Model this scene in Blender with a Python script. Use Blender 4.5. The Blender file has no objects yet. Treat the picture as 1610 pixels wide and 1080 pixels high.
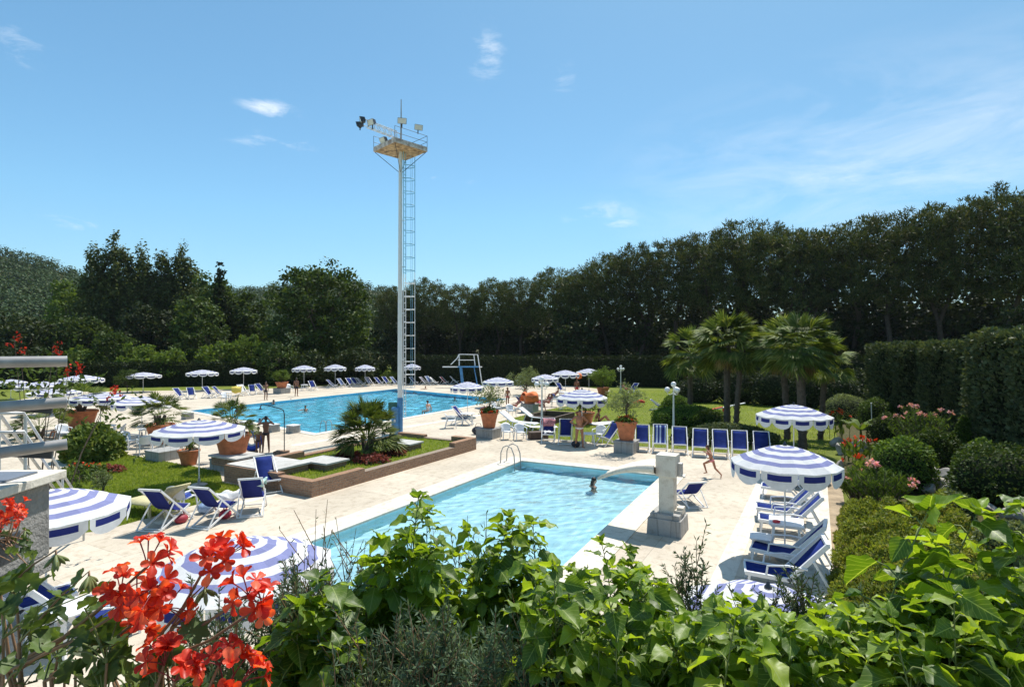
import bpy, bmesh, math, random
import numpy as np
from mathutils import Vector, Matrix, Euler

# ---------------------------------------------------------------- camera, sky, sun, exposure
SC = bpy.context.scene
COL = SC.collection
F, CX, HY, CAMZ = 880.0, 805.0, 545.0, 4.7
cam_d = bpy.data.cameras.new('camera')
cam = bpy.data.objects.new('camera', cam_d); COL.objects.link(cam)
cam.location = (0, 0, CAMZ); cam.rotation_euler = (math.pi/2, 0, 0)
cam_d.sensor_width = 36.0; cam_d.lens = 36.0*F/1610.0
cam_d.shift_y = (HY-540.0)/1610.0
cam_d.clip_start = 0.05; cam_d.clip_end = 5000
SC.camera = cam

SUN_AZ, SUN_EL = 34.0, 62.0          # degrees clockwise from +Y, above the horizon
world = bpy.data.worlds.new('World'); SC.world = world
world.use_nodes = True
wn, wl = world.node_tree.nodes, world.node_tree.links
wn.clear()
w_out = wn.new('ShaderNodeOutputWorld'); w_bg = wn.new('ShaderNodeBackground')
sky = wn.new('ShaderNodeTexSky'); sky.sky_type = 'NISHITA'; sky.sun_disc = False
sky.sun_elevation = math.radians(SUN_EL); sky.sun_rotation = math.radians(SUN_AZ)
sky.altitude = 100; sky.air_density = 1.0; sky.dust_density = 0.6; sky.ozone_density = 2.5
w_bg.inputs['Strength'].default_value = 0.115

def wnode(t, **kw):
    n = wn.new(t)
    for k, v in kw.items(): setattr(n, k, v)
    return n
def wmath(op, a, b=None, clamp=False):
    n = wnode('ShaderNodeMath', operation=op, use_clamp=clamp)
    for i, v in enumerate((a, b)):
        if v is None: continue
        if isinstance(v, (int, float)): n.inputs[i].default_value = v
        else: wl.new(v, n.inputs[i])
    return n.outputs[0]
tc = wnode('ShaderNodeTexCoord')
def wnoise(scale, sx, sy, sz, detail=6, rough=0.6):
    mp = wnode('ShaderNodeMapping'); mp.inputs['Scale'].default_value = (sx, sy, sz)
    wl.new(tc.outputs['Generated'], mp.inputs['Vector'])
    n = wnode('ShaderNodeTexNoise'); n.inputs['Scale'].default_value = scale
    n.inputs['Detail'].default_value = detail; n.inputs['Roughness'].default_value = rough
    n.inputs['Distortion'].default_value = 0.4
    wl.new(mp.outputs[0], n.inputs['Vector']); return n.outputs['Fac']
fine = wnoise(13.0, 1, 1, 3.2, 9, .68)
veil = wnoise(4.5, 1, 1, 3.6, 8, .66)
# small fair-weather wisps: direction on the sky, half width, half height, strength
WISPS = [(420, 171, 44, 14, .95), (415, 222, 85, 17, .55), (768, 88, 36, 42, .62), (892, 126, 34, 24, .4), (40, 74, 60, 28, .55),
         (935, 335, 95, 26, .5), (975, 352, 40, 12, .5), (742, 286, 40, 12, .5), (684, 281, 15, 9, .5), (125, 350, 42, 15, .5),
         (1290, 285, 70, 18, .4), (280, 120, 40, 24, .2), (965, 375, 45, 11, .3)]
acc = None
for (px, py, hw, hh, st) in WISPS:
    d = Vector(((px-CX)/F, 1.0, (HY-py)/F)).normalized()
    sub = wnode('ShaderNodeVectorMath', operation='SUBTRACT'); sub.inputs[1].default_value = d
    wl.new(tc.outputs['Generated'], sub.inputs[0])
    mul = wnode('ShaderNodeVectorMath', operation='MULTIPLY'); mul.inputs[1].default_value = (F/hw*1.15, F/hw*.5, F/hh*1.15)
    wl.new(sub.outputs[0], mul.inputs[0])
    ln = wnode('ShaderNodeVectorMath', operation='LENGTH'); wl.new(mul.outputs[0], ln.inputs[0])
    m = wmath('SUBTRACT', 1.3, ln.outputs['Value'], clamp=True)
    m = wmath('MULTIPLY', m, st)
    acc = m if acc is None else wmath('MAXIMUM', acc, m)
cl = wmath('MULTIPLY', wmath('SUBTRACT', wmath('ADD', wmath('MULTIPLY', fine, 1.5), wmath('MULTIPLY', acc, .55)), .98, clamp=True), wmath('MULTIPLY', acc, 2.6), clamp=True)
# thin high veil low on the right
dv = Vector(((1380-CX)/F, 1.0, (HY-255)/F)).normalized()
sub = wnode('ShaderNodeVectorMath', operation='SUBTRACT'); sub.inputs[1].default_value = dv
wl.new(tc.outputs['Generated'], sub.inputs[0])
mul = wnode('ShaderNodeVectorMath', operation='MULTIPLY'); mul.inputs[1].default_value = (2.4, 1.0, 6.0)
wl.new(sub.outputs[0], mul.inputs[0])
ln = wnode('ShaderNodeVectorMath', operation='LENGTH'); wl.new(mul.outputs[0], ln.inputs[0])
vm = wmath('SUBTRACT', 1.0, ln.outputs['Value'], clamp=True)
vv = wmath('MULTIPLY', vm, wmath('MULTIPLY', wmath('SUBTRACT', veil, 0.40, clamp=True), 2.0), clamp=True)
clouds = wmath('MULTIPLY', wmath('ADD', cl, vv, clamp=True), .8)
sxyz = wnode('ShaderNodeSeparateXYZ'); wl.new(tc.outputs['Generated'], sxyz.inputs[0])
tr_ = wnode('ShaderNodeValToRGB'); te = tr_.color_ramp.elements          # a clear Mediterranean sky: keeps its blue down to the hills
te[0].position = 0.0; te[0].color = (.70, .83, .87, 1); te[1].position = .55; te[1].color = (.74, 1.04, 1.0, 1)
e_ = te.new(.22); e_.color = (.74, 1.03, 1.03, 1)
wl.new(sxyz.outputs[2], tr_.inputs[0])
tint = wnode('ShaderNodeVectorMath', operation='MULTIPLY'); wl.new(tr_.outputs[0], tint.inputs[1])
pol = wnode('ShaderNodeMapRange'); pol.inputs[1].default_value = -.6; pol.inputs[2].default_value = .65; pol.inputs[3].default_value = 1.16; pol.inputs[4].default_value = .90
wl.new(sxyz.outputs[0], pol.inputs[0])
pv = wnode('ShaderNodeVectorMath', operation='SCALE'); wl.new(sky.outputs[0], pv.inputs[0]); wl.new(pol.outputs[0], pv.inputs['Scale'])
wl.new(pv.outputs[0], tint.inputs[0])
mixc = wnode('ShaderNodeMixRGB'); mixc.inputs[2].default_value = (7.6, 8.0, 8.4, 1)
wl.new(clouds, mixc.inputs[0]); wl.new(tint.outputs[0], mixc.inputs[1])
wl.new(mixc.outputs[0], w_bg.inputs['Color']); wl.new(w_bg.outputs[0], w_out.inputs['Surface'])

sun_d = bpy.data.lights.new('sun', 'SUN'); sun_d.energy = 4.6; sun_d.angle = math.radians(0.53); sun_d.color = (1.0, 0.955, 0.88); sun_d.cycles.is_caustics_light = True
sun = bpy.data.objects.new('sun', sun_d); COL.objects.link(sun)
_a, _e = math.radians(SUN_AZ), math.radians(SUN_EL)
TOSUN = Vector((math.sin(_a)*math.cos(_e), math.cos(_a)*math.cos(_e), math.sin(_e)))
sun.rotation_euler = TOSUN.to_track_quat('Z', 'Y').to_euler(); sun.location = (30, 20, 60)

SC.view_settings.view_transform = 'Standard'; SC.view_settings.look = 'None'
SC.view_settings.exposure = 0.37; SC.view_settings.gamma = 1.0
SC.render.engine = 'CYCLES'
SC.cycles.max_bounces = 7; SC.cycles.transparent_max_bounces = 10
SC.cycles.caustics_reflective = False; SC.cycles.caustics_refractive = True
SC.cycles.use_denoising = True

# ---------------------------------------------------------------- helpers
def G(px, py, z=0.0):
    "the point of the plane at height z that stands at this place of the photograph"
    d = F*(CAMZ-z)/(py-HY)
    return Vector(((px-CX)/F*d, d, z))
def P(px, py, d):
    return Vector(((px-CX)/F*d, d, CAMZ-(py-HY)/F*d))
E1 = Vector((484/F, 1.0, 0)).normalized()        # along the pools, away from the terrace
E2 = Vector((E1.y, -E1.x, 0))                     # across, to the right
A1 = math.atan2(E1.y, E1.x)
def face(v): return math.atan2(v.y, v.x) + math.pi/2    # rotation that turns a thing's front (-Y) to v

ORD = ['first', 'second', 'third', 'fourth', 'fifth', 'sixth', 'seventh', 'eighth', 'ninth', 'tenth', 'eleventh', 'twelfth', 'thirteenth',
       'fourteenth', 'fifteenth', 'sixteenth', 'seventeenth', 'eighteenth', 'nineteenth', 'twentieth', 'twenty-first', 'twenty-second',
       'twenty-third', 'twenty-fourth', 'twenty-fifth', 'twenty-sixth', 'twenty-seventh', 'twenty-eighth']

def tag(o, label, cat, group=None, kind=None):
    o['label'] = label; o['category'] = cat
    if group: o['group'] = group
    if kind: o['kind'] = kind
    return o
def thing(name, label, cat, loc=(0, 0, 0), rz=0.0, group=None):
    o = bpy.data.objects.new(name, None); COL.objects.link(o)
    o.empty_display_size = 0.2
    o.location = loc; o.rotation_euler = (0, 0, rz)
    return tag(o, label, cat, group)
def copy_tree(o, parent=None):
    c = o.copy(); COL.objects.link(c); c.parent = parent
    for ch in list(o.children): copy_tree(ch, c)
    return c
def place(proto, loc, rz, label, group=None, scale=None):
    "the first call uses the builder's own thing, later ones copy it with its parts"
    if not proto.get('placed'):
        o = proto; o['placed'] = 1
    else:
        o = copy_tree(proto)
    o.location = loc; o.rotation_euler = (0, 0, rz)
    if scale is not None: o.scale = scale if hasattr(scale, '__len__') else (scale,)*3
    o['label'] = label
    if group: o['group'] = group
    return o

class MB:
    "collects shapes; build() links them as one mesh object"
    def __init__(s): s.v = []; s.f = []; s.m = []; s.s = []
    def add(s, vs, fs, m=0, smooth=False):
        o = len(s.v); s.v += [tuple(v) for v in vs]
        for f in fs:
            s.f.append(tuple(i+o for i in f)); s.m.append(m); s.s.append(smooth)
        return s
    def box(s, c, d, rz=0.0, m=0, rot=None, taper=1.0):
        R = rot if rot is not None else Matrix.Rotation(rz, 3, 'Z')
        x, y, z = d[0]/2, d[1]/2, d[2]/2
        vs = []
        for (a, b, e) in ((-1,-1,-1),(1,-1,-1),(1,1,-1),(-1,1,-1),(-1,-1,1),(1,-1,1),(1,1,1),(-1,1,1)):
            t = taper if e > 0 else 1.0
            vs.append(R @ Vector((a*x*t, b*y*t, e*z)) + Vector(c))
        return s.add(vs, [(3,2,1,0),(4,5,6,7),(0,1,5,4),(1,2,6,5),(2,3,7,6),(3,0,4,7)], m)
    def bar(s, p, q, w, h, m=0, up=(0,0,1)):
        p, q = Vector(p), Vector(q); d = (q-p); L = d.length; d.normalize()
        u = Vector(up)
        if abs(d.dot(u)) > .98: u = Vector((0,1,0))
        sx = d.cross(u).normalized(); uz = sx.cross(d)
        R = Matrix((sx, d, uz)).transposed()
        return s.box((p+q)/2, (w, L, h), m=m, rot=R)
    def tube(s, pts, r, n=8, m=0, caps=True, smooth=True):
        pts = [Vector(p) for p in pts]
        if not hasattr(r, '__len__'): r = [r]*len(pts)
        vs, fs = [], []
        t0 = (pts[1]-pts[0]).normalized()
        u = t0.orthogonal().normalized()
        for i, p in enumerate(pts):
            if i == 0: t = pts[1]-pts[0]
            elif i == len(pts)-1: t = pts[-1]-pts[-2]
            else: t = (pts[i+1]-pts[i]).normalized()+(pts[i]-pts[i-1]).normalized()
            t.normalize(); u = (u-t*u.dot(t))
            if u.length < 1e-5: u = t.orthogonal()
            u.normalize(); w = t.cross(u)
            for k in range(n):
                a = 2*math.pi*k/n
                vs.append(p+(u*math.cos(a)+w*math.sin(a))*r[i])
        for i in range(len(pts)-1):
            for k in range(n):
                fs.append((i*n+k, i*n+(k+1)%n, (i+1)*n+(k+1)%n, (i+1)*n+k))
        s.add(vs, fs, m, smooth)
        if caps:
            e = (len(pts)-1)*n
            s.add(vs[:n], [tuple(range(n-1, -1, -1))], m); s.add(vs[e:e+n], [tuple(range(n))], m)
        return s
    def lathe(s, prof, c=(0,0,0), n=20, m=0, smooth=True):
        c = Vector(c); vs, fs = [], []
        for (r, z) in prof:
            for k in range(n):
                a = 2*math.pi*k/n; vs.append(c+Vector((r*math.cos(a), r*math.sin(a), z)))
        for i in range(len(prof)-1):
            for k in range(n):
                fs.append((i*n+k, i*n+(k+1)%n, (i+1)*n+(k+1)%n, (i+1)*n+k))
        s.add(vs, fs, m, smooth)
        if prof[0][0] > 1e-4: s.add(vs[:n], [tuple(range(n-1, -1, -1))], m)
        if prof[-1][0] > 1e-4: s.add(vs[-n:], [tuple(range(n))], m)
        return s
    def ball(s, c, r, n=14, k=8, m=0):
        if not hasattr(r, '__len__'): r = (r, r, r)
        c = Vector(c); vs, fs = [], []
        for i in range(k+1):
            a = math.pi*i/k-math.pi/2
            for j in range(n):
                b = 2*math.pi*j/n
                vs.append(c+Vector((r[0]*math.cos(a)*math.cos(b), r[1]*math.cos(a)*math.sin(b), r[2]*math.sin(a))))
        for i in range(k):
            for j in range(n):
                fs.append((i*n+j, i*n+(j+1)%n, (i+1)*n+(j+1)%n, (i+1)*n+j))
        return s.add(vs, fs, m, True)
    def prism(s, pts, z0, z1, m=0, mtop=None):
        n = len(pts); vs = [(p[0], p[1], z0) for p in pts]+[(p[0], p[1], z1) for p in pts]
        ar = sum(pts[i][0]*pts[(i+1)%n][1]-pts[(i+1)%n][0]*pts[i][1] for i in range(n))
        o = list(range(n)) if ar > 0 else list(range(n-1, -1, -1))
        s.add(vs, [tuple(i+n for i in o)], m if mtop is None else mtop)
        return s.add(vs, [(o[i], o[(i+1)%n], o[(i+1)%n]+n, o[i]+n) for i in range(n)], m)
    def build(s, name, mats, parent=None, bevel=0.0, merge=False):
        me = bpy.data.meshes.new(name); me.from_pydata(s.v, [], s.f)
        if not isinstance(mats, (list, tuple)): mats = [mats]
        for m in mats: me.materials.append(m)
        me.polygons.foreach_set('material_index', s.m); me.polygons.foreach_set('use_smooth', s.s)
        me.update()
        if merge:
            bm = bmesh.new(); bm.from_mesh(me); bmesh.ops.remove_doubles(bm, verts=bm.verts, dist=1e-4); bm.to_mesh(me); bm.free()
        o = bpy.data.objects.new(name, me); COL.objects.link(o)
        if parent is not None: o.parent = parent
        if bevel:
            b = o.modifiers.new('bevel', 'BEVEL'); b.width = bevel; b.segments = 2; b.limit_method = 'ANGLE'
        return o

def np_mesh(name, V, Fc, mat, parent=None, smooth=False, midx=None):
    "a mesh from arrays: V n x 3, Fc m x k"
    V = np.asarray(V, np.float32); Fc = np.asarray(Fc, np.int32); k = Fc.shape[1]; m = Fc.shape[0]
    me = bpy.data.meshes.new(name)
    me.vertices.add(len(V)); me.vertices.foreach_set('co', V.ravel())
    me.loops.add(m*k); me.loops.foreach_set('vertex_index', Fc.ravel())
    me.polygons.add(m); me.polygons.foreach_set('loop_start', np.arange(0, m*k, k, dtype=np.int32))
    try: me.polygons.foreach_set('loop_total', np.full(m, k, np.int32))
    except Exception: pass
    me.polygons.foreach_set('use_smooth', np.full(m, smooth, bool))
    for q in (mat if isinstance(mat, (list, tuple)) else [mat]): me.materials.append(q)
    if midx is not None: me.polygons.foreach_set('material_index', np.asarray(midx, np.int32))
    me.update(calc_edges=True); me.validate()
    o = bpy.data.objects.new(name, me); COL.objects.link(o)
    if parent is not None: o.parent = parent
    return o
def unit(a): return a/np.maximum(np.linalg.norm(a, axis=1, keepdims=True), 1e-9)
def inst(tv, tf, pos, Y, Z, sx, sy, sz=None):
    "template points (x across, y along, z out) repeated at pos with long axis Y and rough normal Z"
    tv = np.asarray(tv, float); tf = np.asarray(tf, int)
    Y = unit(np.asarray(Y, float)); X = unit(np.cross(Y, Z)); Z = np.cross(X, Y)
    N = len(pos); sx = np.broadcast_to(sx, N); sy = np.broadcast_to(sy, N); sz = sx if sz is None else np.broadcast_to(sz, N)
    V = (pos[:, None, :] + tv[None, :, 0:1]*(X*sx[:, None])[:, None, :] + tv[None, :, 1:2]*(Y*sy[:, None])[:, None, :]
         + tv[None, :, 2:3]*(Z*sz[:, None])[:, None, :]).reshape(-1, 3)
    Fc = (tf[None]+(np.arange(N)*len(tv))[:, None, None]).reshape(-1, tf.shape[1])
    return V, Fc
def cat(parts):
    V, Fc, o = [], [], 0
    for v, f in parts:
        V.append(v); Fc.append(f+o); o += len(v)
    return np.concatenate(V), np.concatenate(Fc)
LEAF = ([(0,0,0), (.5,.45,.08), (0,1,0), (-.5,.45,.08)], [(0,1,2,3)])
TUFT = ([(-.5,0,0), (.5,0,0), (.12,1,0), (-.12,1,0)], [(0,1,2,3)])
def rdir(rng, n): return unit(rng.normal(size=(n, 3)))

# ---------------------------------------------------------------- materials
MATS = {}
def nodes(name):
    m = bpy.data.materials.new(name); m.use_nodes = True
    nt = m.node_tree; nt.nodes.clear()
    out = nt.nodes.new('ShaderNodeOutputMaterial')
    MATS[name] = m
    return m, nt, out
def nn(nt, t, inp=None, **kw):
    n = nt.nodes.new(t)
    for k, v in kw.items(): setattr(n, k, v)
    for k, v in (inp or {}).items():
        if isinstance(v, bpy.types.NodeSocket): nt.links.new(v, n.inputs[k])
        else: n.inputs[k].default_value = v
    return n
def c4(c): return (c[0], c[1], c[2], 1.0)
def ramp(nt, fac, stops):
    r = nn(nt, 'ShaderNodeValToRGB', {'Fac': fac})
    el = r.color_ramp.elements
    while len(el) < len(stops): el.new(0.5)
    for e, (p, c) in zip(el, stops): e.position = p; e.color = c4(c)
    return r.outputs['Color']
def coords(nt, scale=(1,1,1), rz=0.0, kind='Object'):
    t = nn(nt, 'ShaderNodeTexCoord')
    return nn(nt, 'ShaderNodeMapping', {'Vector': t.outputs[kind], 'Scale': scale, 'Rotation': (0, 0, rz)}).outputs[0]
def noise(nt, vec, scale, detail=5, rough=.6, out='Fac'):
    return nn(nt, 'ShaderNodeTexNoise', {'Vector': vec, 'Scale': scale, 'Detail': detail, 'Roughness': rough}).outputs[out]
def simple(name, col, rough=.5, metal=0.0, var=.12, vscale=6.0, bump=0.0, bscale=40.0, spec=.5, col2=None):
    "painted or plain surface with slight wear variation"
    m, nt, out = nodes(name)
    v = coords(nt)
    f = noise(nt, v, vscale)
    a = [c*(1-var) for c in (col2 or col)]; b = [min(1, c*(1+var)) for c in col]
    c = ramp(nt, f, [(.3, a), (.7, b)])
    bs = nn(nt, 'ShaderNodeBsdfPrincipled', {'Base Color': c, 'Roughness': rough, 'Metallic': metal, 'Specular IOR Level': spec})
    if bump:
        bp = nn(nt, 'ShaderNodeBump', {'Height': noise(nt, v, bscale), 'Strength': bump, 'Distance': .02})
        nt.links.new(bp.outputs[0], bs.inputs['Normal'])
    nt.links.new(bs.outputs[0], out.inputs[0]); return m
def foliage(name, dark, light, transl=.28, rough=.55, third=None, clump=.5, spec=.14, tcol=1.5):
    "leaves: colour varies leaf by leaf and in patches"
    m, nt, out = nodes(name)
    g = nn(nt, 'ShaderNodeNewGeometry')
    r = g.outputs['Random Per Island']
    n = noise(nt, coords(nt), clump, 3)
    f = nn(nt, 'ShaderNodeMath', {0: r, 1: .62}, operation='MULTIPLY').outputs[0]
    f2 = nn(nt, 'ShaderNodeMath', {0: n, 1: .55}, operation='MULTIPLY').outputs[0]
    f3 = nn(nt, 'ShaderNodeMath', {0: f, 1: f2}, operation='ADD').outputs[0]
    st = [(.15, dark), (.85, light)]
    if third: st = [(.15, dark), (.7, light), (.93, third)]
    c = ramp(nt, f3, st)
    oi = nn(nt, 'ShaderNodeObjectInfo')
    hv = nn(nt, 'ShaderNodeMapRange', {'Value': oi.outputs['Random'], 3: .8, 4: 1.2}).outputs[0]
    c = nn(nt, 'ShaderNodeHueSaturation', {'Color': c, 'Value': hv}).outputs[0]
    bs = nn(nt, 'ShaderNodeBsdfPrincipled', {'Base Color': c, 'Roughness': rough, 'Specular IOR Level': spec})
    tcn = nn(nt, 'ShaderNodeVectorMath', {0: c, 1: (tcol*1.05, tcol, tcol*.45)}, operation='MULTIPLY').outputs[0]
    tr = nn(nt, 'ShaderNodeBsdfTranslucent', {'Color': tcn})
    mx = nn(nt, 'ShaderNodeMixShader', {0: transl, 1: bs.outputs[0], 2: tr.outputs[0]})
    nt.links.new(mx.outputs[0], out.inputs[0]); return m
# ---------------------------------------------------------------- surface materials
def m_deck(name, base, dark, joint=1.0, jw=.012, rz=None, jcol=.62):
    m, nt, out = nodes(name)
    v = coords(nt, rz=-(A1 if rz is None else rz))
    br = nn(nt, 'ShaderNodeTexBrick', {'Vector': v, 'Scale': 1.0, 'Mortar Size': jw, 'Brick Width': joint*1.6, 'Row Height': joint, 'Mortar Smooth': .3,
            'Color1': (1,1,1,1), 'Color2': (.88,.88,.87,1), 'Mortar': (jcol,)*3+(1,), 'Bias': 0.0})
    n1 = noise(nt, v, .35, 8, .65); n2 = noise(nt, v, 4.0, 6, .7); n3 = noise(nt, v, 60, 3, .6)
    c = ramp(nt, n1, [(.33, dark), (.62, base)])
    st = ramp(nt, n2, [(.28, (.7,.66,.6)), (.5, (1,1,1))])
    sp = ramp(nt, n3, [(.3, (.86,.86,.86)), (.6, (1,1,1))])
    for q in (st, sp, br.outputs['Color']):
        c = nn(nt, 'ShaderNodeMixRGB', {0: 1.0, 1: c, 2: q}, blend_type='MULTIPLY').outputs[0]
    bs = nn(nt, 'ShaderNodeBsdfPrincipled', {'Base Color': c, 'Roughness': .85, 'Specular IOR Level': .25})
    bp = nn(nt, 'ShaderNodeBump', {'Height': n3, 'Strength': .3, 'Distance': .01}); nt.links.new(bp.outputs[0], bs.inputs['Normal'])
    nt.links.new(bs.outputs[0], out.inputs[0]); return m
M_DECK = m_deck('deck_concrete', (.68,.59,.47), (.53,.455,.36), 1.7, .009, jcol=.66)
M_COPING = m_deck('coping_stone', (.79,.73,.63), (.69,.63,.53), .5, .008, jcol=.8)
M_SLAB = m_deck('marble_slab', (.62,.61,.58), (.48,.47,.45), 5.0, .0)
M_SOIL = simple('dry_soil', (.34,.26,.17), .95, var=.35, vscale=3, bump=.6, bscale=18)
M_PLASTER = simple('rough_plaster', (.30,.285,.265), .95, var=.3, vscale=5, bump=.9, bscale=45)
M_PEDESTAL = m_deck('pedestal_concrete', (.47,.46,.44), (.36,.35,.33), .22, .012, jcol=.7)

def m_grass(name, a, b, c_):
    m, nt, out = nodes(name)
    v = coords(nt)
    n1 = noise(nt, v, .45, 6, .6); n2 = noise(nt, v, 9, 6, .75); n3 = noise(nt, nn(nt, 'ShaderNodeMapping', {'Vector': v, 'Scale': (1, 1, 1)}).outputs[0], 55, 4, .7)
    c = ramp(nt, n1, [(.3, a), (.55, b), (.75, c_)])
    s = ramp(nt, n2, [(.3, (.55,.6,.45)), (.6, (1.15,1.1,1.0))]); t = ramp(nt, n3, [(.3, (.5,.55,.4)), (.65, (1.2,1.2,1.1))])
    for q in (s, t): c = nn(nt, 'ShaderNodeMixRGB', {0: 1.0, 1: c, 2: q}, blend_type='MULTIPLY').outputs[0]
    bs = nn(nt, 'ShaderNodeBsdfPrincipled', {'Base Color': c, 'Roughness': .8, 'Specular IOR Level': .2})
    bp = nn(nt, 'ShaderNodeBump', {'Height': n3, 'Strength': 1.0, 'Distance': .05}); nt.links.new(bp.outputs[0], bs.inputs['Normal'])
    nt.links.new(bs.outputs[0], out.inputs[0]); return m
M_LAWN = m_grass('lawn_grass', (.14,.18,.026), (.20,.235,.037), (.26,.255,.055))
M_BANK = m_grass('bank_earth', (.09,.075,.035), (.11,.10,.04), (.07,.085,.025))

def m_brick():
    m, nt, out = nodes('planter_brick')
    tcn = nn(nt, 'ShaderNodeTexCoord')
    sx = nn(nt, 'ShaderNodeSeparateXYZ', {0: tcn.outputs['Object']})
    u = nn(nt, 'ShaderNodeMath', {0: sx.outputs[0], 1: sx.outputs[1]}, operation='ADD').outputs[0]
    v = nn(nt, 'ShaderNodeCombineXYZ', {0: u, 1: sx.outputs[2]}).outputs[0]
    br = nn(nt, 'ShaderNodeTexBrick', {'Vector': v, 'Scale': 1.0, 'Mortar Size': .012, 'Brick Width': .24, 'Row Height': .075,
            'Color1': (.41,.25,.16,1), 'Color2': (.28,.17,.115,1), 'Mortar': (.33,.27,.22,1), 'Bias': -.1})
    n = noise(nt, tcn.outputs['Object'], 14, 6, .7)
    s = ramp(nt, n, [(.3, (.6,.58,.55)), (.65, (1.1,1.05,1.0))])
    c = nn(nt, 'ShaderNodeMixRGB', {0: 1.0, 1: br.outputs['Color'], 2: s}, blend_type='MULTIPLY').outputs[0]
    bs = nn(nt, 'ShaderNodeBsdfPrincipled', {'Base Color': c, 'Roughness': .9, 'Specular IOR Level': .2})
    bp = nn(nt, 'ShaderNodeBump', {'Height': nn(nt, 'ShaderNodeMath', {0: n, 1: br.outputs['Fac']}, operation='SUBTRACT').outputs[0], 'Strength': .6, 'Distance': .015})
    nt.links.new(bp.outputs[0], bs.inputs['Normal'])
    nt.links.new(bs.outputs[0], out.inputs[0]); return m
M_BRICK = m_brick()

def m_tiles(name, a, b, mo):
    m, nt, out = nodes(name)
    v = coords(nt, rz=-A1)
    br = nn(nt, 'ShaderNodeTexBrick', offset=0.0, inp={'Vector': v, 'Scale': 1.0, 'Mortar Size': .010, 'Brick Width': .30, 'Row Height': .30,
            'Color1': c4(a), 'Color2': c4(b), 'Mortar': c4(mo)})
    bs = nn(nt, 'ShaderNodeBsdfDiffuse', {'Color': br.outputs['Color']})
    nt.links.new(bs.outputs[0], out.inputs[0]); return m
def m_water(name):
    "clear water: refraction and reflection at the rippled surface; the blue comes from the tiles below"
    m, nt, out = nodes(name)
    gl = nn(nt, 'ShaderNodeBsdfGlass', {'Color': (.93, .985, 1.0, 1), 'Roughness': 0.0, 'IOR': 1.33})
    nt.links.new(gl.outputs[0], out.inputs['Surface']); return m
M_WATER = m_water('pool_water')
M_TILE1 = m_tiles('pale_blue_tiles', (.55,.87,.93), (.61,.89,.94), (.50,.81,.88))
M_TILE2 = m_tiles('blue_tiles', (.19,.70,.93), (.23,.73,.94), (.17,.64,.88))

# ---------------------------------------------------------------- ground, decks, pools
def poly_sheet(name, outer, holes, z, mat, kind='structure', sub=0):
    bm = bmesh.new()
    edges = []
    for loop in [outer]+holes:
        vs = [bm.verts.new((p[0], p[1], z)) for p in loop]
        edges += [bm.edges.new((vs[i], vs[(i+1) % len(vs)])) for i in range(len(vs))]
    bmesh.ops.triangle_fill(bm, use_beauty=True, use_dissolve=False, edges=edges)
    for f in bm.faces:
        if f.normal.z < 0: f.normal_flip()
    me = bpy.data.meshes.new(name); bm.to_mesh(me); bm.free(); me.materials.append(mat)
    o = bpy.data.objects.new(name, me); COL.objects.link(o)
    if kind: o['kind'] = kind
    return o
def frame_pt(o, a, b): return o+E1*a+E2*b

SA, SB = G(820, 725), G(1042, 748)                   # far corners of the near pool
SD = SA-E1*13.2; SC_ = G(918, 863); SC2 = SB+(SC_-SB)*1.75
SMALL = [SA, SB, SC2, SD]
BIG = [G(622, 611.5), G(800, 628.0), G(497, 682.0), G(296, 646.0)]     # far right, near right, near left, far left
def gp(*pp): return [G(x, y) for x, y in pp]
def xy(v): return (v[0], v[1])

poly_sheet('ground', [(-160,-40), (190,-40), (300,420), (-330,420)], [SMALL, BIG], 0.0, M_LAWN)
LEFTLAWN = gp((96,842), (40,800), (100,740), (140,716), (182,712), (240,722), (300,733), (345,742), (350,759), (404,769), (388,777), (300,796), (236,814), (160,835))
RL = gp((960,614), (905,636), (850,646), (782,664), (838,687), (900,693), (995,702), (1165,714), (1270,724))
KE0, KE1 = G(1300, 760), G(1312, 1010)
deck_outer = [(-26, 1.2), xy(G(-420,720)), xy(G(-120,655)), xy(G(100,616.5)), xy(G(280,614)), xy(G(420,611)), xy(G(620,602.5)), xy(G(760,600)), xy(G(880,604))] \
    + [xy(p) for p in RL] + [xy(KE0), xy(KE1), (3.9, 1.2)]
poly_sheet('pool_deck', deck_outer, [SMALL, BIG, LEFTLAWN], 0.012, M_DECK)

def ring(poly, w_list):
    "outline moved outwards by a width for each side"
    n = len(poly); ctr = sum((Vector(p) for p in poly), Vector())/n
    lines = []
    for i in range(n):
        a, b = Vector(poly[i]), Vector(poly[(i+1) % n]); d = (b-a).normalized(); nr = Vector((d.y, -d.x, 0))
        if nr.dot(a-ctr) < 0: nr = -nr
        lines.append((a+nr*w_list[i], d))
    res = []
    for i in range(n):
        p, d = lines[i-1]; q, e = lines[i]
        den = d.x*e.y-d.y*e.x; t = ((q.x-p.x)*e.y-(q.y-p.y)*e.x)/den
        res.append(p+d*t)
    return res
def coping(name, poly, ws, z0, z1):
    outer = ring(poly, ws); n = len(poly); mb = MB()
    lip = ring(poly, [-.03]*n)
    for i in range(n):
        j = (i+1) % n
        a, b, c, d = lip[i], lip[j], outer[j], outer[i]
        mb.add([(p[0], p[1], z) for z in (z0, z1) for p in (a, b, c, d)], [(0,3,2,1), (4,5,6,7), (0,1,5,4), (1,2,6,5), (2,3,7,6), (3,0,4,7)])
    o = mb.build(name, M_COPING); bm = bmesh.new(); bm.from_mesh(o.data); bmesh.ops.recalc_face_normals(bm, faces=bm.faces); bm.to_mesh(o.data); bm.free()
    o['kind'] = 'structure'; return o
coping('small_pool_coping', SMALL, [.55, .75, .4, .75], -.02, .035)
coping('large_pool_coping', BIG, [.5, .45, .45, .5], -.02, .035)
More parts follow.
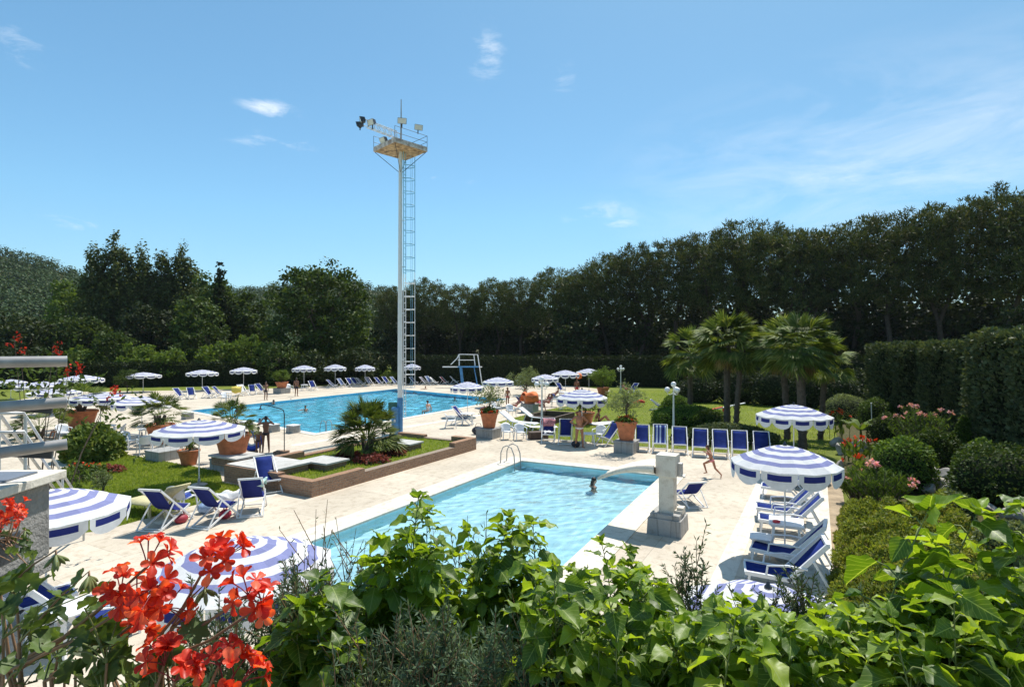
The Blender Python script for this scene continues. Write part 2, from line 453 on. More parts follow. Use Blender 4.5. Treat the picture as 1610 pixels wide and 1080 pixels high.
def basin(name, poly, depths, mat):
    mb = MB(); n = len(poly)
    top = [(p[0], p[1], 0.0) for p in poly]; bot = [(p[0], p[1], -d) for p, d in zip(poly, depths)]
    mb.add(bot, [tuple(range(n))])
    for i in range(n):
        j = (i+1) % n; mb.add([top[i], top[j], bot[j], bot[i]], [(0,1,2,3)])
    o = mb.build(name, mat); o['kind'] = 'structure'
    bm = bmesh.new(); bm.from_mesh(o.data); bmesh.ops.remove_doubles(bm, verts=bm.verts, dist=1e-5); bmesh.ops.recalc_face_normals(bm, faces=bm.faces); bmesh.ops.reverse_faces(bm, faces=bm.faces); bm.to_mesh(o.data); bm.free()
    o.cycles.is_caustics_receiver = True; return o
basin('small_pool_basin', SMALL, [.95, .95, .80, .80], M_TILE1)
basin('large_pool_basin', BIG, [1.9, 1.8, 1.1, 1.1], M_TILE2)
def water(name, poly, z, step, waves, seed):
    "a grid of real ripples between the walls"
    a, b, c, d = [np.array(p, float) for p in poly]
    nu, nv = int(np.linalg.norm(b-a)/step), int(np.linalg.norm(d-a)/step)
    U, V = np.meshgrid(np.linspace(0, 1, nu+1), np.linspace(0, 1, nv+1), indexing='ij'); U = U[..., None]; V = V[..., None]
    Q = a*(1-U)*(1-V)+b*U*(1-V)+c*U*V+d*(1-U)*V
    rng = np.random.default_rng(seed); H = np.zeros(U.shape[:2])
    for k in range(26):
        lam = waves[0]*(waves[1]/waves[0])**rng.random(); ang = rng.normal()*.9+waves[3]; amp = waves[2]*lam
        H += amp*np.sin((Q[..., 0]*math.cos(ang)+Q[..., 1]*math.sin(ang))*2*math.pi/lam+rng.random()*6.28)
    Q[..., 2] = z+H
    idx = np.arange((nu+1)*(nv+1)).reshape(nu+1, nv+1)
    Fc = np.stack([idx[:-1, :-1], idx[1:, :-1], idx[1:, 1:], idx[:-1, 1:]], -1).reshape(-1, 4)
    o = np_mesh(name, Q.reshape(-1, 3), Fc, M_WATER, None, True)
    if o.data.polygons[0].normal.z < 0: o.data.flip_normals()
    o['kind'] = 'structure'; o.cycles.is_caustics_caster = True; return o
water('small_pool_water', SMALL, -.075, .05, (.25, 1.5, .0024, 1.9), 1)
water('large_pool_water', BIG, -.075, .10, (.5, 2.6, .0034, 2.1), 2)
# pale band and kerb along the right side of the deck, bare earth beyond the kerb
def strip(name, a, b, wa, z, h, mat):
    d = (b-a).normalized(); nr = Vector((d.y, -d.x, 0))*wa
    mb = MB()
    pts = [a, b, b+nr, a+nr]
    mb.add([(p[0], p[1], zz) for zz in (z, z+h) for p in pts], [(0,3,2,1), (4,5,6,7), (0,1,5,4), (1,2,6,5), (2,3,7,6), (3,0,4,7)])
    o = mb.build(name, mat); bm = bmesh.new(); bm.from_mesh(o.data); bmesh.ops.recalc_face_normals(bm, faces=bm.faces); bm.to_mesh(o.data); bm.free()
    o['kind'] = 'structure'; return o
b0, b1 = G(1122, 900), G(1205, 727)
strip('deck_band', b0-E1*2.5, b1, .42, .006, .012, M_COPING)
k1 = G(1300, 752); k0 = Vector((k1.x, k1.y, 0))-(k1-G(1308, 870)).normalized()*11.5
KD = (k1-k0).normalized(); KN = Vector((KD.y, -KD.x, 0))
strip('garden_kerb', k0-KN*.55, k1-KN*.55, .55, -.05, .13, M_COPING)
strip('earth_path', k0, k1+KD*.4, .42, .004, .02, M_SOIL)
strip('large_pool_band', G(455, 700), G(765, 650), .5, .008, .010, M_COPING)
strip('deck_joint_band', G(240, 822), G(480, 763), .35, .008, .010, M_COPING)

# raised bank of the rock garden on the right
def bank():
    nu, nv = 30, 16; vs, fs = [], []
    rng = random.Random(3)
    for i in range(nu+1):
        a = k0+KN*.42+KD*(i/nu)*31-KD*1.0
        for j in range(nv+1):
            t = j/nv; p = a+KN*(t*9.0)
            zz = .02+1.0*(t**.8)*(1-.35*max(0, i/nu-.5)) + rng.uniform(-.04, .04)*min(1, t*4)
            if i == nu or i == 0 or j == 0: zz = -.05
            vs.append((p.x, p.y, zz))
    for i in range(nu):
        for j in range(nv):
            k = i*(nv+1)+j; fs.append((k, k+nv+1, k+nv+2, k+1))
    mb = MB(); mb.add(vs, fs, 0, True); o = mb.build('garden_bank', M_BANK)
    bm = bmesh.new(); bm.from_mesh(o.data); bmesh.ops.recalc_face_normals(bm, faces=bm.faces)
    if sum(f.normal.z for f in bm.faces) < 0: bmesh.ops.reverse_faces(bm, faces=bm.faces)
    bm.to_mesh(o.data); bm.free(); o['kind'] = 'structure'
def bank_z(p):
    d = Vector((p[0], p[1], 0))-(k0+KN*.42-KD*1.0); t = max(0, min(1, d.dot(KN)/9)); i = d.dot(KD)/31
    if d.dot(KN) < 0 or i < 0 or i > 1: return 0.0
    return .02+1.0*(t**.8)*(1-.35*max(0, i-.5))
bank()
# ---------------------------------------------------------------- vegetation
M_BARK = simple('bark', (.11,.085,.065), .95, var=.35, vscale=7, bump=.8, bscale=16)
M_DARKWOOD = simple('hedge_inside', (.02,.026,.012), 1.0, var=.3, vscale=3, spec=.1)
M_BARKP = simple('pine_bark', (.065,.046,.036), .95, var=.35, vscale=5, bump=.8, bscale=12)
M_PINE = foliage('pine_needles', (.016,.028,.008), (.085,.108,.030), .18, clump=.32, third=(.15,.14,.05))
M_POPLAR = foliage('poplar_leaves', (.03,.046,.013), (.09,.115,.032), .22, clump=.4, third=(.16,.17,.06))
M_BROAD = foliage('broad_leaves', (.022,.04,.009), (.062,.098,.019), .24, clump=.3, third=(.11,.145,.03))
M_LIGHTB = foliage('light_leaves', (.06,.10,.018), (.14,.20,.035), .33, clump=.5)
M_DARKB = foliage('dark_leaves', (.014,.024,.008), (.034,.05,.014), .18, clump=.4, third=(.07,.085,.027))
M_HILL = foliage('hill_leaves', (.014,.032,.010), (.040,.070,.020), .15, clump=.03, third=(.075,.105,.032))
M_HEDGE = foliage('hedge_leaves', (.012,.02,.008), (.035,.05,.016), .15, clump=.8)
M_CYPRESS = foliage('cypress_hedge_leaves', (.028,.046,.02), (.105,.135,.058), .22, clump=.6, third=(.16,.175,.085))
M_SHRUB = foliage('shrub_leaves', (.035,.065,.012), (.10,.165,.025), .3, clump=1.2, third=(.17,.24,.05))
M_COVER = foliage('ground_cover_leaves', (.075,.105,.018), (.22,.265,.042), .34, clump=1.4, third=(.28,.25,.08))
M_PALM = foliage('palm_blades', (.04,.07,.015), (.12,.165,.03), .25, clump=.8, third=(.24,.26,.07), spec=.2, rough=.6)
M_OLIVE = foliage('olive_leaves', (.09,.12,.055), (.22,.26,.12), .3, clump=2)
M_RED = foliage('red_petals', (.55,.03,.01), (.85,.08,.02), .3, clump=3, tcol=1.1)
M_PINK = foliage('pink_petals', (.75,.25,.30), (.9,.5,.5), .3, clump=3, tcol=1.0)
M_DRY = foliage('dry_fronds', (.14,.10,.04), (.28,.22,.09), .2, clump=2)
M_GRASS = foliage('grass_blades', (.17,.24,.03), (.30,.37,.06), .42, clump=.7)
M_ROCK = simple('rock', (.36,.33,.29), .95, var=.35, vscale=2.5, bump=1.0, bscale=7)

def clump_pts(rng, n, ctr, rad, r_clump, shell=.75):
    "clump centres through an ellipsoid, mostly towards its skin"
    d = rdir(rng, n); rr = shell+(1-shell)*rng.random((n, 1))
    rr = np.where(rng.random((n, 1)) < .22, rng.random((n, 1))*shell, rr)
    return np.asarray(ctr)+d*rr*np.asarray(rad)
def leaf_arrays(rng, C, R, per, L, W, up=.25, flat=.75, out=.55):
    "leaves round every clump centre: C n x 3, R radius for each"
    n = len(C); d = rdir(rng, n*per)*(rng.random((n*per, 1))**.45)
    d[:, 2] *= flat
    pos = np.repeat(C, per, 0)+d*np.repeat(R, per)[:, None]
    nrm = unit(d*out+rdir(rng, n*per)*.75+np.array([0, 0, up]))
    Y = np.cross(nrm, rdir(rng, n*per))
    s = (.65+.7*rng.random(n*per))
    return inst(*LEAF, pos, Y, nrm, W*s, L*s)
def branchy(mb, rng, base, top, r0, limbs, rl=.4):
    base, top = Vector(base), Vector(top); pts = []; k = 5
    for i in range(k+1):
        t = i/k; pts.append(base.lerp(top, t)+Vector((rng.normal()*.12, rng.normal()*.12, 0))*min(1, t*3)*r0*3)
    mb.tube(pts, [r0*(1-.72*i/k)*(1.35 if i == 0 else 1) for i in range(k+1)], 8)
    for q in limbs:
        t = .35+.6*rng.random(); i = int(t*k); a = pts[i].lerp(pts[min(k, i+1)], t*k-i); q = Vector(q)
        mid = a.lerp(q, .5)+Vector((0, 0, -.06*(q-a).length))
        rr = r0*(1-.7*t)*rl*1.5
        mb.tube([a, mid, q], [rr, rr*.6, rr*.2], 5)
def column_shape(C, rng):
    z = (C[:, 2]-C[:, 2].min())/(np.ptp(C[:, 2])+1e-6)
    C[:, :2] *= (1.15-.75*z**2)[:, None]; return C
def cone_shape(C, rng):
    z = (C[:, 2]-C[:, 2].min())/(np.ptp(C[:, 2])+1e-6)
    C[:, :2] *= (1.3*(1-z)+.06)[:, None]; return C
def broad_tree(name, label, cat_, seed, loc, H, rad, cz, nclump, per, rc, L, mat, group=None, lean=0.0, trunk=.28, shape=None, shell=.72, bark=None):
    rng = np.random.default_rng(seed)
    t = thing(name, label, cat_, loc, 0, group)
    C = clump_pts(rng, nclump, (0, 0, cz), rad, rc, shell)
    if shape: C = shape(C, rng)
    C[:, 0] += lean*np.maximum(0, C[:, 2]-cz*.6)
    R = rc*(.6+.8*rng.random(len(C)))
    V, Fc = leaf_arrays(rng, C, R, per, L, L*.7, flat=1.9 if shape is column_shape else .75)
    np_mesh('crown', V, Fc, mat, t)
    mb = MB(); branchy(mb, rng, (0, 0, -.3), (lean*H*.2, 0, cz+rad[2]*.4), trunk, [C[i] for i in range(0, len(C), max(1, len(C)//14))])
    mb.build('trunk', bark or M_BARK, t); return t

# --- stone pines: dome of upright tufts over forked bare stems
def pine_proto(seed):
    rng = np.random.default_rng(seed)
    t = thing('stone_pine', '', 'tree', (0, 0, -200), 0, 'stone pines in the tall row')
    n = 460; a = rng.random(n)*2*math.pi; r = np.sqrt(rng.random(n))*5.0
    ztop = 20.0-2.9*(r/5.2)**2.4+.35*np.sin(a*3+seed)+.3*np.sin(r*2.3+a*2)
    C = np.stack([r*np.cos(a), r*np.sin(a), ztop-rng.random(n)**1.25*(11.0-3.0*(r/4.6))-.6], 1)
    R = .38+.42*rng.random(n); per = 46
    d = rdir(rng, n*per)*(rng.random((n*per, 1))**.4); d[:, 2] = d[:, 2]*.85
    pos = np.repeat(C, per, 0)+d*np.repeat(R, per)[:, None]
    Y = unit(d*.7+rdir(rng, n*per)*.6+np.array([0, 0, .5])); s = .6+.8*rng.random(n*per)
    V, Fc = inst(*TUFT, pos, Y, rdir(rng, n*per), .11*s, .32*s)
    np_mesh('crown', V, Fc, M_PINE, t)
    mb = MB(); fk = 5.0+3*rng.random(); ln = rng.normal(size=2)*.6
    mb.tube([(0,0,-.4), (ln[0]*.3, ln[1]*.3, fk*.5), (ln[0], ln[1], fk)], [.36, .29, .25], 9)
    for k in range(3):
        b = rng.random()*6.28+k*2.1; e = Vector((ln[0]+math.cos(b)*2.6, ln[1]+math.sin(b)*2.6, 15.6))
        m1 = Vector((ln[0]+math.cos(b)*.9, ln[1]+math.sin(b)*.9, fk+2.6)); m2 = Vector((ln[0]+math.cos(b)*1.6, ln[1]+math.sin(b)*1.6, fk+5.4))
        mb.tube([(ln[0], ln[1], fk-.3), m1, m2, e], [.20, .16, .13, .06], 7)
        for j in range(5):
            q = C[rng.integers(n)]; mb.tube([m2, m2.lerp(Vector(q), .6)+Vector((0,0,.3)), q], [.09, .06, .02], 5)
    for j in range(7):     # dead snags low on the stem
        z = 3+rng.random()*7; b = rng.random()*6.28; w = .8+rng.random()*1.4
        mb.tube([(ln[0]*z/fk*.8, ln[1]*z/fk*.8, z), (ln[0]+math.cos(b)*w, ln[1]+math.sin(b)*w, z+.5)], [.05, .015], 4)
    mb.build('trunk', M_BARKP, t); return t
PINES = [pine_proto(s) for s in (11, 12, 13, 14)]
PROFILE = [(590, 452), (640, 440), (700, 447), (740, 432), (790, 428), (850, 419), (900, 414), (960, 402), (1020, 388), (1080, 372), (1130, 356), (1190, 351),
           (1240, 352), (1290, 347), (1350, 339), (1400, 324), (1450, 322), (1510, 310), (1570, 305), (1640, 296), (1720, 290)]
def prof(x):
    for (a, b) in zip(PROFILE, PROFILE[1:]):
        if a[0] <= x <= b[0]: return a[1]+(b[1]-a[1])*(x-a[0])/(b[0]-a[0])
    return PROFILE[0][1] if x < PROFILE[0][0] else PROFILE[-1][1]
def pdepth(x): return 108-(x-590)*.046
rp = random.Random(5)
spots = []
x = 1652
while x > 585:
    d = pdepth(x)+rp.uniform(-1.5, 1.5); spots.append((x, d)); x -= 5.2*F/d*rp.uniform(.8, 1.2)
for i, (px, d) in enumerate(spots):
    pr = PINES[(i*3+i//4) % 4]; h = 4.7+(HY-prof(px)+rp.uniform(-15, 5))/F*d
    s = h/19.6
    lab = f'{ORD[i]} tall stone pine from the right end of the row' if i < 27 else 'stone pine at the far left end of the row'
    place(pr, ((px-CX)/F*d, d, 0), rp.uniform(0, 6.28), lab, None, (max(s, .75), max(s, .75), s))
# --- leafy understorey between the pine stems
def under_proto(seed):
    rng = np.random.default_rng(seed)
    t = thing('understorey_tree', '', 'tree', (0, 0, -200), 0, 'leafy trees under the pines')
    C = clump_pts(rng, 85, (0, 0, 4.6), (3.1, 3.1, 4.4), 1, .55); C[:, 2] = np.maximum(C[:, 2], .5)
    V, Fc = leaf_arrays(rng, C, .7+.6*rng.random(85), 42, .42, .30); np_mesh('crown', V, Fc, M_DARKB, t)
    mb = MB(); branchy(mb, rng, (0,0,-.3), (.3,0,7), .16, [C[i] for i in range(0, 85, 6)]); mb.build('trunk', M_BARK, t); return t
UND = [under_proto(s) for s in (21, 22, 23)]
us = []
x = 1640
while x > 600:
    us.append(x); x -= rp.uniform(42, 62)*(1.0 if x > 1000 else .8)
for i, px in enumerate(us):
    d = pdepth(px)+(rp.uniform(2.5, 6) if i % 7 else rp.uniform(-6.5, -5)); s = rp.uniform(1.05, 1.5)
    lab = f'{ORD[i]} dark leafy tree from the right under the pine row' if i < 28 else 'dark leafy tree under the far left pines'
    place(UND[i % 3], ((px-CX)/F*d, d, 0), rp.uniform(0, 6.28), lab, None, s)
# a second, farther belt closes the row
BACKT = UND[0]
for i, px in enumerate(range(620, 1700, 68)):
    d = pdepth(px)+rp.uniform(11, 15); s = rp.uniform(1.35, 1.8)
    place(UND[(i+1) % 3], ((px-CX)/F*d, d, 0), rp.uniform(0, 6.28), f'{ORD[i]} dark leafy tree from the left in the belt behind the pines', 'leafy trees behind the pines', (s, s, s*.95))

# --- trees left of the mast
def at(px, d): return ((px-CX)/F*d, d, 0)
def zof(py, d): return CAMZ+(HY-py)/F*d
POP = 'poplars leaning in the wind behind the left hedge'
d = 92
for i, (px, top, w, lab) in enumerate([(150, 383, 46, 'poplar with the widest dark base, leftmost of its clump behind the hedge'),
        (183, 371, 52, 'tallest poplar of the clump, its tip bent to the left'), (222, 382, 38, 'poplar third from the left, a narrow gap of sky either side of its tip'),
        (256, 390, 36, 'narrow poplar between two taller neighbours in the middle of the clump'), (287, 386, 44, 'rightmost poplar of the clump, beside the rounded tree')]):
    dd = d+i*1.2; H = zof(top, dd); r = w/2/F*dd*1.4
    broad_tree('poplar_tree', lab, 'tree', 31+i, at(px+6, dd), H, (r, r, H*.47), H*.53, 240, 46, .85, .42, M_POPLAR, POP, -.05, .35, column_shape, .6)
dd = 84; H = zof(401, dd)
broad_tree('spruce_tree', 'thin dark spruce with a ragged pointed top behind the left hedge', 'tree', 41, at(346, dd), H, (1.9, 1.9, H*.5), H*.5, 260, 30, .55, .42, M_DARKB, None, 0, .22, cone_shape, .0)
MID = 'rounded trees behind the left hedge'
for i, (px, top, w, dd, m, lab) in enumerate([
        (330, 430, 88, 86, M_BROAD, 'rounded dark tree directly left of the thin spruce'),
        (388, 452, 70, 88, M_BROAD, 'rounded tree right of the thin spruce, its crown sloping down to the right'),
        (312, 470, 70, 80, M_BROAD, 'lower bushy tree in front of the rounded tree by the spruce'),
        (112, 440, 62, 98, M_LIGHTB, 'pale green tree left of the poplars'),
        (50, 500, 110, 82, M_DARKB, 'low brownish green tree above the steel railing'),
        (-30, 490, 120, 84, M_DARKB, 'low dark tree at the left edge of the picture'),
        (235, 480, 90, 84, M_DARKB, 'dark tree at the foot of the middle poplars'),
        (130, 500, 80, 84, M_BROAD, 'green tree at the foot of the leftmost poplar')]):
    H = zof(top, dd); r = w/2/F*dd
    broad_tree('rounded_tree', lab, 'tree', 50+i, at(px, dd), H, (r, r, H*.5), H*.52, 95, 60, 1.15, .5, m, MID, 0, .25)
dd = 80; H = zof(419, dd); r = 80/F*dd
broad_tree('spreading_tree', 'large spreading broadleaf tree with a domed crown left of the lighting mast', 'tree', 70, at(504, dd), H, (r, r, H*.47), H*.55, 230, 85, 1.35, .46, M_BROAD, None, 0, .45)
BUSH = 'bushes behind the left hedge'
for i, (px, top, w, dd, m, lab) in enumerate([
        (180, 518, 60, 70, M_BROAD, 'round dark bush behind the hedge under the tallest poplar'),
        (215, 540, 60, 68, M_LIGHTB, 'bright green bush right of the round dark bush'),
        (130, 545, 60, 69, M_LIGHTB, 'bright bush behind the hedge nearest the red flowers'),
        (270, 545, 66, 68, M_LIGHTB, 'low bright bush behind the hedge under the rightmost poplar'),
        (300, 520, 50, 74, M_BROAD, 'upright bush under the spruce'),
        (345, 535, 70, 70, M_LIGHTB, 'light bush straight below the spruce'),
        (395, 528, 70, 71, M_LIGHTB, 'tall light bush left of the spreading tree'),
        (440, 540, 60, 69, M_BROAD, 'bush under the left side of the spreading tree'),
        (60, 545, 90, 66, M_DARKB, 'dark bush behind the railing'),
        (330, 505, 80, 76, M_BROAD, 'larger bush behind the light bushes'),
        (490, 552, 70, 69, M_DARKB, 'dark bush below the spreading tree'),
        (560, 548, 80, 70, M_DARKB, 'dark bush left of the mast above the hedge'),
        (-20, 540, 110, 64, M_DARKB, 'bush at the left edge behind the railing')]):
    H = zof(top, dd); r = w/2/F*dd
    broad_tree('bush', lab, 'bush', 80+i, at(px, dd), H, (r, r, H*.5), H*.5, 60, 50, .7, .34, m, BUSH, 0, .1)

# --- hills and their far forest
def hills():
    nx, ny = 90, 14; vs, fs = [], []
    RID = [(-420, 300), (-200, 330), (0, 393), (60, 405), (120, 428), (180, 440), (300, 452), (400, 452), (440, 448), (520, 440), (580, 446), (640, 470), (760, 500), (1000, 520), (1700, 520)]
    def ridge(px):
        for a, b in zip(RID, RID[1:]):
            if a[0] <= px <= b[0]: return a[1]+(b[1]-a[1])*(px-a[0])/(b[0]-a[0])
        return 520
    rng = np.random.default_rng(8); pts = []
    for i in range(nx+1):
        px = -420+i*(2100/nx)
        for j in range(ny+1):
            t = j/ny; dd = 130+t*190 if px < 330 else 150+t*270
            zt = zof(ridge(px), 320 if px < 330 else 420)-4
            z = max(-1, zt*min(1, (t*1.02))**1.15)+rng.normal()*.5
            vs.append(((px-CX)/F*dd, dd, z))
    for i in range(nx):
        for j in range(ny):
            k = i*(ny+1)+j; fs.append((k, k+ny+1, k+ny+2, k+1))
    o = MB().add(vs, fs, 0, True).build('hills', M_BANK); o['kind'] = 'structure'
    V = np.array(vs).reshape(nx+1, ny+1, 3); parts = []
    C = []
    for i in range(nx):
        if -420+i*(2100/nx) > 720: continue
        for j in range(ny):
            for k in range(3 if j > 2 else 2):
                a, b = rng.random(), rng.random()
                p = V[i, j]*(1-a)*(1-b)+V[i+1, j]*a*(1-b)+V[i, j+1]*(1-a)*b+V[i+1, j+1]*a*b
                C.append(p+np.array([0, 0, 1.5+2.2*rng.random()]))
    C = np.array(C); R = 3.0+2.4*rng.random(len(C))
    Vx, Fx = leaf_arrays(rng, C, R, 130, 1.0, .75, up=.6, flat=.9, out=.9)
    f = np_mesh('forest', Vx, Fx, M_HILL)
    tag(f, 'far wood of mixed green crowns covering the hillside', 'forest', kind='stuff')
hills()

# --- clipped hedges
def hedge(name, label, a, b, depth, h, n_len, L, per_m2, mat, rough=.12, rnd=0.0, group=None, lumps=None, seed=0, z0=0.0):
    "a from, b to: foot line of the side that faces the pools"
    rng = np.random.default_rng(seed+100)
    a, b = Vector(a), Vector(b); dv = (b-a); Ln = dv.length; dv.normalize(); nv = Vector((dv.y, -dv.x, 0))
    t = thing(name, label, 'hedge', a, 0, group)
    D, N3 = np.array(dv), np.array(nv)
    def wob(u, v): return rough*(np.sin(u*1.7+seed)+np.sin(u*.63+v*2.1+1.3)+.6*np.sin(u*3.9+v*1.7))*.5 + (lumps*np.abs(np.sin(u*math.pi/2.6+seed))-lumps*.6 if lumps else 0)
    # woody inside
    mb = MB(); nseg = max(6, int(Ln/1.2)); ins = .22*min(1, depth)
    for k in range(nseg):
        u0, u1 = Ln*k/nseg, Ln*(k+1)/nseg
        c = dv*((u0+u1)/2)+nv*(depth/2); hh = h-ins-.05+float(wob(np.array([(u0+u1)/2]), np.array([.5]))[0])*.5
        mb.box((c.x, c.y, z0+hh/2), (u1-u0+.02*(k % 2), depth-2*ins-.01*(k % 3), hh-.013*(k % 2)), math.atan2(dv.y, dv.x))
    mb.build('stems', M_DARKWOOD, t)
    def surf(n, kind):
        u = rng.random(n)*Ln; v = rng.random(n)
        if kind == 'front': base = D*u[:, None]+np.array([0, 0, 1])*(v*h)[:, None]; nr = -N3; w = wob(u, v*h)
        elif kind == 'back': base = D*u[:, None]+N3*depth+np.array([0, 0, 1])*(v*h)[:, None]; nr = N3; w = wob(u+5, v*h)
        elif kind == 'top': base = D*u[:, None]+N3*(v*depth)[:, None]+np.array([0, 0, h]); nr = np.array([0, 0, 1.]); w = wob(u*1.3, v*depth)
        else:
            e = 0 if kind == 'end0' else Ln
            base = D*e+N3*(rng.random(n)*depth)[:, None]+np.array([0, 0, 1])*(v*h)[:, None]; nr = -D if e == 0 else D; w = wob(v*3, v*h)
        pos = base+nr*(w-rng.random(n)**2*ins*1.2)[:, None]; pos[:, 2] = np.maximum(pos[:, 2], .02)+z0
        nm = unit(nr+rdir(rng, n)*.9); Y = unit(np.cross(nm, rdir(rng, n))+np.array([0, 0, .5])+nr*.3)
        s = .6+.8*rng.random(n); return inst(*LEAF, pos, Y, nm, L*.6*s, L*s)
    ps = [surf(int(Ln*h*per_m2), 'front'), surf(int(Ln*h*per_m2*.35), 'back'), surf(int(Ln*depth*per_m2), 'top'),
          surf(int(depth*h*per_m2), 'end0'), surf(int(depth*h*per_m2), 'end1')]
    np_mesh('foliage', *cat(ps), mat, t); return t

pa, pb = G(-80, 613), G(612, 602.8)
hedge('clipped_hedge', 'long straight clipped hedge behind the far row of white parasols', G(1060,609.5), pb+Vector((.3,0,0)), 1.6, 3.45, 40, .30, 42, M_HEDGE, .10, seed=2)
hedge('clipped_hedge', 'neatly cut hedge with a flat bright top left of the lighting mast', pb+Vector((-.3,0,0)), pa, 1.8, 2.75, 40, .26, 48, M_HEDGE, .05, seed=1)
hedge('clipped_hedge', 'dark hedge closing the lawn behind the tall palms', Vector((30.5, 42, 0)), G(1060,609.5)+Vector((.4,0,0)), 1.6, 3.7, 30, .28, 42, M_HEDGE, .12, seed=3)
ga, gb = Vector((21.6, 34.2, 0)), Vector((19.7, 24.3, 0))
gc, gd = Vector((17.95, 22.3, 0)), Vector((15.4, 12.0, 0))
hedge('tall_hedge', 'farther half of the tall conifer hedge above the rock garden', gb, ga, 2.2, 4.75, 12, .17, 230, M_CYPRESS, .10, lumps=.34, seed=4, z0=.0)
hedge('tall_hedge', 'nearer half of the tall conifer hedge, standing proud at the right edge', gd, gc, 2.6, 5.15, 12, .16, 250, M_CYPRESS, .10, lumps=.30, seed=6, z0=.0)
# ---------------------------------------------------------------- furniture materials
M_WHITE = simple('white_paint', (.78,.78,.77), .45, var=.06, vscale=5)
M_PLASTIC = simple('white_plastic', (.76,.77,.78), .35, var=.05, vscale=4)
M_METAL = simple('brushed_steel', (.36,.345,.33), .5, .35, var=.16, vscale=14)
M_ALU = simple('dull_aluminium', (.50,.50,.49), .5, .6, var=.15, vscale=8)
M_DARKM = simple('dark_steel', (.06,.065,.075), .5, .4, var=.2)
M_BLUEP = simple('blue_paint', (.07,.24,.48), .5, var=.25, vscale=4)
M_GREENP = simple('green_paint', (.03,.14,.10), .5, var=.2)
M_RUST = simple('rusty_sheet', (.55,.36,.20), .8, var=.5, vscale=4.5, col2=(.26,.11,.05))
M_RED_PL = simple('red_plastic', (.6,.03,.05), .4)
M_TERRA = simple('terracotta', (.50,.17,.075), .85, var=.25, vscale=5, bump=.3, bscale=30)
M_WOODY = simple('weathered_wood', (.42,.36,.24), .8, var=.25, vscale=8)
M_RATTAN = simple('yellow_wicker', (.52,.46,.25), .8, var=.2, vscale=20)
M_DARKWD = simple('dark_timber', (.09,.06,.045), .85, var=.3, vscale=6)
M_REDROOF = simple('red_cloth', (.65,.05,.03), .8, var=.15)
M_ORANGE = simple('orange_cloth', (.85,.20,.05), .8, var=.15)
M_TOWELW = simple('white_towel', (.78,.77,.75), .95, var=.08, vscale=12, bump=.5, bscale=90)
M_TOWELB = simple('blue_towel', (.04,.08,.36), .95, var=.3, vscale=9, bump=.5, bscale=90)
def fabric(name, col, transl, wv=220, var=.1):
    m, nt, out = nodes(name)
    v = coords(nt); n = noise(nt, v, 3, 4); n2 = noise(nt, v, wv, 2)
    c = ramp(nt, n, [(.3, [q*(1-var) for q in col]), (.7, [min(1, q*(1+var)) for q in col])])
    bp = nn(nt, 'ShaderNodeBump', {'Height': nn(nt, 'ShaderNodeMath', {0: n, 1: n2}, operation='ADD').outputs[0], 'Strength': .3, 'Distance': .02})
    d = nn(nt, 'ShaderNodeBsdfDiffuse', {'Color': c, 'Normal': bp.outputs[0]}); t = nn(nt, 'ShaderNodeBsdfTranslucent', {'Color': c, 'Normal': bp.outputs[0]})
    mx = nn(nt, 'ShaderNodeMixShader', {0: transl, 1: d.outputs[0], 2: t.outputs[0]}); nt.links.new(mx.outputs[0], out.inputs[0]); return m
M_CANW = fabric('white_canvas', (.80,.80,.80), .3)
M_CANS = fabric('faded_blue_stripe', (.27,.29,.52), .3)
M_CANB = fabric('navy_canvas', (.035,.045,.20), .2)
M_SLING = fabric('blue_sling', (.035,.055,.225), .2, var=.25)
M_SLINGP = fabric('pale_stripe_sling', (.42,.52,.68), .22)
M_SLINGR = fabric('red_sling', (.55,.05,.04), .22)
M_SLINGK = fabric('brown_sling', (.22,.10,.10), .22)
M_GLOBE = simple('opal_globe', (.82,.82,.80), .25, var=.03)

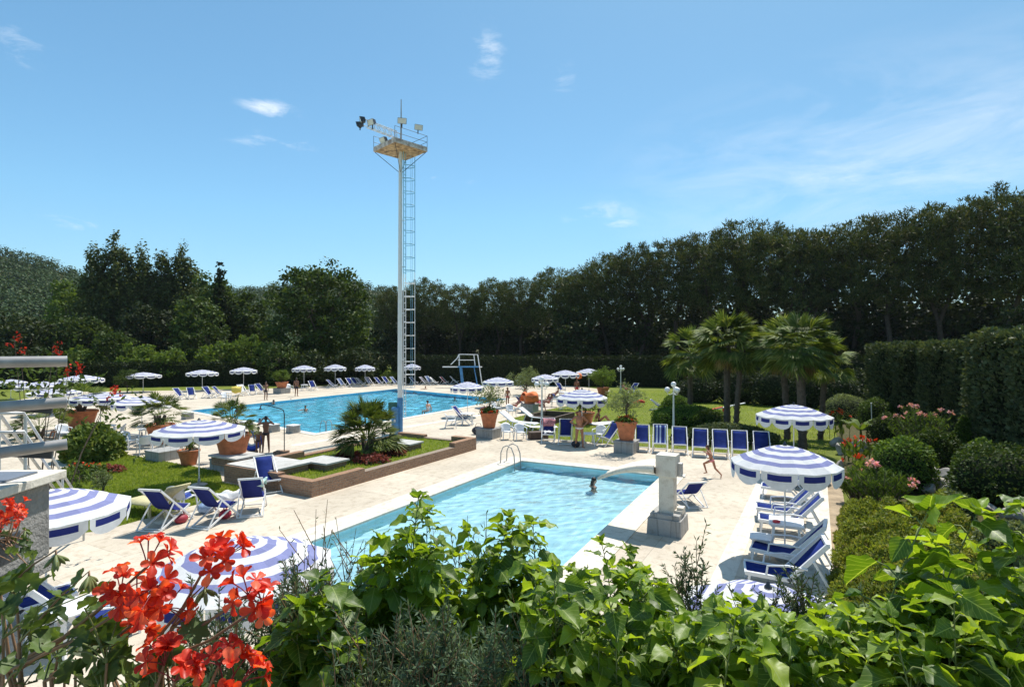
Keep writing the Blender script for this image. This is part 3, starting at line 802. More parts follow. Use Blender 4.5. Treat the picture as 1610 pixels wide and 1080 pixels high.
# ---------------------------------------------------------------- parasols
def make_umbrella(seed, r=1.3, top=2.4):
    rg = random.Random(seed)
    t = thing('parasol', '', 'parasol', (0, 0, -200), 0, 'blue and white striped parasols')
    N = 10 if seed == 1 else 12; bands = [0, .04, .10, .18, .27, .37, .49, .60, .72, .83, .94, 1.0]; cols = [0, 0, 1, 0, 1, 0, 1, 0, 1, 0, 0]
    def hgt(f): return top-.37*(f**1.45)
    mb = MB()
    for k in range(N):
        a0, a1 = 2*math.pi*k/N, 2*math.pi*(k+1)/N; am = (a0+a1)/2
        for i in range(len(bands)-1):
            f0, f1 = bands[i], bands[i+1]
            def pt(f, a, sag=0.0, pull=1.0): return (r*f*pull*math.cos(a), r*f*pull*math.sin(a), hgt(f)-sag*f)
            mf = math.cos(math.pi/N)*.985
            v = [pt(f0, a0), pt(f1, a0), pt(f1, am, .035, mf), pt(f1, a1), pt(f0, a1), pt(f0, am, .035, mf)]
            mb.add(v, [(0, 1, 2, 5), (5, 2, 3, 4)], cols[i], False)
    cn = mb.build('canopy', [M_CANW, M_CANS], t, merge=True)
    vb = MB(); nu = 6
    for k in range(N):
        a0, a1 = 2*math.pi*k/N, 2*math.pi*(k+1)/N
        p0 = Vector((math.cos(a0), math.sin(a0), 0))*r; p1 = Vector((math.cos(a1), math.sin(a1), 0))*r
        out = (p0+p1).normalized(); fl = rg.uniform(-.02, .05)
        rows = []
        for j in range(4):
            row = []
            for i in range(nu+1):
                u = i/nu; edge = math.sin(math.pi*u)**.55
                dep = [0, .035, .155, .18][j]
                if j == 3: dep = .165+.155*edge
                sg = -.035*math.sin(math.pi*u)
                p = p0.lerp(p1, .015+.97*u)-out*(.02*math.sin(math.pi*u))+out*(fl*dep*3*math.sin(math.pi*u))
                row.append((p.x, p.y, hgt(1)+sg-dep))
            rows.append(row)
        vs = [q for row in rows for q in row]; w = nu+1
        for j in range(3):
            for i in range(nu):
                vb.add([vs[j*w+i], vs[j*w+i+1], vs[(j+1)*w+i+1], vs[(j+1)*w+i]], [(0, 3, 2, 1)], 1 if j == 1 and 0 < i < nu-1 else 0)
    vb.build('valance', [M_CANW, M_CANB], cn)
    rb = MB()
    for k in range(N):
        a = 2*math.pi*k/N; rb.tube([(.03*math.cos(a), .03*math.sin(a), top-.03), (r*.99*math.cos(a), r*.99*math.sin(a), hgt(1)-.012)], .007, 4)
        rb.tube([(.03*math.cos(a), .03*math.sin(a), top-.62), (r*.5*math.cos(a), r*.5*math.sin(a), hgt(.5)-.02)], .006, 4)
    rb.build('rib_frame', M_WHITE, t)
    MB().tube([(0,0,0), (0,0,top+.01)], .019, 10).build('pole', M_WHITE, t)
    MB().lathe([(.001, top+.085), (.022, top+.07), (.026, top+.045), (.05, top+.02), (.055, top+.004), (.02, top-.01)][::-1], n=10).build('finial', M_DARKM, t)
    MB().lathe([(.23, .013), (.23, .06), (.19, .085), (.04, .10), (.035, .28), (.02, .29)], n=18).build('base', M_PEDESTAL, t)
    return t
UMB = [make_umbrella(1), make_umbrella(2)]
# px, py of the pole's foot, width of the canopy in the photograph, label, apex row
FARW = 'parasols in the far row along the hedge'
UM = [(225, 616.5, 50, 585, 'white scalloped parasol leftmost in the far row in front of the hedge', FARW),
      (318, 614.5, 46, 581, 'far row parasol standing behind two deckchairs, second from the left', FARW),
      (383, 612, 40, 577, 'far row parasol third from the left beside the white and yellow towels', FARW),
      (478, 609, 36, 574, 'far row parasol right of the clipped bush in a pot', FARW),
      (527, 608, 33, 572.5, 'far row parasol in the middle of the run of deckchairs', FARW),
      (574, 607, 30.5, 573, 'far row parasol nearest the mast on its left', FARW),
      (648, 605, 27, 571.5, 'far parasol half hidden behind the mast ladder', FARW),
      (128, 631, 60, 589, 'parasol behind the palm in the big pot, below the red flowers', None),
      (68, 640, 78, 599.5, 'parasol just above the middle rail at the far left', None),
      (86, 652, 70, 610, 'parasol overlapped by the end of the middle rail', None),
      (17, 628, 40, 596, 'parasol partly hidden behind the railing post', None),
      (158, 677, 84, 615.5, 'parasol over the table beside the large terracotta pot', None),
      (223, 687, 80, 622, 'parasol with a thin pole by the white garden chairs, left of the lawn parasol', None),
      (252, 668, 48, 630, 'parasol peeping out behind the potted palms', None),
      (313, 764, 133, 659, 'large parasol standing on the small lawn by the deckchairs', None),
      (735, 655, 53, 599.5, 'parasol above the small table on the near side of the large pool', None),
      (783, 640, 50, 592.5, 'low parasol at the near right corner of the large pool', None),
      (857, 630, 42, 588, 'leftmost of the three parasols close together behind the front lamp post', None),
      (889, 623, 43, 581.5, 'middle one of the three parasols behind the front lamp post', None),
      (926, 617, 40, 579, 'rightmost of the three parasols, in front of the dark hedge', None),
      (915, 697, 80, 611, 'parasol behind the standing man, its shadow on the deck beside him', None),
      (1248, 748, 108, 634.5, 'parasol on the edge of the lawn behind the row of loungers', None),
      (1234, 880, 158, 697.5, 'parasol over the white loungers at the right side of the deck', None)]
for i, (px, py, w, ty, lab, grp) in enumerate(UM):
    p = G(px, py); d = p.y; r = w/2*d/F; h = CAMZ-(ty-HY)/F*d
    place(UMB[i % 2], p, rp.uniform(0, 6.28), lab, grp or 'blue and white striped parasols', (r/1.27, r/1.27, h/2.43))
place(UMB[0], (-7.95, 9.55, 0), .2, 'large striped parasol below the concrete pier at the left, cut by the picture edge of the pier', 'blue and white striped parasols', (.95, .95, .94))['label'] = 'striped parasol directly right of the concrete pier'
place(UMB[1], (-3.35, 6.95, 0), .12, 'striped parasol behind the red geraniums, seen from above', 'blue and white striped parasols', (.85, .85, .96))
place(UMB[0], (2.70, 5.9, 0), .3, 'nearest striped parasol, mostly hidden by the ivy below the white loungers', 'blue and white striped parasols', (.76, .76, .90))

# ---------------------------------------------------------------- deckchairs and loungers
def strip_sheet(mb, path, w, th, m=0, ms=None, nx=1):
    "a sheet that follows a path of (y, z) points, w wide across x; ms: one material per column"
    n = len(path); nx = len(ms) if ms else nx
    for c in range(nx):
        x0, x1 = -w/2+w*c/nx, -w/2+w*(c+1)/nx; vs = []
        for (y, z) in path:
            vs += [(x0, y, z), (x1, y, z)]
        vs2 = []
        for i, (y, z) in enumerate(path):
            a = path[max(0, i-1)]; b = path[min(n-1, i+1)]; l = math.hypot(b[0]-a[0], b[1]-a[1]); ny, nz = -(b[1]-a[1])/l*th, (b[0]-a[0])/l*th
            vs2 += [(x0, y-ny, z-nz), (x1, y-ny, z-nz)]
        o = len(vs); fs = []
        for i in range(n-1):
            k = 2*i; fs += [(k, k+1, k+3, k+2), (o+k, o+k+2, o+k+3, o+k+1), (k, k+2, o+k+2, o+k), (k+1, o+k+1, o+k+3, k+3)]
        fs += [(0, o, o+1, 1), (2*n-2, 2*n-1, o+2*n-1, o+2*n-2)]
        mb.add(vs+vs2, fs, ms[c] if ms else m, True)
def make_deckchair(mats, ms=None, wide=.58, rec=1.0):
    "sitter faces -Y; crossed timber frames with a canvas sling"
    t = thing('deckchair', '', 'deckchair', (0, 0, -200), 0, 'blue canvas deckchairs')
    bt = (.58*rec, 1.02/rec**.6)          # top of the back frame
    f = MB()
    for s in (-1, 1):
        f.bar((s*wide/2, -.60, .016), (s*wide/2, bt[0], bt[1]), .03, .045)
    f.bar((-wide/2-.015, bt[0]-.004, bt[1]-.012), (wide/2+.015, bt[0]-.004, bt[1]-.012), .045, .05)
    f.bar((-wide/2+.015, -.53, .075), (wide/2-.015, -.53, .075), .028, .028)
    f.build('back_frame', M_WHITE, t)
    g = MB(); wi = wide-.07
    for s in (-1, 1): g.bar((s*wi/2, .52, .018), (s*wi/2, -.50, .43), .028, .042)
    g.bar((-wi/2, -.485, .425), (wi/2, -.485, .425), .042, .045)
    g.bar((-wi/2+.014, .46, .05), (wi/2-.014, .46, .05), .028, .028)
    g.build('seat_frame', M_WHITE, t)
    h = MB(); q = .62
    px_, pz = -.60+(bt[0]+.60)*q, .016+(bt[1]-.016)*q
    for s in (-1, 1): h.bar((s*(wide/2+.032), px_, pz), (s*(wide/2+.032), .60, .03), .022, .03)
    h.bar((-wide/2-.02, .585, .04), (wide/2+.02, .585, .04), .026, .026)
    h.build('prop_frame', M_WHITE, t)
    path = []; a = (bt[0]-.03, bt[1]-.02); b = (-.47, .45)
    for i in range(11):
        u = i/10; y = a[0]+(b[0]-a[0])*u; z = a[1]+(b[1]-a[1])*u
        sag = 4*u*(1-u); sk = math.sin(math.pi*u**1.25)
        path.append((y+.05*sk, z-.265*sk-.02*sag))
    sb = MB(); strip_sheet(sb, path, wide-.085, .006, 0, ms); sb.build('sling', mats, t); return t
DC = make_deckchair([M_SLING]); DC2 = make_deckchair([M_SLING, M_SLINGP], [0, 1, 0, 1, 0, 0, 1], rec=.9)
DCR = make_deckchair([M_SLINGR]); DCK = make_deckchair([M_SLINGK, M_SLINGP], [0, 1, 0, 1, 0]); DCN = make_deckchair([M_CANB], rec=.95); DCW = make_deckchair([M_CANW])
FDC = 'deckchairs along the far side of the large pool'
far = [(283, 628, 'd', 'blue deckchair at the left end of the far poolside row'), (301, 627.5, 'd', 'blue deckchair with a dark cloth hanging down, second in the far row'),
       (329, 626, 'd', 'blue deckchair under the second parasol of the far row'), (345, 625, 'd', 'blue deckchair right under the second far parasol, beside a white table'),
       (382, 622, 'w', 'pale deckchair beside the yellow towel in the far row'), (397, 621, 'd', 'blue deckchair between the yellow towel and the boy by the pot'),
       (411, 619.5, 'd', 'blue deckchair just left of the boy standing by the pot'),
       (492, 614, 'd', 'blue deckchair right of the white table in the far row'), (522, 611, 'd', 'deckchair turned to the right under the middle far parasol'),
       (537, 609.5, '2', 'striped deckchair first in the run right of the middle far parasol'), (551, 608.5, 'd', 'blue deckchair second in the run right of the middle far parasol'),
       (559, 608, 'd', 'blue deckchair beside the brown striped one'), (568, 607.5, 'k', 'brown striped deckchair under the far parasol nearest the mast'),
       (581, 607, 'k', 'brown striped deckchair right of the far parasol nearest the mast'), (596, 606.5, 'd', 'reclined deckchair first of three just left of the mast'),
       (608, 606, 'd', 'blue deckchair in the middle of three just left of the mast'), (620, 606, '2', 'pale striped deckchair close to the left of the mast'),
       (651, 605.5, 'd', 'blue deckchair seen through the mast ladder'), (667, 605.5, 'k', 'brownish striped deckchair right of the mast ladder'),
       (675, 605.5, '2', 'blue striped deckchair right of the mast ladder'), (683, 605.5, 'w', 'white deckchair right of the mast ladder'),
       (699, 605, 'r', 'bright red deckchair left of the diving board'), (715, 604.5, 'w', 'pale deckchair under the diving board')]
KD_ = {'d': DC, '2': DC2, 'r': DCR, 'k': DCK, 'n': DCN, 'w': DCW}
FE = (G(622, 611.5)-G(296, 646)).normalized(); FN = Vector((FE.y, -FE.x, 0))
for (px, py, k, lab) in far:
    place(KD_[k], G(px, py), face(FN)+rp.uniform(-.5, .5), lab, FDC, rp.uniform(.95, 1.03))
BDC = 'row of blue deckchairs behind the small pool'
for (px, py, k, rz, lab) in [(862, 695, 'n', -.1, 'deckchair hung with a patterned towel, beside the front lamp post'),
        (889, 697, 'n', -.15, 'dark canvas deckchair just left of the standing man'),
        (957, 700, 'd', -.9, 'blue deckchair turned sideways left of the olive pot'),
        (1010, 708, 'd', -.22, 'first deckchair right of the olive pot'), (1038, 710, '2', -.27, 'striped deckchair in the row, second right of the olive pot'),
        (1069, 712, 'd', -.25, 'deckchair in front of the lamp post, third right of the olive pot'), (1101, 716, 'd', -.33, 'deckchair in the row behind the running child'),
        (1133, 718, 'd', -.3, 'deckchair in the row just right of the running child'), (1163, 720, 'd', -.36, 'deckchair in the row next to the last one on the right'),
        (1198, 722, 'd', -.35, 'last deckchair of the row, half hidden by a parasol')]:
    place(KD_[k], G(px, py), rz, lab, BDC, 1.06)
NDC = 'deckchairs beside the brick planter'
for (px, py, rz, k, lab) in [(262, 826, 2.98, 'n', 'deckchair seen from behind, farthest left on the grass edge'), (338, 822, 2.9, 'n', 'deckchair seen from behind with a red bag beneath'),
        (398, 805, 3.45, 'n', 'low deckchair seen from behind with a pale towel over its top'), (421, 772, .65, 'd', 'upright blue deckchair in front of the brick planter corner')]:
    place(KD_[k], G(px, py), rz, lab, NDC, 1.03)
place(DCN, G(1083, 792), 3.35, 'low deckchair behind the water spout pillar', 'blue canvas deckchairs', (.95, .9, .72))
place(DC, G(996, 618), -.8, 'blue deckchair in the shade right of the rear lamp post', 'blue canvas deckchairs')
place(DC, G(882, 618), .6, 'blue deckchair under the three parasols', 'blue canvas deckchairs')
place(DC, G(819, 612), .8, 'blue deckchair behind the olive bush by the large pool', 'blue canvas deckchairs')
place(DC, G(822, 643), 2.0, 'blue deckchair beside the orange towel', 'blue canvas deckchairs')
place(DCN, G(893, 644), 1.2, 'dark deckchair under the left edge of the lawn parasol', 'blue canvas deckchairs')
place(DCN, G(727, 668), 1.3, 'dark sling chair at the small table left of the geranium pot', 'blue canvas deckchairs')

def make_lounger():
    "white slatted sun lounger with its blue back raised; sitter faces -Y"
    t = thing('sun_lounger', '', 'sun lounger', (0, 0, -200), 0, 'white sun loungers with blue slings')
    f = MB(); w = .64
    for s in (-1, 1):
        f.bar((s*w/2, -.66, .36), (s*w/2, .20, .31), .06, .075); f.bar((s*w/2, .12, .30), (s*w/2, .80, 1.06), .06, .085)
        f.tube([(s*(w/2+.035), -.28, .35), (s*(w/2+.035), -.25, .56), (s*(w/2+.035), .1, .60), (s*(w/2+.035), .46, .57)], .022, 8)
    for y, z in ((-.64, .35), (-.2, .33), (.2, .30)): f.bar((-w/2, y, z), (w/2, y, z), .06, .035)
    f.bar((-w/2-.02, .81, 1.065), (w/2+.02, .81, 1.065), .07, .08); f.build('frame', M_PLASTIC, t)
    for s in (-1, 1):
        for y, y2 in ((-.58, -.62), (.22, .50)):
            MB().bar((s*w/2, y, .32), (s*w/2*1.02, y2, .012), .05, .045).build('leg', M_PLASTIC, t)
    sb = MB(); strip_sheet(sb, [(.79, 1.04), (.52, .72), (.26, .385), (.12, .335), (-.3, .345), (-.63, .375)], w-.12, .008); sb.build('sling', M_SLING, t)
    pr = MB()
    for s in (-1, 1): pr.bar((s*(w/2+.05), .56, .74), (s*(w/2+.05), .95, .02), .04, .045)
    pr.bar((-w/2-.05, .90, .10), (w/2+.05, .90, .10), .03, .03)
    pr.build('prop', M_PLASTIC, t); return t
LG = make_lounger()
LGG = 'white loungers facing the small pool'
lf = face(-E2)
for (px, py, dz, lab) in [(1238, 763, -.1, 'white lounger farthest back under the parasol at the right side'), (1232, 783, .05, 'white lounger second from the back under the right parasol'),
        (1229, 818, .12, 'white lounger behind the square white table'), (1236, 838, .1, 'white lounger beside the square white table'),
        (1232, 890, -.05, 'white lounger in front of the square white table'), (1226, 925, .15, 'white lounger nearest the ivy')]:
    place(LG, G(px, py), lf+dz, lab, LGG, .96)
place(LG, G(1265, 762), lf+2.6, 'white lounger turned away beside the kerb', LGG, .8)

place(LG, G(150, 1000), 2.2, 'white lounger behind the geranium leaves at the bottom left', LGG, .95)
place(LG, G(45, 975), 2.4, 'white lounger with a blue sling under the concrete planter box', LGG, .95)
def make_bed():
    t = thing('plastic_lounger', '', 'sun lounger', (0, 0, -200), 0, 'white plastic loungers on the grass')
    f = MB(); w = .66
    prof_ = [(1.05, .86), (.75, .62), (.42, .36), (.2, .31), (-.3, .29), (-.85, .30), (-.98, .26)]
    strip_sheet(f, prof_, w, .035); f.build('bed', M_PLASTIC, t)
    for s in (-1, 1):
        for y in (-.75, .25): MB().bar((s*.28, y, .28), (s*.30, y+.05, .008), .06, .07).build('leg', M_PLASTIC, t)
    MB().bar((-.2, .62, .48), (-.2, .80, .01), .05, .04).bar((.2, .62, .48), (.2, .80, .01), .05, .04).bar((-.2, .76, .1), (.2, .76, .1), .03, .03).build('prop', M_PLASTIC, t); return t
BED = make_bed()
for (px, py, rz, lab) in [(817, 672, 1.05, 'white plastic lounger with its back to the geranium pot'), (846, 664, 1.15, 'white plastic lounger next to the low brick frame'), (845, 676, 1.7, 'flat white lounger behind the two white armchairs')]:
    place(BED, G(px, py), rz, lab, None, (1, 1.15, 1.0 if '1.7' not in str(rz) else .6))
WB = make_bed()
for c in WB.children:
    c.data = c.data.copy(); c.data.materials.clear(); c.data.materials.append(M_RATTAN)
place(WB, G(240, 808), -2.0, 'yellowish lounger with its back raised on the small lawn', 'loungers on the small lawn', (1, 1.1, 1.05))

def make_chair():
    "stacking garden armchair, sitter faces -Y"
    t = thing('garden_chair', '', 'chair', (0, 0, -200), 0, 'white plastic garden chairs')
    s_ = MB(); strip_sheet(s_, [(.22, .42), (.1, .415), (-.1, .425), (-.25, .44), (-.27, .40)], .46, .02); s_.build('seat', M_PLASTIC, t)
    b = MB(); n = 9; vs = []; fs = []
    for j in range(5):
        z = .42+j*.105
        for i in range(n):
            u = i/(n-1)*2-1; y = .22+.10*j/4*1.2-.07*u*u; zz = z-(.10*u*u if j == 4 else 0)
            vs += [(u*(.24+.02*j/4), y, zz), (u*(.24+.02*j/4), y+.018, zz)]
    for j in range(4):
        for i in range(n-1):
            a = 2*(j*n+i); c = 2*((j+1)*n+i); fs += [(a, a+2, c+2, c), (a+1, c+1, c+3, a+3)]
            if j == 3: fs.append((c, c+2, c+3, c+1))
    b.add(vs, fs, 0, True); b.build('backrest', M_PLASTIC, t)
    for s in (-1, 1):
        MB().tube([(s*.27, .28, .64), (s*.29, .05, .645), (s*.285, -.2, .64), (s*.275, -.25, .58), (s*.27, -.26, .42)], .024, 7).build('arm', M_PLASTIC, t)
        MB().tube([(s*.25, -.24, .43), (s*.28, -.29, .006)], [.026, .02], 7).build('leg', M_PLASTIC, t)
        MB().tube([(s*.23, .22, .43), (s*.26, .33, .006)], [.026, .02], 7).build('leg', M_PLASTIC, t)
    return t
CH = make_chair()
for (px, py, rz, lab) in [(797, 691, .3, 'white armchair left of a pair on the grass edge by the geranium pot'), (818, 692, .25, 'white armchair right of a pair on the grass edge by the geranium pot'),
        (942, 695, -.5, 'white armchair between the standing man and a sideways deckchair'), (709, 673, 1.7, 'white armchair at the left of the small parasol table'),
        (203, 706, 1.3, 'white armchair by the thin parasol pole'), (228, 713, -2.4, 'white armchair right of the thin parasol pole'),
        (100, 693, 1.0, 'white chair next to the sitting child'), (185, 693, -1.3, 'white chair right of the table with the dark bag'),
        (286, 806, 3.0, 'white armchair with a folded blue towel on the small lawn'), (455, 617, .8, 'white chair by the far pot with the clipped bush'),
        (355, 632, 1.2, 'white chair under the second far parasol'), (873, 640, -1.8, 'white chair next to the orange towel'), (803, 655, .4, 'white chair behind the red-haired plants of the geranium pot'),
        (780, 650, 1.0, 'white chair beside the group at the pool corner'), (893, 632, .2, 'white chair under the middle of the three parasols'), (116, 706, .6, 'white chair in front of the round bush at the left')]:
    if 'red-haired' in lab: lab = 'white chair behind the right side of the geranium pot'
    place(CH, G(px, py), rz, lab, None, rp.uniform(.96, 1.04))
tw = MB()
for k in range(3): tw.box((0, 0, .02+.035*k), (.40-.03*k, .34-.02*k, .034), .05*k)
o = tw.build('folded_towel', M_TOWELB, bevel=.014); q = G(286, 806); o.location = (q.x, q.y, .44); tag(o, 'folded dark blue towel on the white armchair on the lawn', 'towel')

def make_table(round_=True):
    t = thing('garden_table', '', 'table', (0, 0, -200), 0, 'white garden tables')
    if round_: MB().lathe([(.001, .715), (.44, .715), (.455, .70), (.45, .675), (.42, .67), (.001, .67)][::-1], n=24).build('tabletop', M_PLASTIC, t)
    else: MB().box((0, 0, .70), (.72, .72, .035)).box((0, 0, .66), (.64, .64, .045)).build('tabletop', M_PLASTIC, t, bevel=.008)
    for sx in (-1, 1):
        for sy in (-1, 1): MB().bar((sx*.25, sy*.25, .67), (sx*.31, sy*.31, .006), .055, .055).build('leg', M_PLASTIC, t)
    return t
TB, TQ = make_table(), make_table(False)
for (tb, px, py, rz, sc, lab) in [(TB, 735, 668, 0, 1, 'round white table under the parasol left of the geranium pot'), (TB, 165, 692, 0, 1.05, 'round white table by the large terracotta pot'), (TB, 95, 1025, 0, .95, 'white table half hidden by the geranium leaves at the bottom left'),
        (TB, 232, 694, 0, .9, 'round table at the thin parasol pole'), (TB, 358, 626, 0, .8, 'small white table in the far row, left of the yellow towel'),
        (TB, 479, 614, 0, .9, 'white table under the far parasol right of the clipped bush'), (TB, 925, 701, 0, .85, 'white table just right of the standing man'),
        (TB, 884, 627, 0, .9, 'white table under the three parasols'), (TB, 272, 712, 0, .9, 'white table hidden under the lawn parasol')]:
    place(tb, G(px, py), rz, lab, None, sc)
place(TQ, G(1236, 868), A1+.06, 'square white table with a red ashtray on it', 'white square tables', 1.0)
place(TQ, G(1196, 873), A1+.06, 'low white side table left of the one with the ashtray', 'white square tables', (.72, .62, .62))
q = G(1236, 868)
ash = MB().lathe([(.001, .012), (.075, .012), (.085, .045), (.075, .05), (.06, .02), (.001, .02)], n=16).build('ashtray', M_RED_PL); ash.location = (q.x-.27, q.y-.1, .707)
tag(ash, 'round red ashtray on the square white table', 'ashtray')

# ---------------------------------------------------------------- lamps, mast, diving board
def make_lamp():
    t = thing('lamp_post', '', 'street lamp', (0, 0, -200), 0, 'white lamp posts with globes')
    MB().lathe([(.16, 0), (.16, .12), (.11, .16), (.10, .62), (.075, .70), (.06, .75), (.05, 1.6), (.042, 2.45), (.05, 2.47), (.05, 2.53), (.03, 2.58), (.03, 2.78), (.06, 2.80), (.06, 2.83)], n=14).build('post', M_WHITE, t)
    for k in range(3):
        a = 2*math.pi*k/3+.4; c, s = math.cos(a), math.sin(a)
        MB().tube([(c*.03, s*.03, 2.5), (c*.16, s*.16, 2.40), (c*.30, s*.30, 2.43), (c*.33, s*.33, 2.53)], .018, 7).lathe([(.05, 2.52), (.065, 2.545)], (c*.33, s*.33, 0), 10).build('arm', M_WHITE, t)
        MB().ball((c*.33, s*.33, 2.68), .145, 16, 10).build('globe', M_GLOBE, t)
    MB().ball((0, 0, 2.965), .145, 16, 10).build('globe', M_GLOBE, t); return t
LP = make_lamp()
for (px, py, ty, rz, lab) in [(1059, 690, 600, .5, 'white four-globe lamp post behind the deckchair row by the round hedge'), (976, 618, 574, 0, 'four-globe lamp post farthest back in front of the dark hedge'),
                              (852, 678, 592, 1.1, 'four-globe lamp post beside the white plastic loungers')]:
    p = G(px, py); place(LP, p, rz, lab, None, (CAMZ-(ty-HY)/F*p.y)/3.11)

mast = thing('lighting_mast', 'tall white floodlight mast with a caged ladder and a rusty platform', 'lighting mast', G(629, 682))
ml = mast.location.copy(); pz = zof(237, ml.y)
MB().tube([(0,0,1.95), (0,0,6), (.03,0,pz-.5), (.04,0,pz)], [.135, .125, .10, .085], 14).build('pole', M_WHITE, mast)
MB().tube([(0,0,0), (0,0,1.95)], .15, 14).build('pole_foot', M_BLUEP, mast)
MB().box((-.22, -.16, .72), (.36, .34, 1.44)).build('switch_box', M_BLUEP, mast, bevel=.012)
MB().box((-.42, .30, 1.42), (.52, .2, .5)).build('meter_box', M_GREENP, mast, bevel=.01)
MB().box((-.22, -.335, .75), (.10, .012, .12)).build('nameplate', M_WHITE, mast)
lad = MB()
for s in (-1, 1): lad.tube([(.25+.03*s, .14*s, .9), (.25+.03*s, .14*s, 8.6)], .022, 6); lad.tube([(.25+.03*s, .14*s, 8.6), (.25+.03*s, .14*s, pz-.1)], .022, 6, m=1)
for i in range(int((pz-1.2)/.33)): z = 1.1+i*.33; lad.tube([(.22, -.14, z), (.28, .14, z)], .016, 5, m=0 if z < 8.6 else 1)
for z in (1.6, 4, 6.5, 9, 11.5, 13.8): lad.bar((.1, 0, z), (.26, 0, z), .04, .04)
lo = lad.build('ladder', [M_WHITE, simple('pale_blue_paint', (.22,.50,.66), .5)], mast)
cg = MB()
for i in range(int((pz-3.2)/.70)+1):
    z = 2.5+i*.70; m = 0 if z < 8.7 else 1
    pts = [(.36+.33*(1-math.cos(a))*1.0, .36*math.sin(a), z) for a in [math.pi*(.12+.76*k/9)*2-math.pi*1.0 + 0 for k in range(10)]]
    arc = [(.25+.55*math.sin(math.pi*k/10)**.8, .30*math.cos(math.pi*k/10), z) for k in range(11)]
    cg.tube(arc, .020, 5, m=m)
cg.tube([(.80, 0, 2.5), (.80, 0, 8.7)], .020, 5, m=0); cg.tube([(.80, 0, 8.7), (.80, 0, pz-.35)], .020, 5, m=1)
for s in (-1, 1): cg.tube([(.62, .22*s, 2.5), (.62, .22*s, pz-.35)], .010, 4, m=1)
cg.build('ladder_cage', [M_WHITE, MATS['pale_blue_paint']], mast)
pl = MB(); rzp = math.radians(45)
hs = 1.02
def pr_(x, y, z): v = Matrix.Rotation(rzp, 3, 'Z') @ Vector((x, y, 0)); return (v.x+.02, v.y, z)
pl.box((.02, 0, pz-.06), (2*hs-.04, 2*hs-.04, .03), rzp)
plo = pl.build('platform', M_RUST, mast)
rim = MB()
for (a, b) in (((-1,-1),(1,-1)), ((1,-1),(1,1)), ((1,1),(-1,1)), ((-1,1),(-1,-1))):
    rim.bar(pr_(a[0]*hs, a[1]*hs, pz+.06), pr_(b[0]*hs, b[1]*hs, pz+.06), .04, .24)
rim.build('rim', simple('stained_white_paint', (.66,.60,.56), .6, var=.35, vscale=5, col2=(.42,.26,.2)), plo)
rl = MB()
cs = [(-1,-1), (1,-1), (1,1), (-1,1)]
for (a, b) in cs: rl.tube([pr_(a*hs, b*hs, pz+.1), pr_(a*hs, b*hs, pz+.78)], .012, 5)
for z in (pz+.45, pz+.78):
    for i in range(4):
        if i == 3: continue
        a, b = cs[i], cs[(i+1) % 4]; rl.tube([pr_(a[0]*hs, a[1]*hs, z), pr_(b[0]*hs, b[1]*hs, z)], .012, 5)
rl.build('railing', M_DARKM, mast)
st = MB()
for (a, b) in cs: st.tube([pr_(a*hs*.95, b*hs*.95, pz-.1), (.04, 0, pz-1.25)], .016, 5)
st.build('stays', M_DARKM, mast)
MB().tube([(.04,0,pz), (.06,0,pz+1.35), (.06,0,pz+2.75)], [.06, .045, .025], 8).build('antenna', M_ALU, mast)
bm_ = MB(); A0 = Vector((-.1, -.35, pz+.55)); A1_ = Vector((-1.85, -.55, pz+1.15)); up = Vector((0, 0, .36)); sd = Vector((.1, .36, 0))
ch_ = [Vector((0,0,0)), sd, up, up+sd]
for c in ch_: bm_.tube([A0+c, A1_+c], .022, 5)
for k in range(6):
    q0, q1 = A0.lerp(A1_, k/6), A0.lerp(A1_, (k+1)/6)
    for (c, d_) in ((0, 2), (1, 3)): bm_.tube([q0+ch_[c], q1+ch_[d_]], .014, 4); bm_.tube([q0+ch_[c], q0+ch_[d_]], .014, 4)
    bm_.tube([q0, q1+sd], .012, 4)
bm_.build('truss_arm', M_WHITE, mast)
def flood(c, d, s=1.0, m=M_DARKM):
    d = Vector(d).normalized(); R = d.to_track_quat('Y', 'Z').to_matrix(); f = MB()
    vs = [Vector(c)+R @ Vector((x*s, y*s, z*s)) for (x, y, z) in [(-.25,.16,-.16),(.25,.16,-.16),(.25,.16,.16),(-.25,.16,.16),(-.15,-.12,-.10),(.15,-.12,-.10),(.15,-.12,.10),(-.15,-.12,.10)]]
    f.add(vs, [(4,5,6,7),(0,4,7,3),(1,2,6,5),(0,1,5,4),(3,7,6,2)], 0)
    o = f.build('floodlight', m, mast)
    g = MB(); vs = [Vector(c)+R @ Vector((x*s, .155*s, z*s)) for (x, z) in ((-.235,-.145),(.235,-.145),(.235,.145),(-.235,.145))]
    g.add(vs, [(3,2,1,0)]); g.build('glass', M_GLOBE, o)
    bk = MB(); bk.bar(Vector(c)+Vector((0,0,-.38*s)), Vector(c)+Vector((0,0,-.05*s)), .05, .05); bk.build('bracket', M_DARKM, o)
flood((.12, -.1, pz+1.55), (.25, -1, -.35), .95); flood((.95, .1, pz+1.28), (.45, -1, -.35), .9)
flood((-1.85, -.55, pz+1.42), (-1, -.3, -.35), .95); flood((-1.35, -.55, pz+1.30), (-.7, -.9, -.4), .95); flood((-.75, -.45, pz+.42), (-.8, -.8, -.6), .9); flood((-2.05, -.40, pz+1.25), (-1, .2, -.3), .8)

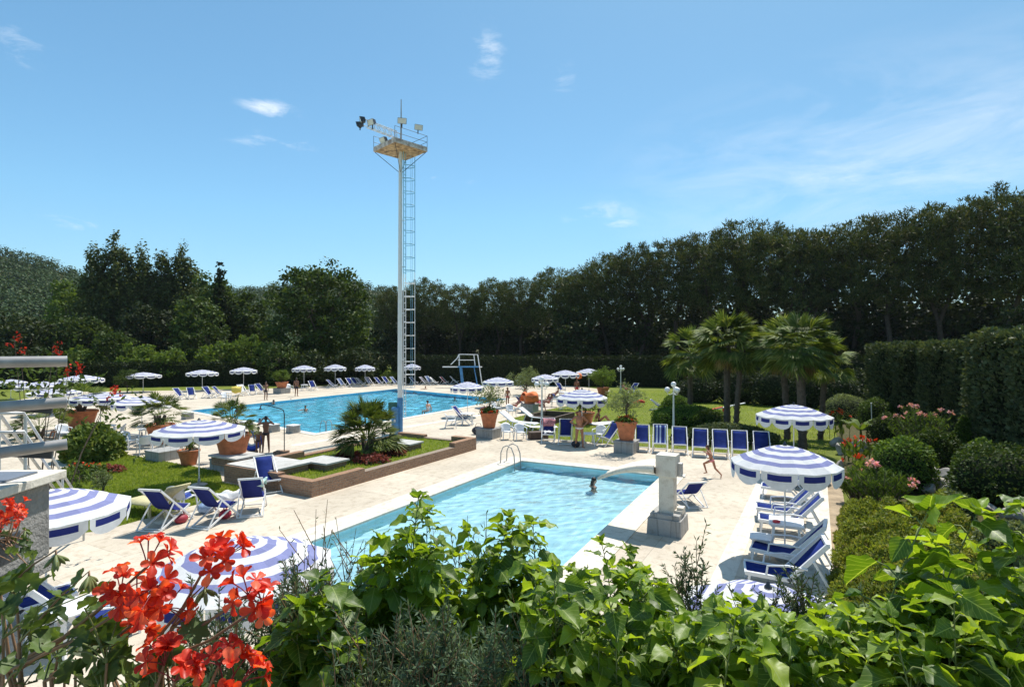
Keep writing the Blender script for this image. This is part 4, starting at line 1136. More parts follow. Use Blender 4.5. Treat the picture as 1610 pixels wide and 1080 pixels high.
db = thing('diving_board', 'white and blue diving platform with guard rails at the end of the large pool', 'diving board', G(737, 609))
dl = db.location; dd = dl.y; k_ = dd/F                       # metres for each pixel there
def dp(px, py, y=0.0): return Vector(((px-737)*k_, y, zof(py, dd)))
MB().box(dp(727, 576.8, 0), (62*k_, .55, .10)).build('board', M_WHITE, db)
MB().bar(dp(724.5, 577.5), dp(727.5, 600)+Vector((0,0,-.5)), .30, .30, up=(0,1,0)).build('column', M_BLUEP, db)
MB().box(dp(737, 575.8, 0)+Vector((0,0,-.07)), (34*k_, .7, .12)).build('platform', M_BLUEP, db)
for y in (-.38, .38):
    r_ = MB(); r_.tube([dp(709, 573, y), dp(719, 563, y), dp(722, 557, y), dp(751, 557.5, y), dp(757, 603, y)+Vector((.1,0,-.3))], .035, 7)
    r_.tube([dp(722, 557, y), dp(722, 575, y)], .03, 6); r_.tube([dp(745, 557, y), dp(747, 575, y)], .03, 6); r_.tube([dp(720, 566, y), dp(746, 566, y)], .025, 6)
    r_.build('guard_rail', M_WHITE, db)
ld = MB()
for y in (-.28, .28): ld.bar(dp(745, 575, y), dp(751, 603, y)+Vector((0,0,-.4)), .05, .06)
for i in range(9): q = i/8.5; ld.bar(dp(745+6*q, 577+28*q, -.28), dp(745+6*q, 577+28*q, .28), .09, .03)
ld.build('ladder', M_BLUEP, db)

# ---------------------------------------------------------------- pool equipment
def pool_ladder(name, lab, p, rz, sc=1.0):
    t = thing(name, lab, 'pool ladder', p, rz, 'pool ladders')
    for s in (-1, 1):
        MB().tube([(s*.25, .42, .01), (s*.25, .40, .45), (s*.25, .30, .68), (s*.25, .12, .76), (s*.25, -.08, .68), (s*.25, -.2, .4), (s*.25, -.24, -.2), (s*.25, -.24, -.75)], .022, 8).build('handrail', M_METAL, t)
    for z in (-.28, -.52): MB().box((0, -.24, z), (.48, .08, .03)).build('tread', M_METAL, t)
    t.scale = (sc,)*3; return t
pool_ladder('pool_ladder', 'steel ladder with two curved rails at the far corner of the small pool', G(806, 729), math.atan2(E1.y, E1.x)-math.pi/2+math.pi/2+.0, 1.0)
pool_ladder('pool_ladder', 'steel ladder at the near side of the large pool beside a starting block', G(511, 677.5), A1-math.pi/2-math.pi/2+.0, .8)
pool_ladder('pool_ladder', 'steel rails at the left end of the large pool by the wading boy', G(363, 637), 0.2, 1.1)
for i, (px, py, lab) in enumerate([(295, 659, 'white starting block nearest the left corner of the large pool'), (387, 674, 'starting block behind the big palm pot'), (429, 679, 'starting block next to the standing boys'), (461, 680.5, 'starting block near the pool ladder, nearest the camera')]):
    t = thing('starting_block', lab, 'starting block', G(px, py), A1, 'starting blocks')
    MB().box((0, 0, .20), (.55, .55, .40), taper=.92).build('plinth', M_PEDESTAL, t, bevel=.015)
    MB().box((0, 0, .425), (.54, .58, .045)).build('top_plate', M_WHITE, t, bevel=.01)
    MB().box((0, -.27, .22), (.15, .012, .16)).build('panel', M_PEDESTAL, t)
sh = thing('shower', 'thin dark outdoor shower pipe beside the standing boys', 'shower', G(447, 713))
MB().tube([(0,0,.1), (0,0,1.75), (-.05,0,1.92), (-.3,.05,2.0), (-1.0,.2,2.14), (-1.12,.22,2.12), (-1.15,.22,1.98)], .022, 8).build('pipe', M_DARKM, sh)
MB().lathe([(.02, 2.0), (.07, 1.93), (.07, 1.91)], (-1.15, .22, 0), 10).build('shower_head', M_DARKM, sh)
MB().box((-.12, -.02, .06), (.55, .45, .12)).build('foot', M_BRICK, sh)

sp = thing('water_spout', 'pale stone pillar with a curved spout arching over the small pool', 'fountain', G(1050, 836), A1)
MB().box((0, 0, .21), (.86, .86, .42), taper=.95).box((0, 0, .475), (.74, .74, .11), taper=.97).build('plinth', M_PEDESTAL, sp, bevel=.012)
MB().box((0, 0, .98), (.37, .37, .92)).box((0, 0, 1.71), (.50, .50, .54)).build('pillar', M_COPING, sp, bevel=.01)
MB().box((.05, -.29, .56), (.3, .2, .07)).box((.08, -.31, .63), (.24, .16, .06)).build('step', M_COPING, sp)
MB().box((.06, -.30, 1.60), (.16, .10, .34)).bar((.06, -.33, 1.45), (.06, -.42, 1.42), .04, .04).build('valve_box', M_ALU, sp, bevel=.01)
# spout: a broad shell that leaves the pillar towards the pool and bends down
v, f_ = [], []
nseg, nw = 12, 9
for i in range(nseg+1):
    u = i/nseg; dist = .24+1.50*u; zc = 1.66-.42*u**1.9; hw = .45*(1-.12*u)
    for th in (0, 1):
        for j in range(nw):
            s = j/(nw-1)*2-1; z = zc+(.09*s**6)*(1-.6*u)-th*(.07+.10*(1-u)**1.5)
            v.append((s*hw, dist, z))
row = 2*nw
for i in range(nseg):
    for j in range(nw-1):
        a = i*row+j; f_ += [(a, a+1, a+row+1, a+row), (a+nw, a+nw+row, a+nw+row+1, a+nw+1)]
    for j in (0, nw-1): a = i*row+j; f_.append((a, a+row, a+row+nw, a+nw) if j == 0 else (a, a+nw, a+row+nw, a+row))
for j in range(nw-1): a = nseg*row+j; f_.append((a, a+1, a+nw+1, a+nw))
spo = MB().add(v, f_, 0, True).build('spout', M_COPING, sp)
# ---------------------------------------------------------------- palms
def fan_arrays(rng, bases, dirs, pet, L, nb=15, spread=2.0, droop=.25, w=.055):
    "fan leaves: a stalk from each base along dirs, then a pleated fan of narrow blades"
    Vs, Fs, o = [], [], 0
    for b, d, p, l in zip(bases, dirs, pet, L):
        d = d/np.linalg.norm(d); side = np.cross(d, [0, 0, 1.]); ns = np.linalg.norm(side)
        side = side/ns if ns > .05 else np.array([1., 0, 0]); up = np.cross(side, d)
        roll = rng.normal()*.35; side, up = side*math.cos(roll)+up*math.sin(roll), up*math.cos(roll)-side*math.sin(roll)
        tip = b+d*p+np.array([0, 0, -.06*p])
        s = .012; Vs.append(np.array([b-side*s, b+side*s, tip+side*s*.7, tip-side*s*.7])); Fs.append(np.array([[0, 1, 2, 3]])+o); o += 4
        fd = d*.85+np.array([0, 0, -.25]); fd /= np.linalg.norm(fd)
        up2 = np.cross(side, fd)
        for k in range(nb):
            a = (k/(nb-1)-.5)*2*spread*.55*(1+.05*rng.normal()); ll = l*(1-.16*(a/1.2)**2)*(.9+.2*rng.random())
            dr = fd*math.cos(a)+side*math.sin(a); nx = np.cross(dr, up2)
            m = tip+dr*ll*.55+up2*.03*((k % 2)-.5); e = tip+dr*ll+np.array([0, 0, -1])*droop*ll*(.4+.9*rng.random())
            Vs.append(np.array([tip, m-nx*w*.5, e, m+nx*w*.5])); Fs.append(np.array([[0, 1, 2, 3]])+o); o += 4
    return np.concatenate(Vs), np.concatenate(Fs)
def crown_dirs(rng, n, lo=-.55, hi=1.0):
    a = rng.random(n)*2*math.pi; z = lo+(hi-lo)*(np.arange(n)+rng.random(n))/n; z = np.clip(z, -.98, .985)
    r = np.sqrt(1-z*z); return np.stack([r*np.cos(a), r*np.sin(a), z], 1)
def fan_palm(lab, loc, H, rad, n, seed, trunk=.13, group='tall fan palms on the lawn', lean=0.0):
    rng = np.random.default_rng(seed); t = thing('fan_palm', lab, 'palm', loc, 0, group)
    hd = H-rad*.62; top = np.array([lean, 0, hd]); D = crown_dirs(rng, n)
    base = top+D*.1+np.array([0, 0, 1])*((D[:, 2]*.28)[:, None])
    V, Fc = fan_arrays(rng, base, D, rad*(.44+.12*rng.random(n)), rad*(.56+.1*rng.random(n)), 19, w=rad*.06, droop=.18)
    np_mesh('crown', V, Fc, M_PALM, t)
    Dd = crown_dirs(rng, max(6, n//5), -.95, -.6)
    V, Fc = fan_arrays(rng, np.repeat(top[None]-np.array([0, 0, .25]), len(Dd), 0), Dd, np.full(len(Dd), rad*.30), np.full(len(Dd), rad*.32), 11, w=rad*.05, droop=.6)
    np_mesh('dead_fronds', V, Fc, M_DRY, t)
    mb = MB(); k = 14
    mb.tube([(lean*(i/k)**1.5, 0, -.1+(hd+.1)*i/k) for i in range(k+1)], [trunk*(1.25 if i == 0 else (1.0+.10*(i % 2)))*(1.12 if i > k-4 else 1) for i in range(k+1)], 10)
    for j in range(60):
        z = rng.random()*hd; a = rng.random()*6.28; r = trunk*1.02; x = lean*(z/hd)**1.5
        mb.bar((x+r*math.cos(a), r*math.sin(a), z), (x+(r+.07)*math.cos(a), (r+.07)*math.sin(a), z+.16), .05, .02)
    mb.build('trunk', M_BARK, t); return t
for (px, py, ty, rad, n, tr, ln, lab) in [(1085, 662, 536, 1.28, 46, .14, 0, 'leftmost tall fan palm, single trunk rising from the round hedge'),
        (1143, 676, 513, 1.62, 60, .16, .0, 'tallest fan palm, left of the twin trunks'), (1157, 679, 528, 1.25, 38, .13, .35, 'fan palm with the right of the twin trunks, leaning right'),
        (1262, 706, 518, 1.7, 66, .17, -.15, 'broad fan palm behind the lawn parasol on the right'), (1238, 690, 523, 1.45, 48, .14, -.3, 'fan palm tucked behind the broad one on the right'), (1290, 690, 548, 1.2, 40, .12, .3, 'lower fan palm at the right of the broad one')]:
    p = G(px, py); fan_palm(lab, p, zof(ty-2, p.y), rad*p.y/25.0*.90, n, px, tr, lean=ln)
def bushy_palm(lab, loc, H, rad, n, seed, group='low bushy palms', name='bushy_palm', z0=0.0):
    rng = np.random.default_rng(seed); t = thing(name, lab, 'palm', loc, 0, group)
    D = crown_dirs(rng, n, -.05, .99); top = np.array([0, 0, H*.22]); sc = np.array([rad, rad, H*.8])
    base = top+D*np.array([.16, .16, .25])*rad
    ln = np.linalg.norm(D*sc, axis=1)
    V, Fc = fan_arrays(rng, base, D*sc, ln*(.42+.2*rng.random(n)), np.minimum(rad, H)*(.40+.12*rng.random(n)), 15, droop=.14, w=rad*.045)
    np_mesh('fronds', V, Fc, M_PALM, t)
    mb = MB()
    for j in range(5): a = j*1.3; mb.tube([(0,0,-.1), (.12*rad*math.cos(a), .12*rad*math.sin(a), H*.15), (.2*rad*math.cos(a), .2*rad*math.sin(a), H*.34)], [.10, .09, .05], 7)
    mb.build('trunk', M_BARK, t); return t

# ---------------------------------------------------------------- brick planter bed
PA, PB_ = G(490, 783), G(749, 707)
UE = (PB_-PA).normalized(); UW = Vector((-UE.y, UE.x, 0)); LE = (PB_-PA).length; LW = 4.4
pb = thing('brick_planter', 'long low brick planter bed with a lawn inside, between the two pools', 'planter', PA, math.atan2(UE.y, UE.x))
def wall_run(pts_):
    mb = MB()
    for (x0, x1, y0, y1, h) in pts_: mb.box(((x0+x1)/2, (y0+y1)/2, h/2), (x1-x0, y1-y0, h))
    return mb
wall_run([(.302, 2.3, 0, .30, .50), (2.302, LE-1.7, 0, .30, .38), (LE-1.698, LE-.302, 0, .30, .56)]).build('front_wall', M_BRICK, pb, bevel=.012)
wall_run([(0, .30, 0, 1.6, .503), (0, .30, 1.602, LW, .58)]).build('end_wall', M_BRICK, pb, bevel=.012)
wall_run([(LE-.30, LE, 0, 1.2, .563), (LE-.30, LE, 1.202, 2.8, .38), (LE-.30, LE, 2.802, LW, .50)]).build('end_wall', M_BRICK, pb, bevel=.012)
wall_run([(.302, 3.2, LW-.30, LW, .56), (3.202, LE-.302, LW-.30, LW, .40)]).build('back_wall', M_BRICK, pb, bevel=.012)
MB().box((LE/2, LW/2, .16), (LE-.59, LW-.59, .32)).build('bed_lawn', M_LAWN, pb)
def on_bed(x, y, z=.32): v = PA+UE*x+UW*y; return Vector((v.x, v.y, z))
rng = np.random.default_rng(77)
n = 9000; xs = .35+rng.random(n)*(LE-.7); ys = .35+rng.random(n)*(LW-.7)
pos = np.stack([xs, ys, np.full(n, .315)], 1)
V, Fc = inst(*TUFT, pos, rdir(rng, n)*.5+np.array([0, 0, 1.]), rdir(rng, n), .022, .05+.06*rng.random(n))
gq = np_mesh('grass', V, Fc, M_GRASS, pb); gq['kind'] = 'stuff'
for (px, py, z, w, l, th, lab) in [(424, 727, .62, 2.3, 1.7, .40, 'largest marble slab, on the left end of the brick planter'), (511, 722, .60, 1.35, 1.1, .30, 'marble slab stepping down beside the bushy palm'),
                            (636, 694, .62, 1.35, .95, .32, 'small marble slab at the foot of the mast'), (372, 714, .60, 1.7, 1.2, .3, 'pale slab under the feet of the two boys')]:
    q = G(px, py, z); sl = thing('stone_slab', lab, 'slab', (q.x, q.y, 0), math.atan2(UE.y, UE.x), 'pale slabs on the planter')
    MB().box((0, 0, z-.035), (l, w, .07)).build('top', M_SLAB, sl, bevel=.006)
    MB().box((0, 0, (z-.07+(z-.07-th if z-.07-th > 0 else 0))/2), (l-.16, w-.16, z-.07-max(0, z-.07-th))).build('plinth', M_BRICK, sl)
q = G(578, 716, .32)
bushy_palm('bushy fan palm growing in the middle of the brick planter', (q.x, q.y, .32), 2.45, 1.32, 120, 5)
def ground_plants(name, lab, cat_, ctr, rad, n, L, mats, seed, h=.35, extra=None, group=None):
    "low leafy cushion, with blossoms when extra is given as (material, count, size)"
    rng = np.random.default_rng(seed); t = thing(name, lab, cat_, ctr, 0, group)
    a = rng.random(n)*6.283; r = np.sqrt(rng.random(n)); z = h*(1-r**2)**.5*rng.random(n)**.4
    pos = np.stack([r*rad[0]*np.cos(a), r*rad[1]*np.sin(a), z+.02], 1)
    nm = unit(rdir(rng, n)*.8+np.array([0, 0, .6])); Y = np.cross(nm, rdir(rng, n)); s = .6+.8*rng.random(n)
    np_mesh('leaves', *inst(*LEAF, pos, Y, nm, L*.6*s, L*s), mats, t)
    MB().lathe([(.9, 0), (.6, h*.35), (.01, h*.6)], n=12).build('stems', M_DARKWOOD, t).scale = (rad[0], rad[1], 1)
    if extra:
        m, k, sz = extra; a = rng.random(k)*6.283; r = np.sqrt(rng.random(k)); z = h*(1-r**2)**.5+.03
        C = np.stack([r*rad[0]*np.cos(a), r*rad[1]*np.sin(a), z], 1)
        np_mesh('blossoms', *leaf_arrays(rng, C, np.full(k, sz), 10, sz*.9, sz*.8, up=.5), m, t)
    return t
M_REDLEAF = foliage('red_leaves', (.10,.02,.025), (.26,.07,.05), .25, clump=3)
for (px, py, rx, ry, lab) in [(548, 722, .55, .4, 'dark red bedding plants left of the bushy palm'), (585, 728, .7, .4, 'dark red bedding plants in front of the bushy palm'), (618, 716, .55, .4, 'dark red bedding plants right of the bushy palm')]:
    q = G(px, py, .32); ground_plants('bedding_plant', lab, 'plant', q, (rx, ry), 500, .11, M_REDLEAF, px, .34, None, 'red plants round the bushy palm')

# ---------------------------------------------------------------- terracotta pots
def pot_mb(r, h):
    return MB().lathe([(r*.62, 0), (r*.66, h*.03), (r*.80, h*.5), (r*.93, h*.80), (r*.94, h*.86), (r*1.02, h*.87), (r*1.03, h*.985), (r*.98, h), (r*.90, h*.985), (r*.88, h*.90), (.001, h*.89)], n=28)
def make_pot(lab, p, r, h, ped=None, group='terracotta pots'):
    t = thing('terracotta_pot', lab, 'pot', p, 0, group); pot_mb(r, h).build('pot', M_TERRA, t)
    MB().lathe([(r*.86, h*.91), (.001, h*.93)], n=20).build('soil', M_SOIL, t); return t
def pedestal(lab, p, w, h):
    t = thing('pedestal', lab, 'pedestal', p, A1, 'concrete pedestals')
    MB().box((0, 0, h*.42), (w, w, h*.84)).build('block', M_PEDESTAL, t, bevel=.015); MB().box((0, 0, h*.92), (w*1.04, w*1.04, h*.16)).build('cap', M_PEDESTAL, t, bevel=.015); return t
def olive(lab, p, H, rad, seed, mat=None, dense=60, per=34, L=.13, group='small trees in pots', name='potted_tree', shell=.4):
    rng = np.random.default_rng(seed); t = thing(name, lab, 'tree', p, 0, group)
    C = clump_pts(rng, dense, (0, 0, H*.6), (rad, rad, H*.42), 1, shell)
    np_mesh('crown', *leaf_arrays(rng, C, rad*(.12+.18*rng.random(dense)), per, L, L*.32, out=.7), mat or M_OLIVE, t)
    mb = MB(); branchy(mb, rng, (0, 0, -.05), (.05, .02, H*.75), .05, [C[i] for i in range(0, dense, 2)], .35); mb.build('trunk', M_BARK, t); return t
p = G(128, 677); make_pot('largest terracotta pot, holding a palm beside a round table', p, .78, 1.15)
bushy_palm('palm spreading from the largest terracotta pot', (p.x, p.y, 1.05), 1.55, 1.6, 46, 61, 'palms in pots')
p = G(252, 697); make_pot('terracotta pot with a palm, half hidden behind the lawn parasol', p, .62, .95)
bushy_palm('palm in the pot behind the lawn parasol', (p.x, p.y, .86), 1.5, 1.25, 44, 62, 'palms in pots')
pedestal('concrete pedestal under the left edge of the lawn parasol', G(258, 722), 1.0, .42)
p = G(366, 736); pedestal('concrete pedestal under the big palm pot by the planter', p, 1.15, .42)
make_pot('big terracotta pot on a pedestal next to the blue swim ring', (p.x, p.y, .42), .66, .92)
bushy_palm('palm in the pot next to the blue swim ring', (p.x, p.y, 1.25), 1.5, .92, 50, 63, 'palms in pots')
p = G(297, 731); make_pot('small terracotta pot under the lawn parasol', p, .40, .62)
olive('leafy plant in the small pot under the lawn parasol', (p.x, p.y, .55), .5, .35, 64, M_SHRUB, 20, 20, .12)
p = G(443, 618.5); pedestal('white pedestal of the clipped bush in the far row', p, 1.15, .55)
make_pot('terracotta pot on the white pedestal in the far row', (p.x, p.y, .55), .62, .62)
olive('clipped round bush in the far row pot', (p.x, p.y, 1.08), 1.2, .85, 65, M_LIGHTB, 60, 40, .16, shell=.6)
p = G(769, 688); pedestal('pedestal at the end of the planter under the red flowered pot', p, 1.0, .52)
make_pot('terracotta pot with red flowers left of the white armchairs', (p.x, p.y, .52), .47, .80)
olive('wispy bush over the red flowers, left of the white armchairs', (p.x, p.y, 1.25), 1.55, 1.0, 66, None, 42, 26, .13)
ground_plants('potted_flower', 'red flowers in the pot left of the white armchairs', 'flowers', (p.x, p.y, 1.24), (.5, .5), 240, .13, M_SHRUB, 67, .35, (M_RED, 14, .07), 'flowers in pots')
p = G(985, 711); pedestal('pedestal of the olive pot in the deckchair row', p, .90, .55)
make_pot('terracotta pot with a small olive tree in the deckchair row', (p.x, p.y, .55), .47, .85)
olive('small grey olive tree in the pot of the deckchair row', (p.x, p.y, 1.3), 1.75, 1.0, 68, None, 62, 34, .12)
ground_plants('potted_flower', 'orange red flowers under the potted olive tree', 'flowers', (p.x, p.y, 1.32), (.50, .50), 240, .12, M_SHRUB, 69, .28, (M_RED, 16, .06), 'flowers in pots')
p = G(920, 667); make_pot('dark terracotta pot on the lawn behind the standing man', p, .58, .75)
olive('dense dark shrub in the lawn pot behind the standing man', (p.x, p.y, .65), 1.25, .85, 70, M_BROAD, 60, 44, .15, shell=.6)
p = G(833, 648); pedestal('grey pedestal beside the orange towel', p, .95, .62)
make_pot('dark red pot with an orange towel hung over its rim', (p.x, p.y, .62), .55, .62)
p = G(948, 622); make_pot('terracotta pot at the edge of the lawn by the three parasols', p, .6, .8)
olive('bright bushy shrub in the pot by the three parasols', (p.x, p.y, .7), 1.9, 1.35, 71, M_LIGHTB, 70, 44, .2, shell=.6)
olive('olive bush behind the far right corner of the large pool', G(828, 621), 2.6, 1.8, 72, None, 85, 40, .2)
olive('shrub in the shade right of the diving board', G(775, 603), 2.3, 1.6, 73, M_BROAD, 60, 40, .22)
olive('bright shrub behind the mast at the far hedge', G(612, 603), 1.9, 1.3, 74, M_LIGHTB, 60, 40, .2)

# ---------------------------------------------------------------- lawn pieces: round hedge, low frame, seesaw
def dome_shrub(name, lab, p, rad, h, n, L, mat, seed, cat_='shrub', group=None, round_=1.0, core=True):
    rng = np.random.default_rng(seed); t = thing(name, lab, cat_, p, 0, group)
    d = rdir(rng, n); d[:, 2] = np.abs(d[:, 2])**.8
    lump = 1+.06*np.sin(d[:, 0]*5+seed)*np.sin(d[:, 1]*6+seed*.7)+.05*np.sin(d[:, 2]*9+seed)
    pos = d*np.array([rad[0], rad[1], h])*(lump*(1-.16*rng.random(n)**2))[:, None]+np.array([0, 0, .05])
    nm = unit(d+rdir(rng, n)*.85); Y = unit(np.cross(nm, rdir(rng, n))+d*.4); s = .6+.8*rng.random(n)
    np_mesh('foliage', *inst(*LEAF, pos, Y, nm, L*.62*s, L*s), mat, t)
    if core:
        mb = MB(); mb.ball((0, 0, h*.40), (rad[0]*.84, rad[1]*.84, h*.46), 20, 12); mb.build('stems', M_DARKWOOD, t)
    return t
dome_shrub('clipped_shrub', 'low round clipped hedge around the leftmost tall palm', G(1082, 668), (2.2, 1.7), 1.15, 9000, .10, M_SHRUB, 3, group='clipped shrubs on the lawn')
dome_shrub('clipped_shrub', 'dark rounded shrub between the lamp post and the twin palms', G(1110, 672), (1.2, 1.0), .95, 4000, .10, M_BROAD, 4, group='clipped shrubs on the lawn')
dome_shrub('lavender_shrub', 'wide grey lavender cushion behind the deckchair row', G(1140, 697), (2.6, .9), .85, 9000, .10, M_CYPRESS, 5, group='clipped shrubs on the lawn')
dome_shrub('clipped_shrub', 'round shrub left of the round clipped hedge', G(1062, 650), (1.1, 1.1), 1.15, 4000, .12, M_SHRUB, 6, group='clipped shrubs on the lawn')
bx = thing('sandbox', 'low dark timber frame on the grass behind the white loungers', 'sandbox', G(865, 660), A1)
for (x, y, dx, dy) in ((0, -1.0, 3.0, .16), (0, 1.0, 3.0, .16), (-1.42, 0, .16, 1.83), (1.42, 0, .16, 1.83)): MB().box((x, y, .20), (dx, dy, .40)).build('board', M_DARKWD, bx, bevel=.01)
cr = thing('timber_crate', 'dark timber box at the foot of the front lamp post', 'box', G(846, 690), .3)
MB().box((0, 0, .17), (.95, .5, .34)).build('body', M_DARKWD, cr, bevel=.01); MB().box((0, 0, .36), (1.0, .55, .035)).build('lid', M_DARKWD, cr)
ss = thing('seesaw', 'red and white seesaw under the tall palms', 'seesaw', G(1140, 657), .25)
MB().bar((-1.7, 0, .45), (1.5, 0, .95), .16, .05).build('plank', M_WHITE, ss); MB().bar((-.1, 0, 0), (-.1, 0, .68), .12, .12).build('post', M_REDROOF, ss); MB().bar((-1.2, .02, .55), (-.2, .02, .72), .165, .055).build('seat', M_REDROOF, ss)

for i, (px, py, w, h) in enumerate([(1100, 632, 70, 44), (1160, 634, 66, 50), (1215, 637, 70, 56), (1268, 640, 64, 50), (1320, 643, 64, 52), (1350, 640, 50, 60)]):  # dark shrubs added to supply the deep shade behind the palms
    p = G(px, py); k = p.y/F
    dome_shrub('added_shade_shrub', f'{ORD[i]} dark shrub from the left, added as shade behind the tall palms', p, (w*k*.55, w*k*.4), h*k, 2600, .17, M_DARKB, 60+i, group='dark shrubs added as shade behind the palms')
# ---------------------------------------------------------------- rock garden on the right
def onb(px, py, dz=0.0):
    z = .4
    for _ in range(6): p = G(px, py, z); z = bank_z(p)
    p = G(px, py, z); p.z += dz; return p
RS = 'round shrubs of the rock garden'
for i, (px, py, w, hpx, m, lab) in enumerate([(1421, 768, 92, 80, M_SHRUB, 'largest round clipped shrub in the rock garden'), (1377, 672, 50, 48, M_SHRUB, 'bright round shrub at the far end of the rock garden'),
        (1396, 702, 58, 54, M_BROAD, 'dark round shrub directly behind the largest round one'), (1545, 780, 80, 84, M_SHRUB, 'round shrub at the foot of the tall hedge, its left side lit'),
        (1515, 712, 26, 52, M_SHRUB, 'narrow lit shrub against the corner of the tall hedge'), (1330, 662, 70, 40, M_OLIVE, 'wispy grey green bush left of the bright round shrub'),
        (1352, 640, 46, 40, M_LIGHTB, 'pale bush at the end of the farther tall hedge'), (1470, 735, 70, 60, M_BROAD, 'shaded dark shrub below the pink oleander'), (1500, 820, 60, 46, M_OLIVE, 'grey green bush right of the rocks')]):
    p = onb(px, py); k = p.y/F; r = w/2*k
    dome_shrub('round_shrub', lab, p, (r, r*.9), hpx*k*.98, 5200 if w > 60 else 3000, .085 if m is not M_OLIVE else .07, m, 20+i, group=RS)
for i, (x, y, w, h, m, lab) in enumerate([(13.2, 15.2, 1.2, 1.5, M_BROAD, 'dark shrub at the foot of the nearer tall hedge'), (9.8, 10.6, .9, .9, M_OLIVE, 'grey green shrub nearest the terrace on the bank'),
        (12.2, 11.2, 1.2, 1.4, M_SHRUB, 'full round shrub on the upper bank near the terrace'), (10.3, 8.4, 1.1, 1.1, M_BROAD, 'dark shrub at the near end of the bank')]):
    dome_shrub('round_shrub', lab, (x, y, bank_z((x, y))), (w, w*.9), h, 3600, .085, m, 120+i, group=RS)
def oleander(lab, p, H, rad, seed, flowers, group='oleanders of the rock garden'):
    rng = np.random.default_rng(seed); t = thing('oleander', lab, 'shrub', p, 0, group); ns = 46; V_, mb = [], MB(); tips = []
    for s in range(ns):
        a = rng.random()*6.283; r = math.sqrt(rng.random())*rad; e = np.array([r*math.cos(a), r*math.sin(a), H*(.98-.35*(r/rad)**2)*(.75+.3*rng.random())]); b0_ = e*np.array([.25, .25, 0])
        mb.tube([b0_, b0_*.5+e*.5+np.array([0, 0, .1]), e], [.012, .01, .006], 4, caps=False); tips.append(e)
        n = 26; u = .25+.75*rng.random(n)**.7; pos = b0_+(e-b0_)*u[:, None]; d = unit(rdir(rng, n)*np.array([1, 1, .3])+np.array([0, 0, .75]))
        V_.append(inst(*LEAF, pos, d, rdir(rng, n), .035, .17+.09*rng.random(n)))
    np_mesh('leaves', *cat(V_), M_SHRUB, t); mb.build('stems', M_BARK, t)
    T = np.array(tips); T = T[rng.permutation(len(T))[:flowers]]+np.array([0, 0, .06])
    if len(T): np_mesh('blossoms', *leaf_arrays(rng, T, np.full(len(T), .10), 20, .07, .065), M_PINK, t)
    return t
p = onb(1450, 712); oleander('pink flowering oleander in front of the tall hedge', p, 78*p.y/F, 58*p.y/F, 1, 17)
p = onb(1385, 800); oleander('low oleander with few pink blossoms beside the earth path', p, 70*p.y/F, 52*p.y/F, 2, 7)
p = onb(1345, 788); oleander('small oleander bush with pale blossoms at the path edge', p, 50*p.y/F, 26*p.y/F, 3, 5)
def canna(lab, p, H, n, seed, m=None):
    rng = np.random.default_rng(seed); t = thing('canna_clump', lab, 'flowers', p, 0, 'red cannas of the rock garden'); L_, B_, mb = [], [], MB()
    for s in range(n):
        b = np.array([rng.normal()*.22, rng.normal()*.22, 0]); e = b+np.array([rng.normal()*.08, rng.normal()*.08, H*(.75+.3*rng.random())])
        mb.tube([b, e], [.014, .008], 5, caps=False); k = 5; u = .15+.6*rng.random(k); L_.append(inst(*LEAF, b+(e-b)*u[:, None], rdir(rng, k)*.6+np.array([0, 0, .8]), rdir(rng, k), .12, .36)); B_.append(e)
    np_mesh('leaves', *cat(L_), M_LIGHTB, t); mb.build('stems', M_SHRUB, t); B_ = np.array(B_)
    np_mesh('blossoms', *leaf_arrays(rng, B_, np.full(len(B_), .07), 9, .075, .055), m or M_RED, t)
for i, (px, py, h, n, lab) in enumerate([(1337, 726, 34, 7, 'red canna clump by the pale rocks at the path'), (1358, 728, 40, 8, 'red canna clump right of the first one'), (1348, 760, 44, 6, 'orange canna clump just behind the oleander'), (1318, 690, 46, 8, 'orange red canna clump at the corner of the lawn')]):
    p = onb(px, py); canna(lab, p, h*p.y/F, n, 30+i)
bn = thing('banana_plant', 'young banana plant with broad bright leaves by a white stake', 'plant', onb(1353, 700)); rng = np.random.default_rng(4)
MB().tube([(0,0,-.05), (.02,0,.5), (0,.02,.9)], [.06, .05, .03], 8).build('stem', M_SHRUB, bn)
for k in range(7):
    a = k*1.05+.4; c, s = math.cos(a), math.sin(a); v = []; L = .95+.25*rng.random(); f_ = []
    for i in range(8):
        u = i/7; r = .05+L*u*.85; z = .75+.55*math.sin(u*2.0)*(.6+.5*rng.random()*.4); w = .15*math.sin(math.pi*min(1, u*.93+.06))**.6
        v += [(r*c-w*s, r*s+w*c, z-.05), (r*c, r*s, z), (r*c+w*s, r*s-w*c, z-.05)]
    for i in range(7): f_ += [(3*i, 3*i+1, 3*i+4, 3*i+3), (3*i+1, 3*i+2, 3*i+5, 3*i+4)]
    MB().add(v, f_, 0, True).build('leaf', M_LIGHTB, bn)
def rock(lab, p, s, seed):
    bm = bmesh.new(); bmesh.ops.create_icosphere(bm, subdivisions=3, radius=1); rg = random.Random(seed); pl_ = [(Vector((rg.gauss(0, 1), rg.gauss(0, 1), rg.gauss(0, 1))).normalized(), rg.uniform(.55, .9)) for _ in range(11)]
    for v in bm.verts:
        for (n_, d_) in pl_:
            k = v.co.dot(n_)-d_
            if k > 0: v.co -= n_*k*.92
        v.co *= 1+.03*rg.uniform(-1, 1); v.co = Vector((v.co.x*s[0], v.co.y*s[1], v.co.z*s[2]))
    me = bpy.data.meshes.new('rock'); bm.to_mesh(me); bm.free(); me.materials.append(M_ROCK); o = bpy.data.objects.new('rock', me); COL.objects.link(o); o.location = p; o.rotation_euler = (0, 0, rg.uniform(0, 6)); tag(o, lab, 'rock', 'rocks of the rock garden')
